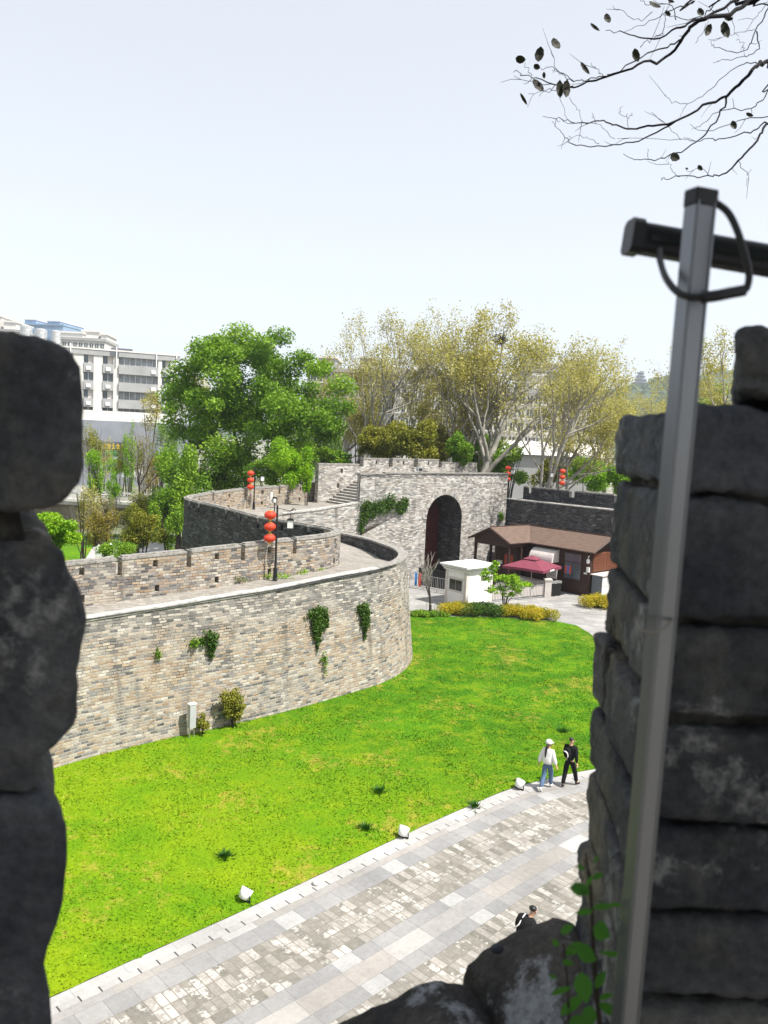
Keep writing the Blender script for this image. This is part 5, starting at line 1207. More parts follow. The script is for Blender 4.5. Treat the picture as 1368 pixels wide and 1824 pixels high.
# ---- sapling rooted in the sill
sap = empty('sapling', tuple(aty(1080, 1900, .9)), 'small green leafy sapling sprouting beside the post at the lower right', 'sapling'); m = MB(); r_ = np.random.default_rng(151); m2 = MB()
S1 = [aty(1082, 1960, .92), aty(1066, 1800, .90), aty(1057, 1690, .89), aty(1053, 1600, .88), aty(1047, 1545, .88), aty(1043, 1520, .88)]
S2 = [aty(1030, 1960, .90), aty(1015, 1830, .88), aty(1010, 1740, .87), aty(1004, 1680, .87)]
m.tube(spline(S1, 5), [.0035] * 10 + [.0024] * 10 + [.0012] * 6, 6); m.tube(spline(S2, 5), [.002] * 8 + [.0012] * 8, 5)
SL = [(1040, 1590, 26, 12, 20), (1066, 1560, 24, 10, -30), (1034, 1585, 40, 22, 10), (1075, 1615, 44, 14, -5), (1050, 1570, 26, 14, -70), (1072, 1660, 38, 32, 30), (1098, 1612, 30, 10, 5), (1040, 1625, 36, 16, 175), (1022, 1690, 40, 20, -40), (1045, 1700, 46, 26, 30), (1092, 1700, 52, 14, 10), (1010, 1655, 30, 14, -35), (990, 1680, 20, 12, 40), (1000, 1765, 44, 16, -20), (1040, 1760, 62, 36, 80), (1020, 1790, 62, 22, -40), (1070, 1745, 40, 16, -60), (1086, 1800, 50, 24, 40), (1050, 1812, 46, 26, 100), (985, 1740, 18, 8, 30), (1030, 1820, 40, 24, -20), (1062, 1530, 18, 7, -60), (1034, 1545, 18, 8, 200), (1080, 1775, 30, 14, -20), (1012, 1715, 24, 12, 10)]
for x, y, l, w, a in SL:
    yy = .86 + r_.uniform(-.03, .02); c = Vector(aty(x, y, yy)); k_ = yy / FPX; e1 = Vector(_rt) * cos(radians(a)) - Vector(_up) * sin(radians(a)); e2 = Vector(_rt) * sin(radians(a)) + Vector(_up) * cos(radians(a)); f_ = Vector(_f); ti = r_.normal(0, .5)
    pr_ = [(-.5, .02), (-.3, .36), (-.05, .5), (.2, .38), (.5, 0)]; mid = [c + e1 * l * k_ * t for t, _ in pr_]
    up_ = [c + e1 * l * k_ * t + (e2 + f_ * (.25 + ti)) * w * k_ * s for t, s in pr_]; dn = [c + e1 * l * k_ * t - (e2 - f_ * (.25 - ti)) * w * k_ * s for t, s in pr_]
    for i in range(4): m2.face([mid[i], mid[i + 1], up_[i + 1], up_[i]]); m2.face([mid[i + 1], mid[i], dn[i], dn[i + 1]])
    s_ = min(S1 + S2, key=lambda q: (Vector(q) - mid[0]).length); m.tube([mid[0], tuple(Vector(s_).lerp(mid[0], .4))], .0006, 4)
m.build('stem', M['bark'], sap); m2.build('leaves', M['lf_sap'], sap, smooth=True); adopt(sap)

# ------------------------------------------------------------------ lantern posts
def lantern_post(loc, rz, label, h=3.35, group='red lantern posts'):
    root = empty('lantern_post', loc, label, 'lantern post', group, rz)
    m = MB(); m.lathe([(.055, .35), (.05, .8), (.042, h - .02), (.05, h - .02), (.05, h), (0, h)], n=10); m.build('pole', M['black_metal'], root)
    m = MB(); m.lathe([(.12, 0), (.12, .05), (.1, .08), (.088, .5), (.075, .56), (.055, .58)], n=10); m.build('base', M['black_metal'], root)
    m = MB(); m.tube([(0, 0, h - .12), (-.2, 0, h - .1), (-.45, 0, h - .08)], .016, 6); m.tube([(-.3, 0, h - .09), (-.3, 0, h - .24)], .006, 4); m.tube([(0, 0, 1.42), (-.3, 0, 1.44)], .014, 6); m.tube([(-.3, 0, h - .24), (-.3, 0, 1.44)], .006, 4); m.build('lantern_arm', M['black_metal'], root)
    m = MB(); m.tube([(0, 0, h - .12), (.3, 0, h - .16), (.55, 0, h - .22), (.72, 0, h - .2)], .016, 6); m.tube([(.25, 0, h - .2), (.45, 0, h - .27), (.6, 0, h - .24)], .009, 5); m.tube([(.6, 0, h - .2), (.6, 0, h - .62)], .009, 5)
    m.tube([(.62, 0, h - .2), (.72, 0, h - .1), (.82, 0, h - .18)], .03, 6); m.build('lamp_arm', M['black_metal'], root)
    m = MB(); m.box(.47, .73, -.13, .13, h - .98, h - .64); lb_ = m.build('lamp_box', M['frost'], root)
    m = MB()
    for x in (.46, .73):
        for y in (-.14, .13): m.box(x, x + .012, y, y + .012, h - .99, h - .63)
    m.box(.44, .76, -.16, .16, h - .635, h - .60); m.box(.5, .7, -.1, .1, h - .60, h - .56); m.box(.45, .75, -.15, .15, h - 1.0, h - .985); m.build('lamp_frame', M['black_metal'], lb_)
    for i, z in enumerate((h - .44, h - .96, h - 1.47)):
        m = MB(); N_ = 18; pr_ = [(.09 + .175 * sin(pi * (t / 10)) ** .62, -.185 + .37 * t / 10) for t in range(11)]
        # ribbed cloth body
        n = 32; R = [[((r * (1 + (.03 if k % 2 else -.02))) * cos(2 * pi * k / n) - .3, (r * (1 + (.03 if k % 2 else -.02))) * sin(2 * pi * k / n), zz + z) for k in range(n)] for r, zz in pr_]
        for a in range(10):
            for k in range(n): j = (k + 1) % n; m.face([R[a][k], R[a][j], R[a + 1][j], R[a + 1][k]])
        lt = m.build('lantern', M['red_cloth'], root)
        m = MB(); m.lathe([(0, .21), (.1, .2), (.1, .18), (.085, .17)], (-.3, 0, z), 12); m.build('lantern_cap', M['gold'], lt); m = MB(); m.lathe([(.085, -.17), (.1, -.18), (.1, -.205), (.05, -.21), (.045, -.29), (0, -.3)], (-.3, 0, z), 12); m.build('tassel', M['gold'], lt)
    return root
l1 = at(490, 1033, 5.33); lantern_post(tuple(l1), .05, 'nearest red lantern post, standing on the walkway above the lawn')
l2 = at(452, 907, 5.93); lantern_post((l2[0], l2[1], 5.9), .12, 'red lantern post before the far battlement, in front of the broad green tree', h=3.2)
c_ = CWL.at(.9, .7); lantern_post((11.45, 74.1, 6.62), .9, 'red lantern post close behind the right corner of the gatehouse', h=3.3)
q_ = CWL.near(at(1029, 894, 6.7)[:2]); c_ = CWL.at(q_, .6); lantern_post((c_[0], c_[1], 6.62), 2.95, 'red lantern post on the grey rampart nearest the stone parapet', h=3.35)
# floodlight case and loudspeaker on the far walkway
p = at(484, 926, 5.9); spk = empty('walkway_floodlight', (p[0], p[1] + 1.2, 5.85), 'white and black floodlight on a short pole at the far battlement', 'floodlight')
m = MB(); m.tube([(0, 0, 0), (0, 0, 1.15)], .04, 6); m.build('pole', M['black_metal'], spk); m = MB(); m.box(-.12, .16, -.16, .1, 1.1, 1.52); m.build('housing', M['black_metal'], spk); m = MB(); m.box(-.06, .13, -.19, -.165, 1.15, 1.42); m.build('lens', M['frost'], spk); m = MB(); m.box(-.3, -.14, -.05, .05, 1.2, 1.85); m.build('bracket', M['white_paint'], spk)

# ------------------------------------------------------------------ white booth
B0 = np.array([6.07, 56.04]); bu = np.array([.745, .667]); bv = np.array([-.667, .745])       # right face direction, left face direction
BW, BD, BH = 2.8, 2.0, 2.55
def BF(a, b, z): p = B0 + bu * a + bv * b; return (p[0], p[1], z)
booth = empty('guard_booth', BF(BW / 2, BD / 2, 0), 'small white square booth with flat stepped roof and dark sliding window', 'booth')
m = MB(); m.box(0, BW, 0, BD, .1, BH, BF); m.build('wall', M['white_paint'], booth)
m = MB(); m.box(-.06, BW + .06, -.06, BD + .06, 0, .1, BF); m.build('plinth', M['concrete'], booth)
m = MB()
for a, b in ((0, 0), (BW, 0), (0, BD)): m.box(a - .03, a + .2 if a == 0 else a + .03, b - .03 if b == 0 else b - .2, b + .2 if b == 0 else b + .03, .1, BH - .002, BF) if not (a == BW) else m.box(a - .2, a + .03, -.03, .2, .1, BH - .002, BF)
m.box(-.012, 0, .2, BD - .2, .98, 1.06, BF); m.box(-.012, 0, .2, BD - .2, 1.95, 2.05, BF); m.box(.2, BW - .2, -.012, 0, .95, .98, BF); m.box(.2, BW - .2, -.012, 0, 2.0, 2.03, BF); m.build('trim', M['canvas'], booth)
m = MB()
m.box(-.15, BW + .15, -.15, BD + .15, BH, BH + .1, BF); m.box(-.24, BW + .24, -.24, BD + .24, BH + .15, BH + .24, BF); m.box(-.36, BW + .36, -.36, BD + .36, BH + .29, BH + .42, BF); r_f = m.build('roof', M['white_paint'], booth, bevel=.01)
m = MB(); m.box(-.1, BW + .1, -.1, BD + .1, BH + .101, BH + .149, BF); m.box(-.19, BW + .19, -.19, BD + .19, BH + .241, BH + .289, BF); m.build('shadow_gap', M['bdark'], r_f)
m = MB(); m.box(-.03, -.005, .35, BD - .35, 1.08, 1.93, BF); wn_ = m.build('window', M['steel'], booth); m = MB()
for a, b in ((.4, .985), (1.015, BD - .4)): m.box(-.036, -.031, a, b, 1.13, 1.88, BF)
m.build('pane', M['dark_glass'], wn_); adopt(booth)

# ------------------------------------------------------------------ wooden ticket house with shingled roof
H0 = np.array([16.41, 62.35]); hx = np.array([cos(radians(133)), sin(radians(133))]); hy = np.array([hx[1], -hx[0]])
def HF(a, b, z): p = H0 + hx * a + hy * b; return (p[0], p[1], z)
shop = empty('ticket_house', HF(5, 2, 0), 'dark brown wooden house with shingled gable roof and porch before the grey rampart', 'wooden house')
HD, HL = 4.4, 9.6; PX0, PX1, PYF = 5.8, 9.5, -2.9
m = MB(); m.box(0, HL, 0, HD, 0, 3.55, HF); m.face([HF(0, 0, 3.55), HF(0, HD, 3.55), HF(0, HD / 2, 4.5)][::-1]); m.face([HF(HL, 0, 3.55), HF(HL, HD, 3.55), HF(HL, HD / 2, 4.5)]); m.build('wall', M['wood_dark'], shop)
def roof_slab(mb, P, t=.1):
    Pn = [Vector(p) for p in P]; n = (Pn[1] - Pn[0]).cross(Pn[2] - Pn[0]).normalized()
    if n.z < 0: Pn = Pn[::-1]; n = -n
    e = (Pn[1] - Pn[0]).normalized(); lo = [p - n * t for p in Pn]; hd = Vector((-n.y, n.x, 0)).normalized(); ud = n.cross(hd)
    mb.face(Pn, [(p.dot(hd), p.dot(ud)) for p in Pn]); mb.face(lo[::-1])
    for i in range(len(Pn)): j = (i + 1) % len(Pn); mb.face([lo[i], lo[j], Pn[j], Pn[i]])
RZ, EZ, PRZ, PEZ = 4.72, 3.66, 4.82, 3.82
m = MB()
pc_ = (PX0 + PX1) / 2 + .02
roof_slab(m, [HF(-.6, -.6, EZ), HF(5.45, -.6, EZ), HF(pc_, HD / 2, RZ), HF(-.6, HD / 2, RZ)])
roof_slab(m, [HF(HL + .4, HD / 2, RZ), HF(-.6, HD / 2, RZ), HF(-.6, HD + .6, EZ), HF(HL + .4, HD + .6, EZ)])
roof_slab(m, [HF(PX0 - .35, PYF - .3, PEZ - .1), HF(5.45, -.6, EZ + .02), HF(pc_, HD / 2, RZ + .03), HF(pc_, PYF - .3, PRZ)])
roof_slab(m, [HF(PX1 + .45, PYF - .3, PEZ - .1), HF(PX1 + .45, HD / 2, PEZ - .1), HF(pc_, HD / 2, RZ + .03), HF(pc_, PYF - .3, PRZ)][::-1])
rf = m.build('roof', M['shingle'], shop)
m = MB(); m.tube([HF(-.62, HD / 2, RZ + .02), HF(pc_, HD / 2, RZ + .02)], .06, 6); m.tube([HF(pc_, PYF - .3, PRZ + .02), HF(pc_, HD / 2, RZ + .04)], .05, 6)
for b0, z0, b1, z1 in ((-.62, EZ - .08, HD / 2, RZ - .06), (HD + .62, EZ - .08, HD / 2, RZ - .06)): m.tube([HF(-.62, b0, z0), HF(-.62, b1, z1)], .08, 4)
for a0 in (PX0 - .35, PX1 + .45): m.tube([HF(a0, PYF - .32, PEZ - .18), HF(pc_, PYF - .32, PRZ - .07)], .08, 4)
m.build('ridge_and_bargeboard', M['wood_dark'], rf)
# porch
m = MB(); g_ = [HF(PX0, PYF, 3.72), HF(PX1, PYF, 3.72), HF(pc_, PYF, 4.66)]; m.face(g_[::-1]); m.box(PX0, PX1, PYF - .05, PYF + .1, 3.3, 3.72, HF); m.box(PX0, PX0 + .12, PYF, 0, 3.3, 3.7, HF); m.box(PX1 - .12, PX1, PYF, 0, 3.3, 3.7, HF); m.build('porch_gable', M['wood_dark'], shop)
for a, b in ((PX0 + .08, PYF + .08), (PX1 - .08, PYF + .08), (PX0 + .08, -1.2), (PX1 - .08, -.8), (PX0 + 1.4, PYF + .08)):
    m = MB(); m.box(a - .09, a + .09, b - .09, b + .09, 0, 3.3, HF); m.build('post', M['wood_dark'], shop)
m = MB(); m.box(PX0 + .6, PX1 - .9, -.9, -.82, 0, 3.2, HF); m.box(PX0 + .2, PX1 - .2, -.02, -.01, .1, 3.2, HF); m.build('porch_wall', M['plank'], shop)
m = MB(); m.box(PX0 + 1.0, PX0 + 2.0, -.96, -.91, 1.55, 2.45, HF); sg = m.build('notice_board', M['wood_red'], shop)
m = MB()
for i in range(3):
    for j in range(2): m.box(PX0 + 1.08 + i * .3, PX0 + 1.3 + i * .3, -.975, -.962, 1.62 + j * .42, 1.95 + j * .42, HF)
m.build('notice', M['poster_red'], sg)
m = MB(); m.box(PX1 - 1.5, PX1 - .95, -.95, -.9, 1.5, 1.8, HF); m.build('notice', M['paper'], shop)
m = MB(); m.box(PX1 - .9, PX1 - .25, PYF + .2, PYF + .25, 1.2, 2.1, HF); m.build('notice', M['canvas'], shop)
# front window with posters
m = MB(); m.box(.72, 2.38, -.06, -.004, 1.12, 3.3, HF); fw = m.build('window', M['plank'], shop)
m = MB(); m.box(.8, 1.53, -.075, -.062, 1.2, 2.5, HF); m.box(1.6, 2.3, -.075, -.062, 1.2, 2.5, HF); m.box(.8, 2.3, -.075, -.062, 2.58, 3.22, HF); m.build('pane', M['win'], fw)
for i, (a0, a1, mt) in enumerate(((2.05, 2.24, 'poster_red'), (1.86, 2.03, 'blue'), (1.66, 1.84, 'poster_red'))):
    m = MB(); m.box(a0, a1, -.083, -.077, 1.55, 2.2, HF); m.build('poster', M[mt], fw)
m = MB(); m.box(.22, .5, -.03, -.003, 1.75, 1.88, HF); m.build('door_plate', M['paper'], shop)
# gable end: louvred front under the roof overhang
def HG(b, a, z): return HF(a, b, z)
m = MB(); m.box(.35, 4.0, -.05, -.004, 1.95, 3.45, lambda b, a, z: HF(a, b, z))
lv = m.build('louvre', M['wood_red'], shop); m = MB()
for z in np.arange(2.0, 3.4, .12): m.box(.42, 2.1, -.09, -.05, z, z + .06, lambda b, a, z: HF(a, b, z)); m.box(2.25, 3.9, -.09, -.05, z, z + .06, lambda b, a, z: HF(a, b, z))
m.build('slats', M['wood_red'], lv)
adopt(shop)
# canvas hood over the stall window, things around the house
hood = empty('awning', HF(3.7, -.5, 2.6), 'pale canvas rounded awning over the stall window of the wooden house', 'awning'); m = MB(); n = 8
for i in range(n):
    a0, a1 = pi / 2 * i / n, pi / 2 * (i + 1) / n; f0 = lambda a: (-.05 - 1.0 * sin(a) if True else 0, 2.35 + 1.0 * cos(a))
    (b0, z0), (b1, z1) = f0(a0), f0(a1); m.face([HF(2.9, b0, z0), HF(5.2, b0, z0), HF(5.2, b1, z1), HF(2.9, b1, z1)][::-1]); m.face([HF(2.9, -.05, 2.35), HF(2.9, b0, z0), HF(2.9, b1, z1)]); m.face([HF(5.2, -.05, 2.35), HF(5.2, b1, z1), HF(5.2, b0, z0)])
m.box(2.9, 5.2, -1.06, -1.03, 2.0, 2.36, HF); m.build('canvas', M['canvas'], hood); m = MB(); m.tube([HF(2.95, -.05, 2.0), HF(2.95, -1.0, 2.3)], .02, 4); m.tube([HF(5.15, -.05, 2.0), HF(5.15, -1.0, 2.3)], .02, 4); m.build('frame', M['steel'], hood); adopt(hood)
cc = empty('security_camera', HF(-.05, -.3, 3.0), 'white dome security camera on the corner of the wooden house', 'camera')
m = MB(); m.tube([HF(.1, -.02, 3.25), HF(-.02, -.3, 3.25), HF(-.02, -.35, 3.1)], .04, 6); m.build('bracket', M['white_paint'], cc); m = MB(); m.lathe([(0, .22), (.13, .15), (.14, 0), (.12, -.12), (0, -.2)], HF(-.02, -.35, 2.85), 12); m.build('dome', M['white_paint'], cc, smooth=True); m = MB(); m.box(-.02, .22, -.14, -.02, 1.95, 2.35, HF); m.build('control_box', M['white_paint'], cc); adopt(cc)
# parcel cabinet at the gable
kb = empty('parcel_cabinet', HF(-.9, 1.2, 0), 'grey and white parcel cabinet with small screen beside the wooden house', 'cabinet'); m = MB(); m.box(-1.0, -.1, .25, 3.3, 0, 1.75, HF); m.build('body', M['cabinet_grey'], kb)
m = MB(); m.box(-1.12, .0, .12, 3.45, 1.76, 1.82, HF); m.build('canopy', M['canvas'], kb)
for i in range(4):
    m = MB(); m.box(-1.02, -1.003, .32 + i * .74, 1.02 + i * .74, .08, .9, HF); m.build('door', M['white_paint'], kb)
    m = MB(); m.box(-1.02, -1.003, .32 + i * .74, 1.02 + i * .74, .94, 1.7, HF); m.build('door', M['frost'] if i % 2 else M['bwhite'], kb)
m = MB(); m.box(-1.04, -1.022, 1.2, 1.6, 1.15, 1.45, HF); m.build('screen', M['dark_glass'], kb); adopt(kb)
# parasol
PO = np.array(at(947, 1052, 0)); PO = np.array([11.9, 62.6]); par_ = empty('parasol', (PO[0], PO[1], 0), 'maroon square market parasol with double top in front of the wooden house', 'parasol', rz=radians(43 + 12))
m = MB(); m.tube([(0, 0, 0), (0, 0, 2.95)], .03, 8); m.build('pole', M['steel'], par_)
m = MB(); h_ = 1.75; tz, ez = 2.78, 2.22; c4 = [(-h_, -h_), (h_, -h_), (h_, h_), (-h_, h_)]; i4 = [(x * .24, y * .24) for x, y in c4]
for k in range(4):
    a, b = c4[k], c4[(k + 1) % 4]; ai, bi = i4[k], i4[(k + 1) % 4]; mid_o = ((a[0] + b[0]) / 2 * .97, (a[1] + b[1]) / 2 * .97); mi = ((ai[0] + bi[0]) / 2, (ai[1] + bi[1]) / 2)
    m.face([(*a, ez), (*mid_o, ez + .03), (*mi, tz), (*ai, tz - .02)]); m.face([(*mid_o, ez + .03), (*b, ez), (*bi, tz - .02), (*mi, tz)])
    m.face([(*a, ez - .2), (*mid_o, ez - .17), (*mid_o, ez + .03), (*a, ez)]); m.face([(*mid_o, ez - .17), (*b, ez - .2), (*b, ez), (*mid_o, ez + .03)])
for k in range(4):
    a, b = [(x * .33, y * .33) for x, y in c4][k], [(x * .33, y * .33) for x, y in c4][(k + 1) % 4]; m.face([(*a, tz + .02), (*b, tz + .02), (0, 0, tz + .3)])
cn = m.build('canopy', M['maroon'], par_)
for x0, x1, y in ((-.5, .3, -h_ - .006), (.9, 1.5, -h_ - .006)):
    m = MB(); m.box(x0, x1, y - .004, y, ez - .17, ez - .04); m.build('label_patch', M['paper'], cn); break
m = MB()
for k in range(8):
    a = pi / 4 * k; r_ = h_ * (1.38 if k % 2 else .97); m.tube([(0, 0, 2.72), (cos(a) * r_, sin(a) * r_, ez + (0 if k % 2 else .02))], .012, 4)
m.build('ribs', M['steel'], par_); m = MB(); m.lathe([(.35, 0), (.35, .1), (.05, .13), (.05, .3), (0, .3)], n=14); m.build('base', M['concrete'], par_)
# white sloping sign arm beside the parasol, menu boards on the wall
sb = empty('menu_sign', HF(2.6, -.9, 0), 'white printed board standing by the wooden house behind the parasol', 'sign'); m = MB(); m.box(2.3, 3.3, -1.1, -1.05, 1.15, 2.1, HF); m.build('board', M['paper'], sb); m = MB(); m.box(2.35, 2.41, -1.05, -1.0, 0, 1.2, HF); m.box(3.2, 3.26, -1.05, -1.0, 0, 1.2, HF); m.build('legs', M['black_metal'], sb); m = MB(); m.box(2.42, 3.1, -1.112, -1.102, 1.4, 1.45, HF); m.box(2.42, 2.9, -1.112, -1.102, 1.6, 1.65, HF); m.box(2.42, 3.15, -1.112, -1.102, 1.8, 1.85, HF); m.build('print', M['bgrey'], sb); adopt(sb)
# gate barrier: low silver fence and its motor post
def fence(name, a, b, h, label, cat, n, mat='steel', panel=None, bar_r=.012, post_every=6, rails=(1.0, .08), group=None):
    a, b = Vector((*a, 0)), Vector((*b, 0)); root = empty(name, tuple((a + b) / 2), label, cat, group); m = MB()
    for r_ in rails: m.tube([a + Vector((0, 0, h * r_)), b + Vector((0, 0, h * r_))], .02, 5)
    m.build('rails', M[mat], root); m = MB()
    for i in range(n + 1):
        if i % post_every: p = a.lerp(b, i / n); m.tube([p + Vector((0, 0, h * rails[-1])), p + Vector((0, 0, h * rails[0]))], bar_r, 4, cap=False)
    m.build('bars', M[mat], root)
    for i in range(0, n + 1, post_every):
        m = MB(); p = a.lerp(b, i / n); m.tube([p, p + Vector((0, 0, h * 1.03))], .028, 6); m.build('post', M[mat], root)
    if panel:
        m = MB(); d = (b - a).normalized(); nrm = Vector((-d.y, d.x, 0)) * .03; q = [a + nrm, b + nrm]; m.hexa([tuple(q[0] + Vector((0, 0, h * .2))), tuple(q[1] + Vector((0, 0, h * .2))), tuple(q[1] + nrm * .3 + Vector((0, 0, h * .2))), tuple(q[0] + nrm * .3 + Vector((0, 0, h * .2))),
               tuple(q[0] + Vector((0, 0, h * .95))), tuple(q[1] + Vector((0, 0, h * .95))), tuple(q[1] + nrm * .3 + Vector((0, 0, h * .95))), tuple(q[0] + nrm * .3 + Vector((0, 0, h * .95)))]); m.build('panel', M[panel], root)
    adopt(root); return root
fence('barrier', (2.3, 63.0), (6.2, 59.9), 1.15, 'steel bar barrier with dark panels in front of the arched gateway', 'barrier', 30, panel=None, post_every=8)
for i, (t, mt, lb) in enumerate(((.12, 'blue', 'blue banner strip tied to the gateway barrier'), (.2, 'poster_red', 'red and white banner strip tied to the gateway barrier'))):
    a = Vector((2.3, 63.0, 0)).lerp(Vector((6.2, 59.9, 0)), t); m = MB(); m.box(a.x - .1, a.x + .1, a.y - .12, a.y - .09, .25, 1.3); tag(m.build('banner', M[mt]), lb, 'banner')
blk = empty('black_hoarding', (4.6, 62.6, 0), 'long low black hoarding behind the gateway barrier', 'hoarding'); m = MB(); d_ = Vector((.78, -.62, 0)); 
for t0, t1 in ((-2.3, -1.0), (-.95, .3), (.35, 1.6), (1.65, 2.9)):
    a, b = Vector((4.8, 62.3, 0)) + d_ * t0, Vector((4.8, 62.3, 0)) + d_ * t1; nn = Vector((.62, .78, 0)) * .05; m = MB(); m.hexa([tuple(a + Vector((0, 0, .1))), tuple(b + Vector((0, 0, .1))), tuple(b + nn + Vector((0, 0, .1))), tuple(a + nn + Vector((0, 0, .1))), tuple(a + Vector((0, 0, 1.5))), tuple(b + Vector((0, 0, 1.5))), tuple(b + nn + Vector((0, 0, 1.5))), tuple(a + nn + Vector((0, 0, 1.5)))]); m.build('panel', M['black_metal'], blk)
adopt(blk)
fence('sliding_gate', (8.1, 58.3), (12.7, 61.3), 1.0, 'silver low sliding gate between the booth and the stone gate post', 'gate', 36, post_every=9, bar_r=.016, panel='canvas')
fence('side_fence', (7.8, 70.0), (11.0, 68.3), 1.2, 'dark railing against the gatehouse wall left of the wooden house', 'railing', 18, mat='black_metal', panel='bdark')
gpst = empty('gate_post', (13.0, 61.5, 0), 'pale square gate post at the end of the sliding gate', 'post'); m = MB(); m.box(12.75, 13.25, 61.2, 61.75, 0, 1.35); m.build('shaft', M['canvas'], gpst, bevel=.01); m = MB(); m.box(12.7, 13.3, 61.15, 61.8, 1.35, 1.45); m.build('cap', M['canvas'], gpst); adopt(gpst)
for i, (x, y, lb) in enumerate(((13.55, 62.0, 'dark grey litter bin beside the pale gate post'), (14.0, 62.3, 'dark litter bin nearest the front window of the wooden house'))):
    bn = empty('litter_bin', (x, y, 0), lb, 'litter bin', 'litter bins by the gate post'); m = MB(); m.box(-.2, .2, -.2, .2, .05, 1.0); m.build('body', M['black_metal'], bn, bevel=.02); m = MB(); m.box(-.23, .23, -.23, .23, 1.02, 1.2); m.build('lid', M['steel'], bn, bevel=.02)
ct = empty('stall_counter', (12.0, 63.6, 0), 'pale stall counter with goods under the maroon parasol', 'counter', rz=radians(-47)); m = MB(); m.box(-1.2, 1.2, -.35, .35, 0, .95); m.build('body', M['canvas'], ct); m = MB(); m.box(-1.3, 1.3, -.42, .42, .95, 1.02); m.build('top', M['paper'], ct)

# ------------------------------------------------------------------ lawn things
def spot(px, py, label, rz):
    b = at(px, py, .02); root = empty('spotlight', tuple(b), label, 'spotlight', 'white spotlights on the lawn', rz)
    m = MB(); m.tube([(-.17, 0, .0), (-.17, 0, .16), (-.13, 0, .2)], .018, 5); m.tube([(.17, 0, 0), (.17, 0, .16), (.13, 0, .2)], .018, 5); m.box(-.17, .17, -.03, .03, 0, .03); m.build('bracket', M['black_metal'], root)
    m = MB(); T = Matrix.Translation((0, 0, .2)) @ Matrix.Rotation(radians(-38), 4, 'X'); pr_ = [(.05, -.16), (.12, -.14), (.155, -.02), (.165, .12), (.15, .13)]; n = 14
    R = [[tuple(T @ Vector((r * cos(2 * pi * k / n), r * sin(2 * pi * k / n), z))) for k in range(n)] for r, z in pr_]
    for a in range(len(R) - 1):
        for k in range(n): j = (k + 1) % n; m.face([R[a][k], R[a][j], R[a + 1][j], R[a + 1][k]])
    m.face(R[0][::-1]); hs = m.build('housing', M['white_paint'], root, smooth=True); m = MB(); m.face([tuple(T @ Vector((.148 * cos(2 * pi * k / n), .148 * sin(2 * pi * k / n), .12))) for k in range(n)]); m.build('lens', M['dark_glass'], root)
    m = MB()
    for k in range(5): m.face([tuple(T @ Vector((x, y, -.15 + .02))) for x, y in ((-.1, -.09 + k * .04), (.1, -.09 + k * .04), (.1, -.075 + k * .04), (-.1, -.075 + k * .04))])
    m.build('cooling_fins', M['grey_paint'], hs)
spot(437, 1604, 'nearest white lawn spotlight, low at the left by the kerb', -.7); spot(718, 1491, 'white lawn spotlight in the middle of the kerb line', -.55); spot(925, 1405, 'white lawn spotlight just left of the walking couple', -.8)
b = at(563, 1573, .05); m = MB(); m.lathe([(0, -.05), (.08, -.03), (.1, .02), (.07, .08), (0, .1)], tuple(b), 10); tag(m.build('white_stone', M['white_paint'], smooth=True), 'small round white stone at the lawn edge between two spotlights', 'stone')
p = at(341, 1313, .02); bx_ = empty('electric_cabinet', tuple(p), 'slim grey electric cabinet on legs at the foot of the curved wall', 'cabinet', rz=radians(42)); m = MB(); m.box(-.13, .13, -.1, .1, .38, 1.32); m.build('housing', M['grey_paint'], bx_, bevel=.006); m = MB(); m.box(-.15, .15, -.12, .12, 1.32, 1.35); m.build('lid', M['white_paint'], bx_)
for x in (-.1, .1):
    m = MB(); m.box(x - .02, x + .02, -.02, .02, -.02, .38); m.build('leg', M['steel'], bx_)

# ------------------------------------------------------------------ people
def skin_obj(name, verts, edges, radii, mat, parent, sub=2, root=0):
    me = bpy.data.meshes.new(name); me.from_pydata([tuple(v) for v in verts], edges, []); o = bpy.data.objects.new(name, me); COL.objects.link(o); o.parent = parent; me.materials.append(mat)
    md = o.modifiers.new('skin', 'SKIN'); md.use_smooth_shade = True
    for i, r in enumerate(radii):
        sv = me.skin_vertices[0].data[i]; sv.radius = (r, r) if not hasattr(r, '__len__') else r; sv.use_root = (i == root)
    o.modifiers.new('sub', 'SUBSURF').levels = sub; o.modifiers[-1].render_levels = sub; return o
def hand(root, wrist, d, side, name='hand'):
    """palm, four unequal bent fingers and a thumb leaving the side of the palm"""
    d = Vector(d).normalized(); s_ = d.cross(Vector((0, 1, 0))).normalized() * side; f_ = s_.cross(d).normalized(); w = Vector(wrist); V = [w, w + d * .04, w + d * .085]; E_ = [(0, 1), (1, 2)]; R = [.024, .034, .032]
    o = skin_obj(name, V, E_, R, M['skin'], root, 1); m = MB()
    for k, (off, L_) in enumerate(((-.028, .068), (-.009, .078), (.01, .072), (.028, .055))):
        b0 = w + d * .085 + f_ * off; m.tube([b0, b0 + d * L_ * .45 + s_ * -.006, b0 + d * L_ * .8 + s_ * -.022, b0 + d * L_ * .95 + s_ * -.036], [.0095, .009, .008, .006], 6)
    t0 = w + d * .03 + f_ * -.03; m.tube([t0, t0 + d * .03 + f_ * -.022 - s_ * .01, t0 + d * .06 + f_ * -.026 - s_ * .02], [.012, .0105, .008], 6); m.build('fingers', M['skin'], o, smooth=True)
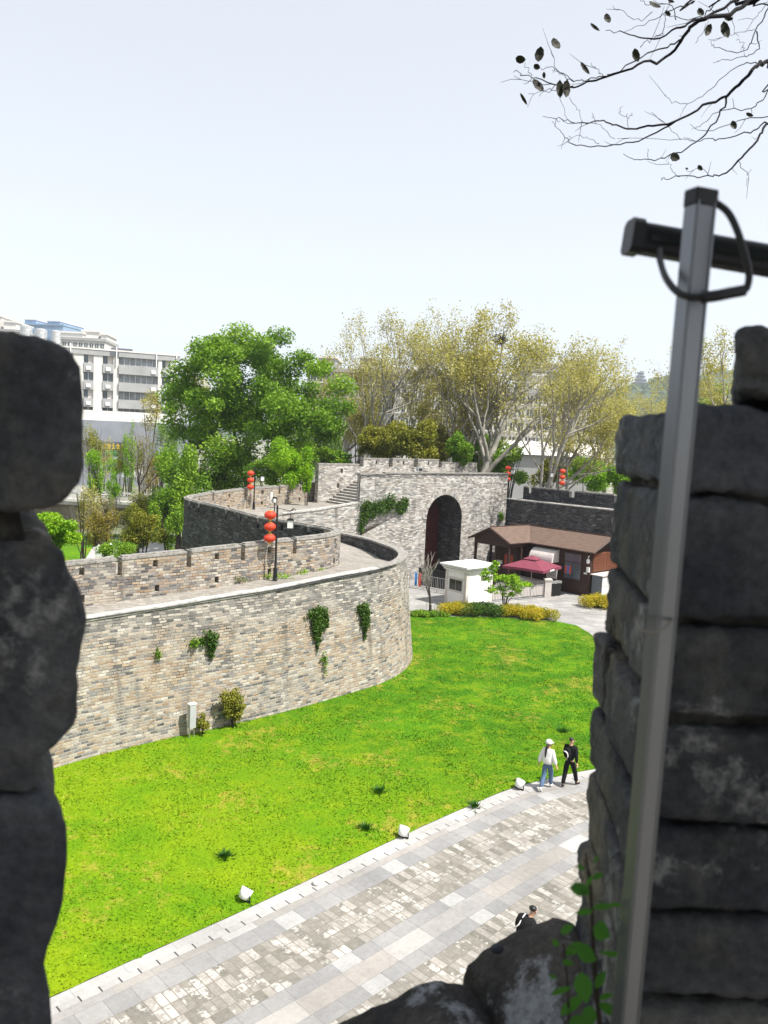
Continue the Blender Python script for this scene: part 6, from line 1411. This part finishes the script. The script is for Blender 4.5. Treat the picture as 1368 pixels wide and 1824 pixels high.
def person(loc, rz, label, J, H=1.70, wide=1.0, top='white_cloth', legs='denim', shoes='white_cloth', flare=1.0, hair='short', cap=False, pack=False, strap=False, lean=None):
    root = empty('person', loc, label, 'person', None, rz); g = lambda n: Vector(J[n])
    # body: one skinned figure
    names = ['pelvis', 'waist', 'chest', 'neck0', 'neck1', 'head0', 'head1', 'shL', 'elL', 'wrL', 'shR', 'elR', 'wrR', 'hipL', 'knL', 'anL', 'toL', 'hipR', 'knR', 'anR', 'toR']
    V = [g(n) for n in names]; ix = {n: i for i, n in enumerate(names)}
    E_ = [(ix[a], ix[b]) for a, b in (('pelvis', 'waist'), ('waist', 'chest'), ('chest', 'neck0'), ('neck0', 'neck1'), ('neck1', 'head0'), ('head0', 'head1'), ('chest', 'shL'), ('shL', 'elL'), ('elL', 'wrL'), ('chest', 'shR'), ('shR', 'elR'), ('elR', 'wrR'), ('pelvis', 'hipL'), ('hipL', 'knL'), ('knL', 'anL'), ('anL', 'toL'), ('pelvis', 'hipR'), ('hipR', 'knR'), ('knR', 'anR'), ('anR', 'toR'))]
    rad = dict(pelvis=.075, waist=.075, chest=.10, neck0=.06, neck1=.05, head0=.078, head1=.08, shL=.062, elL=.043, wrL=.027, shR=.062, elR=.043, wrR=.027, hipL=.07, knL=.058, anL=.04, toL=.035, hipR=.07, knR=.058, anR=.04, toR=.035)
    skin_obj('body', V, E_, [rad[n] * wide for n in names], M['skin'], root)
    # face
    hc = (g('head0') + g('head1')) * .5 + Vector((0, 0, .01)); fd = Vector(J.get('face', (0, 1, 0))).normalized(); sd_ = Vector((fd.y, -fd.x, 0)); m = MB(); m.lathe([(0, -.02), (.012, -.012), (.016, .0), (.008, .03), (0, .04)], tuple(hc + fd * .085 + Vector((0, 0, -.01))), 6); m.build('nose', M['skin'], root, smooth=True)
    for s_ in (-1, 1):
        m = MB(); m.lathe([(0, -.008), (.012, 0), (0, .008)], tuple(hc + fd * .075 + sd_ * .032 * s_ + Vector((0, 0, .02))), 8); m.build('eye', M['hair'], root)
        m = MB(); m.lathe([(0, -.032), (.016, -.02), (.02, .01), (.012, .03), (0, .034)], tuple(hc + sd_ * .083 * s_), 8); m.build('ear', M['skin'], root, smooth=True)
    m = MB(); m.box(-.022, .022, -.004, .004, -.004, .004, lambda a, b, c: tuple(hc + sd_ * a + fd * (.079 + b) + Vector((0, 0, -.05 + c)))); m.build('mouth', M['poster_red'], root)
    hand(root, g('wrL'), g('wrL') - g('elL'), 1); hand(root, g('wrR'), g('wrR') - g('elR'), -1)
    # clothes follow the body
    hem = g('waist').lerp(g('pelvis'), 1.15 if flare == 1 else 1.3); sl = lambda a, b, t: g(a).lerp(g(b), t)
    V = [g('chest'), g('waist'), hem, g('neck0') + Vector((0, 0, -.02)), g('shL'), g('elL'), sl('elL', 'wrL', .92), g('shR'), g('elR'), sl('elR', 'wrR', .92)]
    skin_obj('jacket', V, [(0, 1), (1, 2), (0, 3), (0, 4), (4, 5), (5, 6), (0, 7), (7, 8), (8, 9)], [(.165 * flare ** .4, .145), (.15 * flare, .135 * flare), (.165 * flare, .145 * flare), .075, .085, .068 * flare ** .5, .052 * flare, .085, .068 * flare ** .5, .052 * flare], M[top], root)
    V = [g('pelvis') + Vector((0, 0, .06)), g('pelvis') + Vector((0, 0, -.02)), g('hipL'), g('knL'), sl('knL', 'anL', .97), g('hipR'), g('knR'), sl('knR', 'anR', .97)]
    skin_obj('trousers', V, [(0, 1), (1, 2), (2, 3), (3, 4), (1, 5), (5, 6), (6, 7)], [.14, .135, .112, .088, .072, .112, .088, .072], M[legs], root)
    for s_ in 'LR':
        a, t = g('an' + s_), g('to' + s_); d = (t - a); d.normalize(); back = a - d * .06 + Vector((0, 0, -.03)); skin_obj('shoe', [back, a + Vector((0, 0, -.02)), a.lerp(t, .6) + Vector((0, 0, -.01)), t + d * .05], [(0, 1), (1, 2), (2, 3)], [.044, .052, .046, .034], M[shoes], root, 1)
    # hair
    V = [hc + Vector((0, 0, .105)) - fd * .01, hc + Vector((0, 0, .05)) - fd * .025, hc - fd * .04 + Vector((0, 0, -.03 if hair == 'short' else -.06))]; E_ = [(0, 1), (1, 2)]; R = [.06, .104, .085 if hair == 'short' else .1]
    skin_obj('hair', V, E_, R, M['hair'], root)
    if hair == 'tail':
        bk = g('chest') - fd * .17; skin_obj('pony_tail', [hc - fd * .1 + Vector((0, 0, -.04)), hc - fd * .15 + Vector((0, 0, -.14)), bk + Vector((0, 0, .02)), bk + Vector((0, 0, -.12))], [(0, 1), (1, 2), (2, 3)], [.05, .045, .04, .015], M['hair'], root)
    if cap:
        m = MB(); m.lathe([(.118, .02), (.122, .06), (.105, .115), (.06, .15), (0, .16)], tuple(hc + Vector((0, 0, .0)) - fd * .01), 18); cp_ = m.build('cap', M['white_cloth'], root, smooth=True); m = MB(); fr_ = lambda a, b: tuple(hc + sd_ * a + fd * b + Vector((0, 0, .04 - max(0, b - .1) * .25)))
        for k in range(6):
            a0, a1 = -1.2 + .4 * k, -1.2 + .4 * (k + 1); m.face([fr_(.115 * sin(a0), .115 * cos(a0)), fr_(.115 * sin(a1), .115 * cos(a1)), fr_(.13 * sin(a1), .09 + .12 * cos(a1)), fr_(.13 * sin(a0), .09 + .12 * cos(a0))])
        m.build('peak', M['white_cloth'], cp_)
    bd_ = -Vector((0, 1, 0))
    if pack:
        pc_ = g('chest') * .55 + g('waist') * .45 + Vector((-.03, -.2, .03)); pk = skin_obj('backpack', [pc_ + Vector((0, 0, .2)), pc_, pc_ + Vector((0, -.01, -.2))], [(0, 1), (1, 2)], [(.12, .075), (.15, .1), (.14, .095)], M['black_cloth'], root)
        m = MB(); m.tube([pc_ + Vector((-.1, -.1, .07)), pc_ + Vector((-.02, -.125, .08)), pc_ + Vector((.05, -.12, .03)), pc_ + Vector((.07, -.118, -.07)), pc_ + Vector((.05, -.12, -.14))], [.018, .022, .02, .02, .014], 6); m.build('pack_trim', M['white_cloth'], pk, smooth=True)
    if strap:
        m = MB(); m.tube([g('shL') * .45 + g('neck0') * .55 + Vector((0, .09, .03)), g('shL') * .45 + g('neck0') * .55 + Vector((0, -.03, .085)), g('chest').lerp(g('shL'), .5) + Vector((0, -.165, -.03)), g('waist') + Vector((-.12, -.16, .1))], .016, 6); m.build('strap', M['white_cloth'], root, smooth=True)
    return root
W_ = dict(pelvis=(0, 0, .93), waist=(0, .01, 1.1), chest=(0, .02, 1.28), neck0=(0, .02, 1.43), neck1=(0, .03, 1.5), head0=(0, .04, 1.57), head1=(0, .045, 1.64), shL=(-.16, .02, 1.38), elL=(-.24, -.06, 1.13), wrL=(-.29, -.02, .9), shR=(.16, .02, 1.38), elR=(.24, -.03, 1.13), wrR=(.29, .05, .91),
          hipL=(-.085, 0, .88), knL=(-.07, -.06, .5), anL=(-.06, -.38, .16), toL=(-.06, -.30, .04), hipR=(.085, .01, .88), knR=(.08, .22, .5), anR=(.08, .26, .09), toR=(.08, .41, .04), face=(.25, 1, 0))
M_ = dict(pelvis=(0, 0, .95), waist=(0, .0, 1.12), chest=(0, .02, 1.32), neck0=(0, .02, 1.47), neck1=(0, .03, 1.54), head0=(.01, .04, 1.61), head1=(.01, .045, 1.68), shL=(-.19, .02, 1.42), elL=(-.23, .03, 1.14), wrL=(-.2, .16, .95), shR=(.19, .02, 1.42), elR=(.25, -.06, 1.15), wrR=(.26, .0, .9),
          hipL=(-.09, 0, .9), knL=(-.11, -.08, .5), anL=(-.12, -.22, .1), toL=(-.13, -.1, .035), hipR=(.09, .01, .9), knR=(.13, .2, .5), anR=(.16, .32, .09), toR=(.2, .46, .04), face=(.9, .6, 0))
wl_ = at(972, 1405, 0.02); ml_ = at(1012, 1400, .02); hd_ = radians(-31)
person((wl_[0], wl_[1], .015), hd_, 'woman walking away in white jacket, white cap and blue jeans, dark pony tail', W_, flare=1.32, hair='tail', cap=True)
person((ml_[0], ml_[1], .015), hd_ - .1, 'man walking away in black clothes with a black backpack, right of the woman', M_, top='black_cloth', legs='black_cloth', shoes='black_shoe', pack=True, wide=1.0)
T_ = dict(pelvis=(0, -.05, .92), waist=(.0, -.03, 1.08), chest=(.03, .06, 1.24), neck0=(.06, .14, 1.38), neck1=(.075, .18, 1.44), head0=(.09, .215, 1.5), head1=(.1, .235, 1.57), shL=(-.14, .06, 1.36), elL=(-.22, .06, 1.1), wrL=(-.1, .25, 1.05), shR=(.2, .1, 1.33), elR=(.27, .12, 1.08), wrR=(.14, .3, 1.08),
          hipL=(-.085, -.05, .88), knL=(-.09, .08, .48), anL=(-.09, .0, .09), toL=(-.09, .15, .04), hipR=(.085, -.05, .88), knR=(.09, -.08, .48), anR=(.09, -.25, .12), toR=(.09, -.12, .04), face=(.3, 1, -.5))
p3 = aty(941, 1640, 16.9); person((p3[0] - .1, 16.9, .015), radians(-45), 'person with short black hair and white strapped black top, half hidden by the sill', T_, top='black_cloth', legs='black_cloth', shoes='black_shoe', hair='short', strap=True)

# ------------------------------------------------------------------ buildings, bridge, far things
def frame(o, ang):
    o = np.array(o[:2], float); u = np.array([cos(radians(ang)), sin(radians(ang))]); n = np.array([-u[1], u[0]])
    return lambda a, b, z: (o[0] + u[0] * a + n[0] * b, o[1] + u[1] * a + n[1] * b, z)
# hotel at the left: facade runs from its right corner to the left, nearer end on the left
HC = aty(314, 700, 160); HB = frame((HC[0], HC[1]), 23 + 180)       # +a to the left along the facade, +b towards the camera (since u is reversed)
ztop = px_h(314, 635, 160); zpb = px_h(314, 644, 160); FLH = 3.28
hotel = empty('hotel', HB(20, -8, 0), 'long cream hotel block with grey balconies and air conditioners at the far left', 'building')
m = MB(); m.box(0, 58, -14, 0, 5.2, zpb + .3, HB); m.build('wall', M['bwhite'], hotel)
m = MB(); m.box(-.5, 58, -14.4, .75, zpb, ztop, HB); m.build('roof_parapet', M['bgrey'], hotel); m = MB(); m.box(-.6, 58, -.2, .85, ztop, ztop + .28, HB); m.build('parapet_coping', M['bwhite'], hotel)
zb3 = zpb - 3 * FLH - .55
m = MB(); m.box(-.4, 58, -14.2, .9, zb3 - 1.9, zb3, HB); m.build('belt', M['bwhite'], hotel)
m = MB(); m.box(-3.0, 58, -15, 2.6, 0, zb3 - 1.9, HB); m.build('podium', M['podium'], hotel)
xs = [(0, 1.3, 'p'), (1.3, 2.9, 'w'), (2.9, 3.6, 'p'), (3.6, 11.0, 'b'), (11.0, 11.9, 'p'), (11.9, 13.9, 'w'), (13.9, 15.5, 'p'), (15.5, 17.3, 'w'), (17.3, 19.2, 'p'), (19.2, 21.1, 'w'), (21.1, 23.0, 'p'), (23.0, 24.8, 'w'), (24.8, 26.7, 'p'), (26.7, 28.5, 'w'), (28.5, 30.3, 'p'), (30.3, 32.1, 'w'), (32.1, 34, 'p'), (34, 36, 'w'), (36, 38, 'p')]
for a, b, t in xs:
    if t == 'p': m = MB(); m.box(a, b, 0, .55, zb3, zpb, HB); m.build('pilaster', M['bwhite'], hotel); continue
    for f in range(4):
        z1 = zpb - f * FLH; z0 = max(z1 - 1.5, zb3); m = MB(); m.box(a + .04, b - .04, .005, .06, z0, z1, HB); wd = m.build('window', M['win'] if t == 'w' else M['win_pale'], hotel); m = MB()
        nb_ = 2 if t == 'w' else 7
        for k_ in range(nb_ + 1): x = a + .04 + (b - a - .08) * k_ / nb_; m.box(x - .04, x + .04, .06, .1, z0, z1, HB)
        m.build('frame', M['bwhite'], wd)
        if t == 'w' and f < 3 and (f + int(a)) % 2: m = MB(); m.box(a + .1, a + (b - a) * .5, .061, .07, z0, z1, HB); m.build('curtain', M['canvas'], wd)
        if f < 3:
            m = MB(); m.box(a + .02, b - .02, .0, .75 if t == 'w' else .95, z1 - FLH + .05, z1 - 1.52, HB); bl = m.build('balcony', M['bgrey'], hotel); m = MB()
            n_ = 1 if t == 'w' else 4
            for k_ in range(n_): c = a + (b - a) * (k_ + .5) / n_; y0 = .76 if t == 'w' else .96; m = MB(); m.box(c - .42, c + .42, y0, y0 + .18, z1 - FLH + .45, z1 - FLH + 1.1, HB); ac = m.build('air_conditioner', M['white_paint'], bl); m = MB(); m.lathe([(.22, 0), (.22, .03), (0, .03)], (0, 0, 0), 10); break
for a in (.2, 11.4, 19.6, 24.6, 4.0):
    m = MB(); m.box(a - .09, a + .09, .76, .95, zpb - 1.6, ztop + .9, HB); m.build('drain_pipe', M['white_paint'], hotel)
m = MB(); m.box(11.0, 12.6, .751, .8, zpb, ztop, HB) ; m.build('vent', M['bdark'], hotel)
m = MB(); m.box(8, 12, -6, -4.5, ztop + .28, ztop + 1.1, HB); m.build('roof_rail', M['bdark'], hotel); adopt(hotel)
# shop strip under the hotel: dark fascia with yellow characters over a green band
sgn = empty('shop_sign', aty(200, 800, 138), 'dark shop fascia with yellow characters over a green strip below the hotel', 'sign'); SX = aty(200, 800, 138); SS = frame((SX[0], SX[1]), 10)
z_ = px_h(200, 797, 138); m = MB(); m.box(-5, 3.2, 0, .3, z_ - 1.6, z_ + 1.0, SS); m.build('fascia', M['bdark'], sgn); m = MB(); rr = random.Random(3)
for i in range(5):
    x = -1.5 + i * .72
    m = MB()
    m.box(x, x + .55, -.06, -.005, z_ + .3, z_ + .42, SS); m.box(x + .2, x + .32, -.06, -.005, z_ - .25, z_ + .65, SS); m.box(x + .02, x + .5, -.075, -.061, z_ - .22, z_ - .1, SS)
    if i % 2: m.box(x + .4, x + .5, -.09, -.076, z_ - .2, z_ + .5, SS)
    m.build('character', M['yellow'], sgn)
m = MB(); m.box(-1.2, 2.6, -.05, -.005, z_ - 1.3, z_ - .5, SS); m.build('strip', M['green_panel'], sgn); m = MB(); m.box(2.9, 4.2, -.05, 0, z_ - .7, z_ + .0, SS); m.build('strip', M['yellow'], sgn); m = MB()
for x in (-4.8, 3.0): m.box(x - .1, x + .1, .05, .25, 0, z_ - 1.6, SS)
m.build('support', M['bdark'], sgn); adopt(sgn)
for i, (px, w_, mt, lb) in enumerate(((236, 3.4, 'frost', 'pale roadside shelter panel left of the dark bare tree'), (276, 1.8, 'blue', 'blue roadside advertisement panel near the broad green tree'))):
    p = aty(px, 838, 128); r_ = empty('ad_panel', (p[0], p[1], 0), lb, 'panel'); z_ = px_h(px, 838, 128); m = MB(); m.box(-w_ / 2, w_ / 2, -.1, .1, z_ - 1.1, z_ + .9); m.build('board', M[mt], r_); m = MB(); m.box(-w_ / 2 - .1, w_ / 2 + .1, -.15, .15, z_ + .9, z_ + 1.1); m.build('frame', M['bdark'], r_); m = MB(); m.box(-w_ / 2 + .1, -w_ / 2 + .25, -.06, .06, 0, z_ - 1.1); m.box(w_ / 2 - .25, w_ / 2 - .1, -.06, .06, 0, z_ - 1.1); m.build('legs', M['steel'], r_)
# roof tanks
for i, (px, pt, pb_, w_, lb) in enumerate(((47, 580, 604, 20, 'left steel water tank on the hotel roof'), (73, 586, 606, 20, 'middle steel water tank on the hotel roof'), (100, 589, 608, 15, 'right smaller steel water tank on the hotel roof'))):
    y = 152; c = aty(px, pb_, y); h_ = px_h(px, pt, y) - ztop; r0_ = w_ * y / FPX / 2; rt_ = empty('water_tank', (c[0], c[1], ztop - .2), lb, 'water tank', 'water tanks on the hotel roof'); m = MB(); m.lathe([(r0_, 0), (r0_, h_), (r0_ * .5, h_ + .25), (0, h_ + .3)], n=20); m.build('shell', M['tank'], rt_, smooth=False); m = MB()
    for zz in (.3, .55, .8): m.lathe([(r0_ * 1.0, h_ * zz - .05), (r0_ * 1.03, h_ * zz), (r0_ * 1.0, h_ * zz + .05)], n=20)
    m.build('bands', M['steel'], rt_)
# white terraced block and blue glass tower behind the hotel
def block(name, y, px0, px1, ptop, label, mat, winmat, rows, cols, dep=12, ang=0, steps=(), cat='building', frame_mat='bwhite', zbase=0.0, pbot=None, winf=(.62, .55)):
    a, b = aty(px0, ptop, y), aty(px1, ptop, y); F_ = frame((a[0], a[1]), ang); L_ = (b[0] - a[0]) / max(.2, cos(radians(ang))); zt_ = px_h((px0 + px1) / 2, ptop, y); root = empty(name, F_(L_ / 2, dep / 2, 0), label, cat)
    m = MB(); m.box(0, L_, 0, dep, zbase, zt_, F_); m.build('wall', M[mat], root); m = MB(); m.box(-.3, L_ + .3, -.4, dep, zt_, zt_ + .7, F_); m.build('roof', M['bgrey' if mat == 'bwhite' else mat], root)
    zb_ = px_h(px0, pbot, y) if pbot else max(zbase, zt_ - rows * 3.3); fh = (zt_ - zb_) / rows; cw_ = L_ / cols
    for r in range(rows):
        for c in range(cols):
            z0 = zb_ + fh * r + fh * .28; x0 = cw_ * (c + .5 - winf[0] / 2); m = MB(); m.box(x0, x0 + cw_ * winf[0], -.05, -.004, z0, z0 + fh * winf[1], F_); w_ = m.build('window', M[winmat], root); m = MB(); xm = x0 + cw_ * winf[0] / 2; m.box(xm - .05, xm + .05, -.1, -.051, z0, z0 + fh * winf[1], F_); m.box(x0 - .1, x0 + cw_ * winf[0] + .1, -.28, -.052, z0 - .3, z0 - .05, F_); m.build('frame', M[frame_mat], w_)
    for s0, s1, h_, d_ in steps: m = MB(); m.box(L_ * s0, L_ * s1, d_, dep - .5, zt_ + .7, zt_ + .7 + h_, F_); rr_ = m.build('roof_house', M[mat], root); m = MB(); m.box(L_ * s0 - .3, L_ * s1 + .3, d_ - .3, dep - .2, zt_ + .7 + h_, zt_ + 1.1 + h_, F_); m.build('roof_slab', M['bwhite'], rr_)
    adopt(root); return root
block('terraced_block', 205, 100, 184, 606, 'white terraced apartment block with stepped roof just above the hotel roof', 'bwhite', 'win', 3, 9, 14, 6, ((.05, .5, 1.2, 2), (.45, .8, 2.0, 4), (.85, .98, 1.3, 3)))
block('apartment_house', 215, -40, 33, 590, 'white apartment house at the far left edge above the dark stone', 'bwhite', 'win', 3, 8, 14, 4, ((.55, .85, 2.0, 2), (.1, .45, 3.5, 3)))
block('office_tower', 430, 14, 119, 580, 'distant blue glass office block with pale fins behind the hotel roof', 'bblue', 'bblue_fin', 2, 26, 30, -8, ((.25, .45, 2.2, 3), (.62, .85, 2.0, 5)), frame_mat='bblue', winf=(.16, .8))
# long blocks behind the plane trees
block('apartment_block', 150, 548, 700, 664, 'pale grey apartment block half hidden behind the left plane trees', 'bgrey', 'win', 5, 14, 14, -3, ((.1, .3, 2, 3), (.6, .75, 2.2, 2)), pbot=785)
block('apartment_block', 146, 706, 858, 668, 'white apartment block with dense windows behind the middle plane trees', 'bwhite', 'win', 5, 15, 14, -4, ((.2, .4, 2, 3), (.75, .9, 1.6, 3)), pbot=790)
block('apartment_block', 132, 838, 1062, 702, 'white block with rows of dark windows behind the right plane trees', 'bwhite', 'win', 4, 16, 14, -6, ((.1, .22, 2.0, 3), (.5, .6, 2.4, 3), (.82, .95, 1.6, 4)), pbot=795)
block('office_block', 190, 930, 1048, 664, 'grey block with clustered roof sheds far behind the right plane trees', 'bgrey', 'win_pale', 3, 10, 14, -3, ((.05, .3, 3, 2), (.4, .62, 1.5, 3), (.7, .95, 2.6, 3)))
pvl = empty('pavilion', aty(985, 800, 118), 'low building with a long white curved roof behind the grey rampart', 'building'); a = aty(890, 808, 118); b = aty(1085, 812, 118); zt_ = px_h(990, 788, 118); m = MB(); n = 10
F_ = frame((a[0], a[1]), 0); L_ = b[0] - a[0]
for i in range(n):
    t0, t1 = i / n, (i + 1) / n; m.face([F_(0, t0 * 12, zt_ - 2.2 * (2 * t0 - 1) ** 2 * .9), F_(L_, t0 * 12, zt_ - 2.2 * (2 * t0 - 1) ** 2 * .9), F_(L_, t1 * 12, zt_ - 2.2 * (2 * t1 - 1) ** 2 * .9), F_(0, t1 * 12, zt_ - 2.2 * (2 * t1 - 1) ** 2 * .9)])
m.build('roof', M['bwhite'], pvl); m = MB(); m.box(.5, L_ - .5, .6, 11.4, 0, zt_ - 2.1, F_); m.build('wall', M['bgrey'], pvl); adopt(pvl)
# bridge with white balustrade, road behind
BA, BB = aty(60, 893, 96), aty(345, 889, 93); BRF = frame((BA[0], BA[1]), math.degrees(atan2(BB[1] - BA[1], BB[0] - BA[0]))); BL = hypot(BB[0] - BA[0], BB[1] - BA[1]) ; zt_, zd, zl = px_h(200, 876, 95), px_h(200, 893, 95), px_h(200, 903, 95)
brg = empty('bridge', BRF(BL / 2, 4, 0), 'pale stone road bridge with low white balustrade left of the broad green tree', 'bridge')
m = MB(); m.box(-12, BL + 6, 0, 9, zl, zd, BRF); m.build('deck', M['concrete'], brg); m = MB(); m.box(-12, BL + 6, -.2, 0, zd - .25, zd + .05, BRF); m.build('deck_edge', M['bwhite'], brg); m = MB(); m.box(-12, BL + 6, .6, 8.4, 0, zl - .01, BRF); m.build('abutment', M['bearth'], brg)
m = MB(); m.box(-12, BL + 6, .05, .3, zt_ - .18, zt_, BRF); rl = m.build('handrail', M['bwhite'], brg)
for i in range(16):
    x = -11 + (BL + 16) * i / 15; m = MB(); m.box(x - .17, x + .17, .02, .36, zd, zt_ + .22, BRF); m.build('post', M['bwhite'], brg)
    if i < 15: m = MB(); m.box(x + .25, x + (BL + 16) / 15 - .25, .12, .24, zd + .15, zt_ - .4, BRF); m.build('panel', M['bwhite'], brg)
adopt(brg)
rd = MB(); rd.face([(-80, 105, .02), (20, 105, .02), (20, 132, .02), (-80, 132, .02)]); tag(rd.build('road', M['asphalt']), kind='structure')
a, b = aty(200, 858, 112), aty(292, 856, 110); fence('road_fence', (a[0] - 12, 112), (b[0] + 6, 110), px_h(240, 846, 111), 'long grey roadside railing beyond the bridge', 'railing', 96, post_every=8, bar_r=.03)
pp = MB(); pp.face([(-24, 62, .0), (-10, 60, .0), (-12, 78, .0), (-30, 84, .0)]); pp.face([(-16, 50, .0), (-13.5, 51, .0), (-14, 60, .0), (-17, 60, .0)]); tag(pp.build('park_path', M['concrete']), kind='structure')
gp_ = MB(); gp_.face([(-40, 36, -.02), (-14, 36, -.02), (-13.6, 86, -.02), (-40, 86, -.02)]); tag(gp_.build('park_lawn', M['lawn']), kind='structure')
# park lamps and small white sculptures beyond the wall
for i, (px, py, y, lb) in enumerate(((398, 962, 58, 'twin white globe park lamp right of the second merlon gap'),)):
    z1 = px_h(px, py, y); p = aty(px, py, y); rt_ = empty('globe_lamp', (p[0], p[1], 0), lb, 'park lamp'); m = MB(); m.tube([(0, 0, 0), (0, 0, z1 - .7)], .08, 8); m.tube([(-.35, 0, z1 - .3), (-.2, 0, z1 - .6), (0, 0, z1 - .7), (.25, 0, z1 - .55), (.4, 0, z1 - .2)], .05, 6); m.build('stem', M['black_metal'], rt_)
    for x, z in ((-.36, 0), (.42, .12)): m = MB(); m.lathe([(0, -.3), (.2, -.24), (.3, 0), (.2, .22), (0, .3)], (x, 0, z1 + z), 14); m.build('globe', M['frost'], rt_, smooth=True)
for i, (px, py, pb_, lb) in enumerate(((176, 972, 990, 'small white garden post left of the second merlon gap'), (197, 968, 985, 'small white stone lamp at the first merlon gap'))):
    y = 48; z1 = px_h(px, py, y); p = aty(px, py, y); rt_ = empty('garden_lamp', (p[0], p[1], 0), lb, 'garden lamp', 'small white garden lamps'); m = MB(); m.box(-.16, .16, -.16, .16, 0, z1 - .35); m.build('shaft', M['white_paint'], rt_); m = MB(); m.lathe([(.1, -.35), (.24, -.3), (.2, -.1), (.06, 0), (0, .08)], (0, 0, z1), 10); m.build('head', M['white_paint'], rt_)
p = aty(625, 800, 100); z1 = px_h(625, 783, 100); rt_ = empty('street_lamp', (p[0], p[1], 0), 'pale street lamp with short bent arm left of the gatehouse battlement', 'street lamp'); m = MB(); m.tube([(0, 0, 0), (0, 0, z1 - .3), (-.15, 0, z1), (-.7, 0, z1 + .15)], .09, 6); m.build('pole', M['steel'], rt_); m = MB(); m.box(-1.3, -.6, -.15, .15, z1 + .08, z1 + .2); m.build('lamp_head', M['frost'], rt_)

# ---- distant hill with pagoda
nx, ny = 90, 26; V, Fq = [], []
for j in range(ny):
    for i in range(nx):
        x = -300 + 1500 * i / (nx - 1); y = 1000 + 700 * j / (ny - 1); e = sin(pi * j / (ny - 1)) ** .8
        ridge = 92 * math.exp(-((x - 470) / 210) ** 2) + 96 * math.exp(-((x - 780) / 260) ** 2) + 34 * math.exp(-((x - 120) / 260) ** 2)
        V.append((x, y, max(-1, ridge * e * (1 + .16 * mnoise.noise((x * .012, y * .012, 3))) + 5 * mnoise.noise((x * .06, y * .06, 1)) * e - 1)))
for j in range(ny - 1):
    for i in range(nx - 1): a = j * nx + i; Fq.append([a, a + 1, a + nx + 1, a + nx])
tag(np_mesh('hill', V, Fq, M['hill'], smooth=False), kind='structure')
rh = np.random.default_rng(9); Vn = np.array(V).reshape(ny, nx, 3); n_ = 16000; I = rh.integers(0, nx - 1, n_); Jy = rh.integers(4, ny // 2 + 3, n_); P = Vn[Jy, I] + np.c_[rh.uniform(0, 16, n_), rh.uniform(0, 26, n_), rh.uniform(0, 7, n_)]; P = P[P[:, 2] > 8]
tag(leaf_mesh('hill_forest', P, 11, M['lf_far'], None, rh, rh.random(len(P)) * .4, aspect=.8), 'far off bluish wood covering the hill on the right horizon', 'wood', kind='stuff')
pz = px_h(1140, 684, 1330); p = aty(1140, 684, 1330); pg = empty('pagoda', (p[0], p[1], pz - 12), 'tiny tiered pagoda tower on the hazy hill top at the right', 'pagoda'); k_ = 1330 / FPX
m = MB(); m.lathe([(13, 0), (13, 12), (9, 12), (9, 18), (7, 18), (7, 24), (5, 24), (5, 29), (0, 29)], n=8); m.build('tower', M['bgrey'], pg)
for z_, r_ in ((13, 15), (18.5, 11), (24, 8.5), (29, 6.5)): m = MB(); m.lathe([(r_, 0), (r_ * .95, .8), (r_ * .5, 2.4), (0, 3 if z_ < 29 else 5)], (0, 0, z_), 8); m.build('roof', M['bdark'], pg)

# ------------------------------------------------------------------ the air over the city
k = bpy.data.materials.new('haze'); k.use_nodes = True; k.node_tree.nodes.clear()
vo = k.node_tree.nodes.new('ShaderNodeOutputMaterial'); vp = k.node_tree.nodes.new('ShaderNodeVolumePrincipled')
vp.inputs['Color'].default_value = (.80, .88, 1.0, 1); vp.inputs['Density'].default_value = 2.4e-4; vp.inputs['Anisotropy'].default_value = .2
k.node_tree.links.new(vp.outputs[0], vo.inputs['Volume'])
m = MB(); m.box(-1520, 1720, -100, 2220, -1.04, 190); tag(m.build('haze', k), 'thin pale haze over the city', 'haze', kind='stuff')
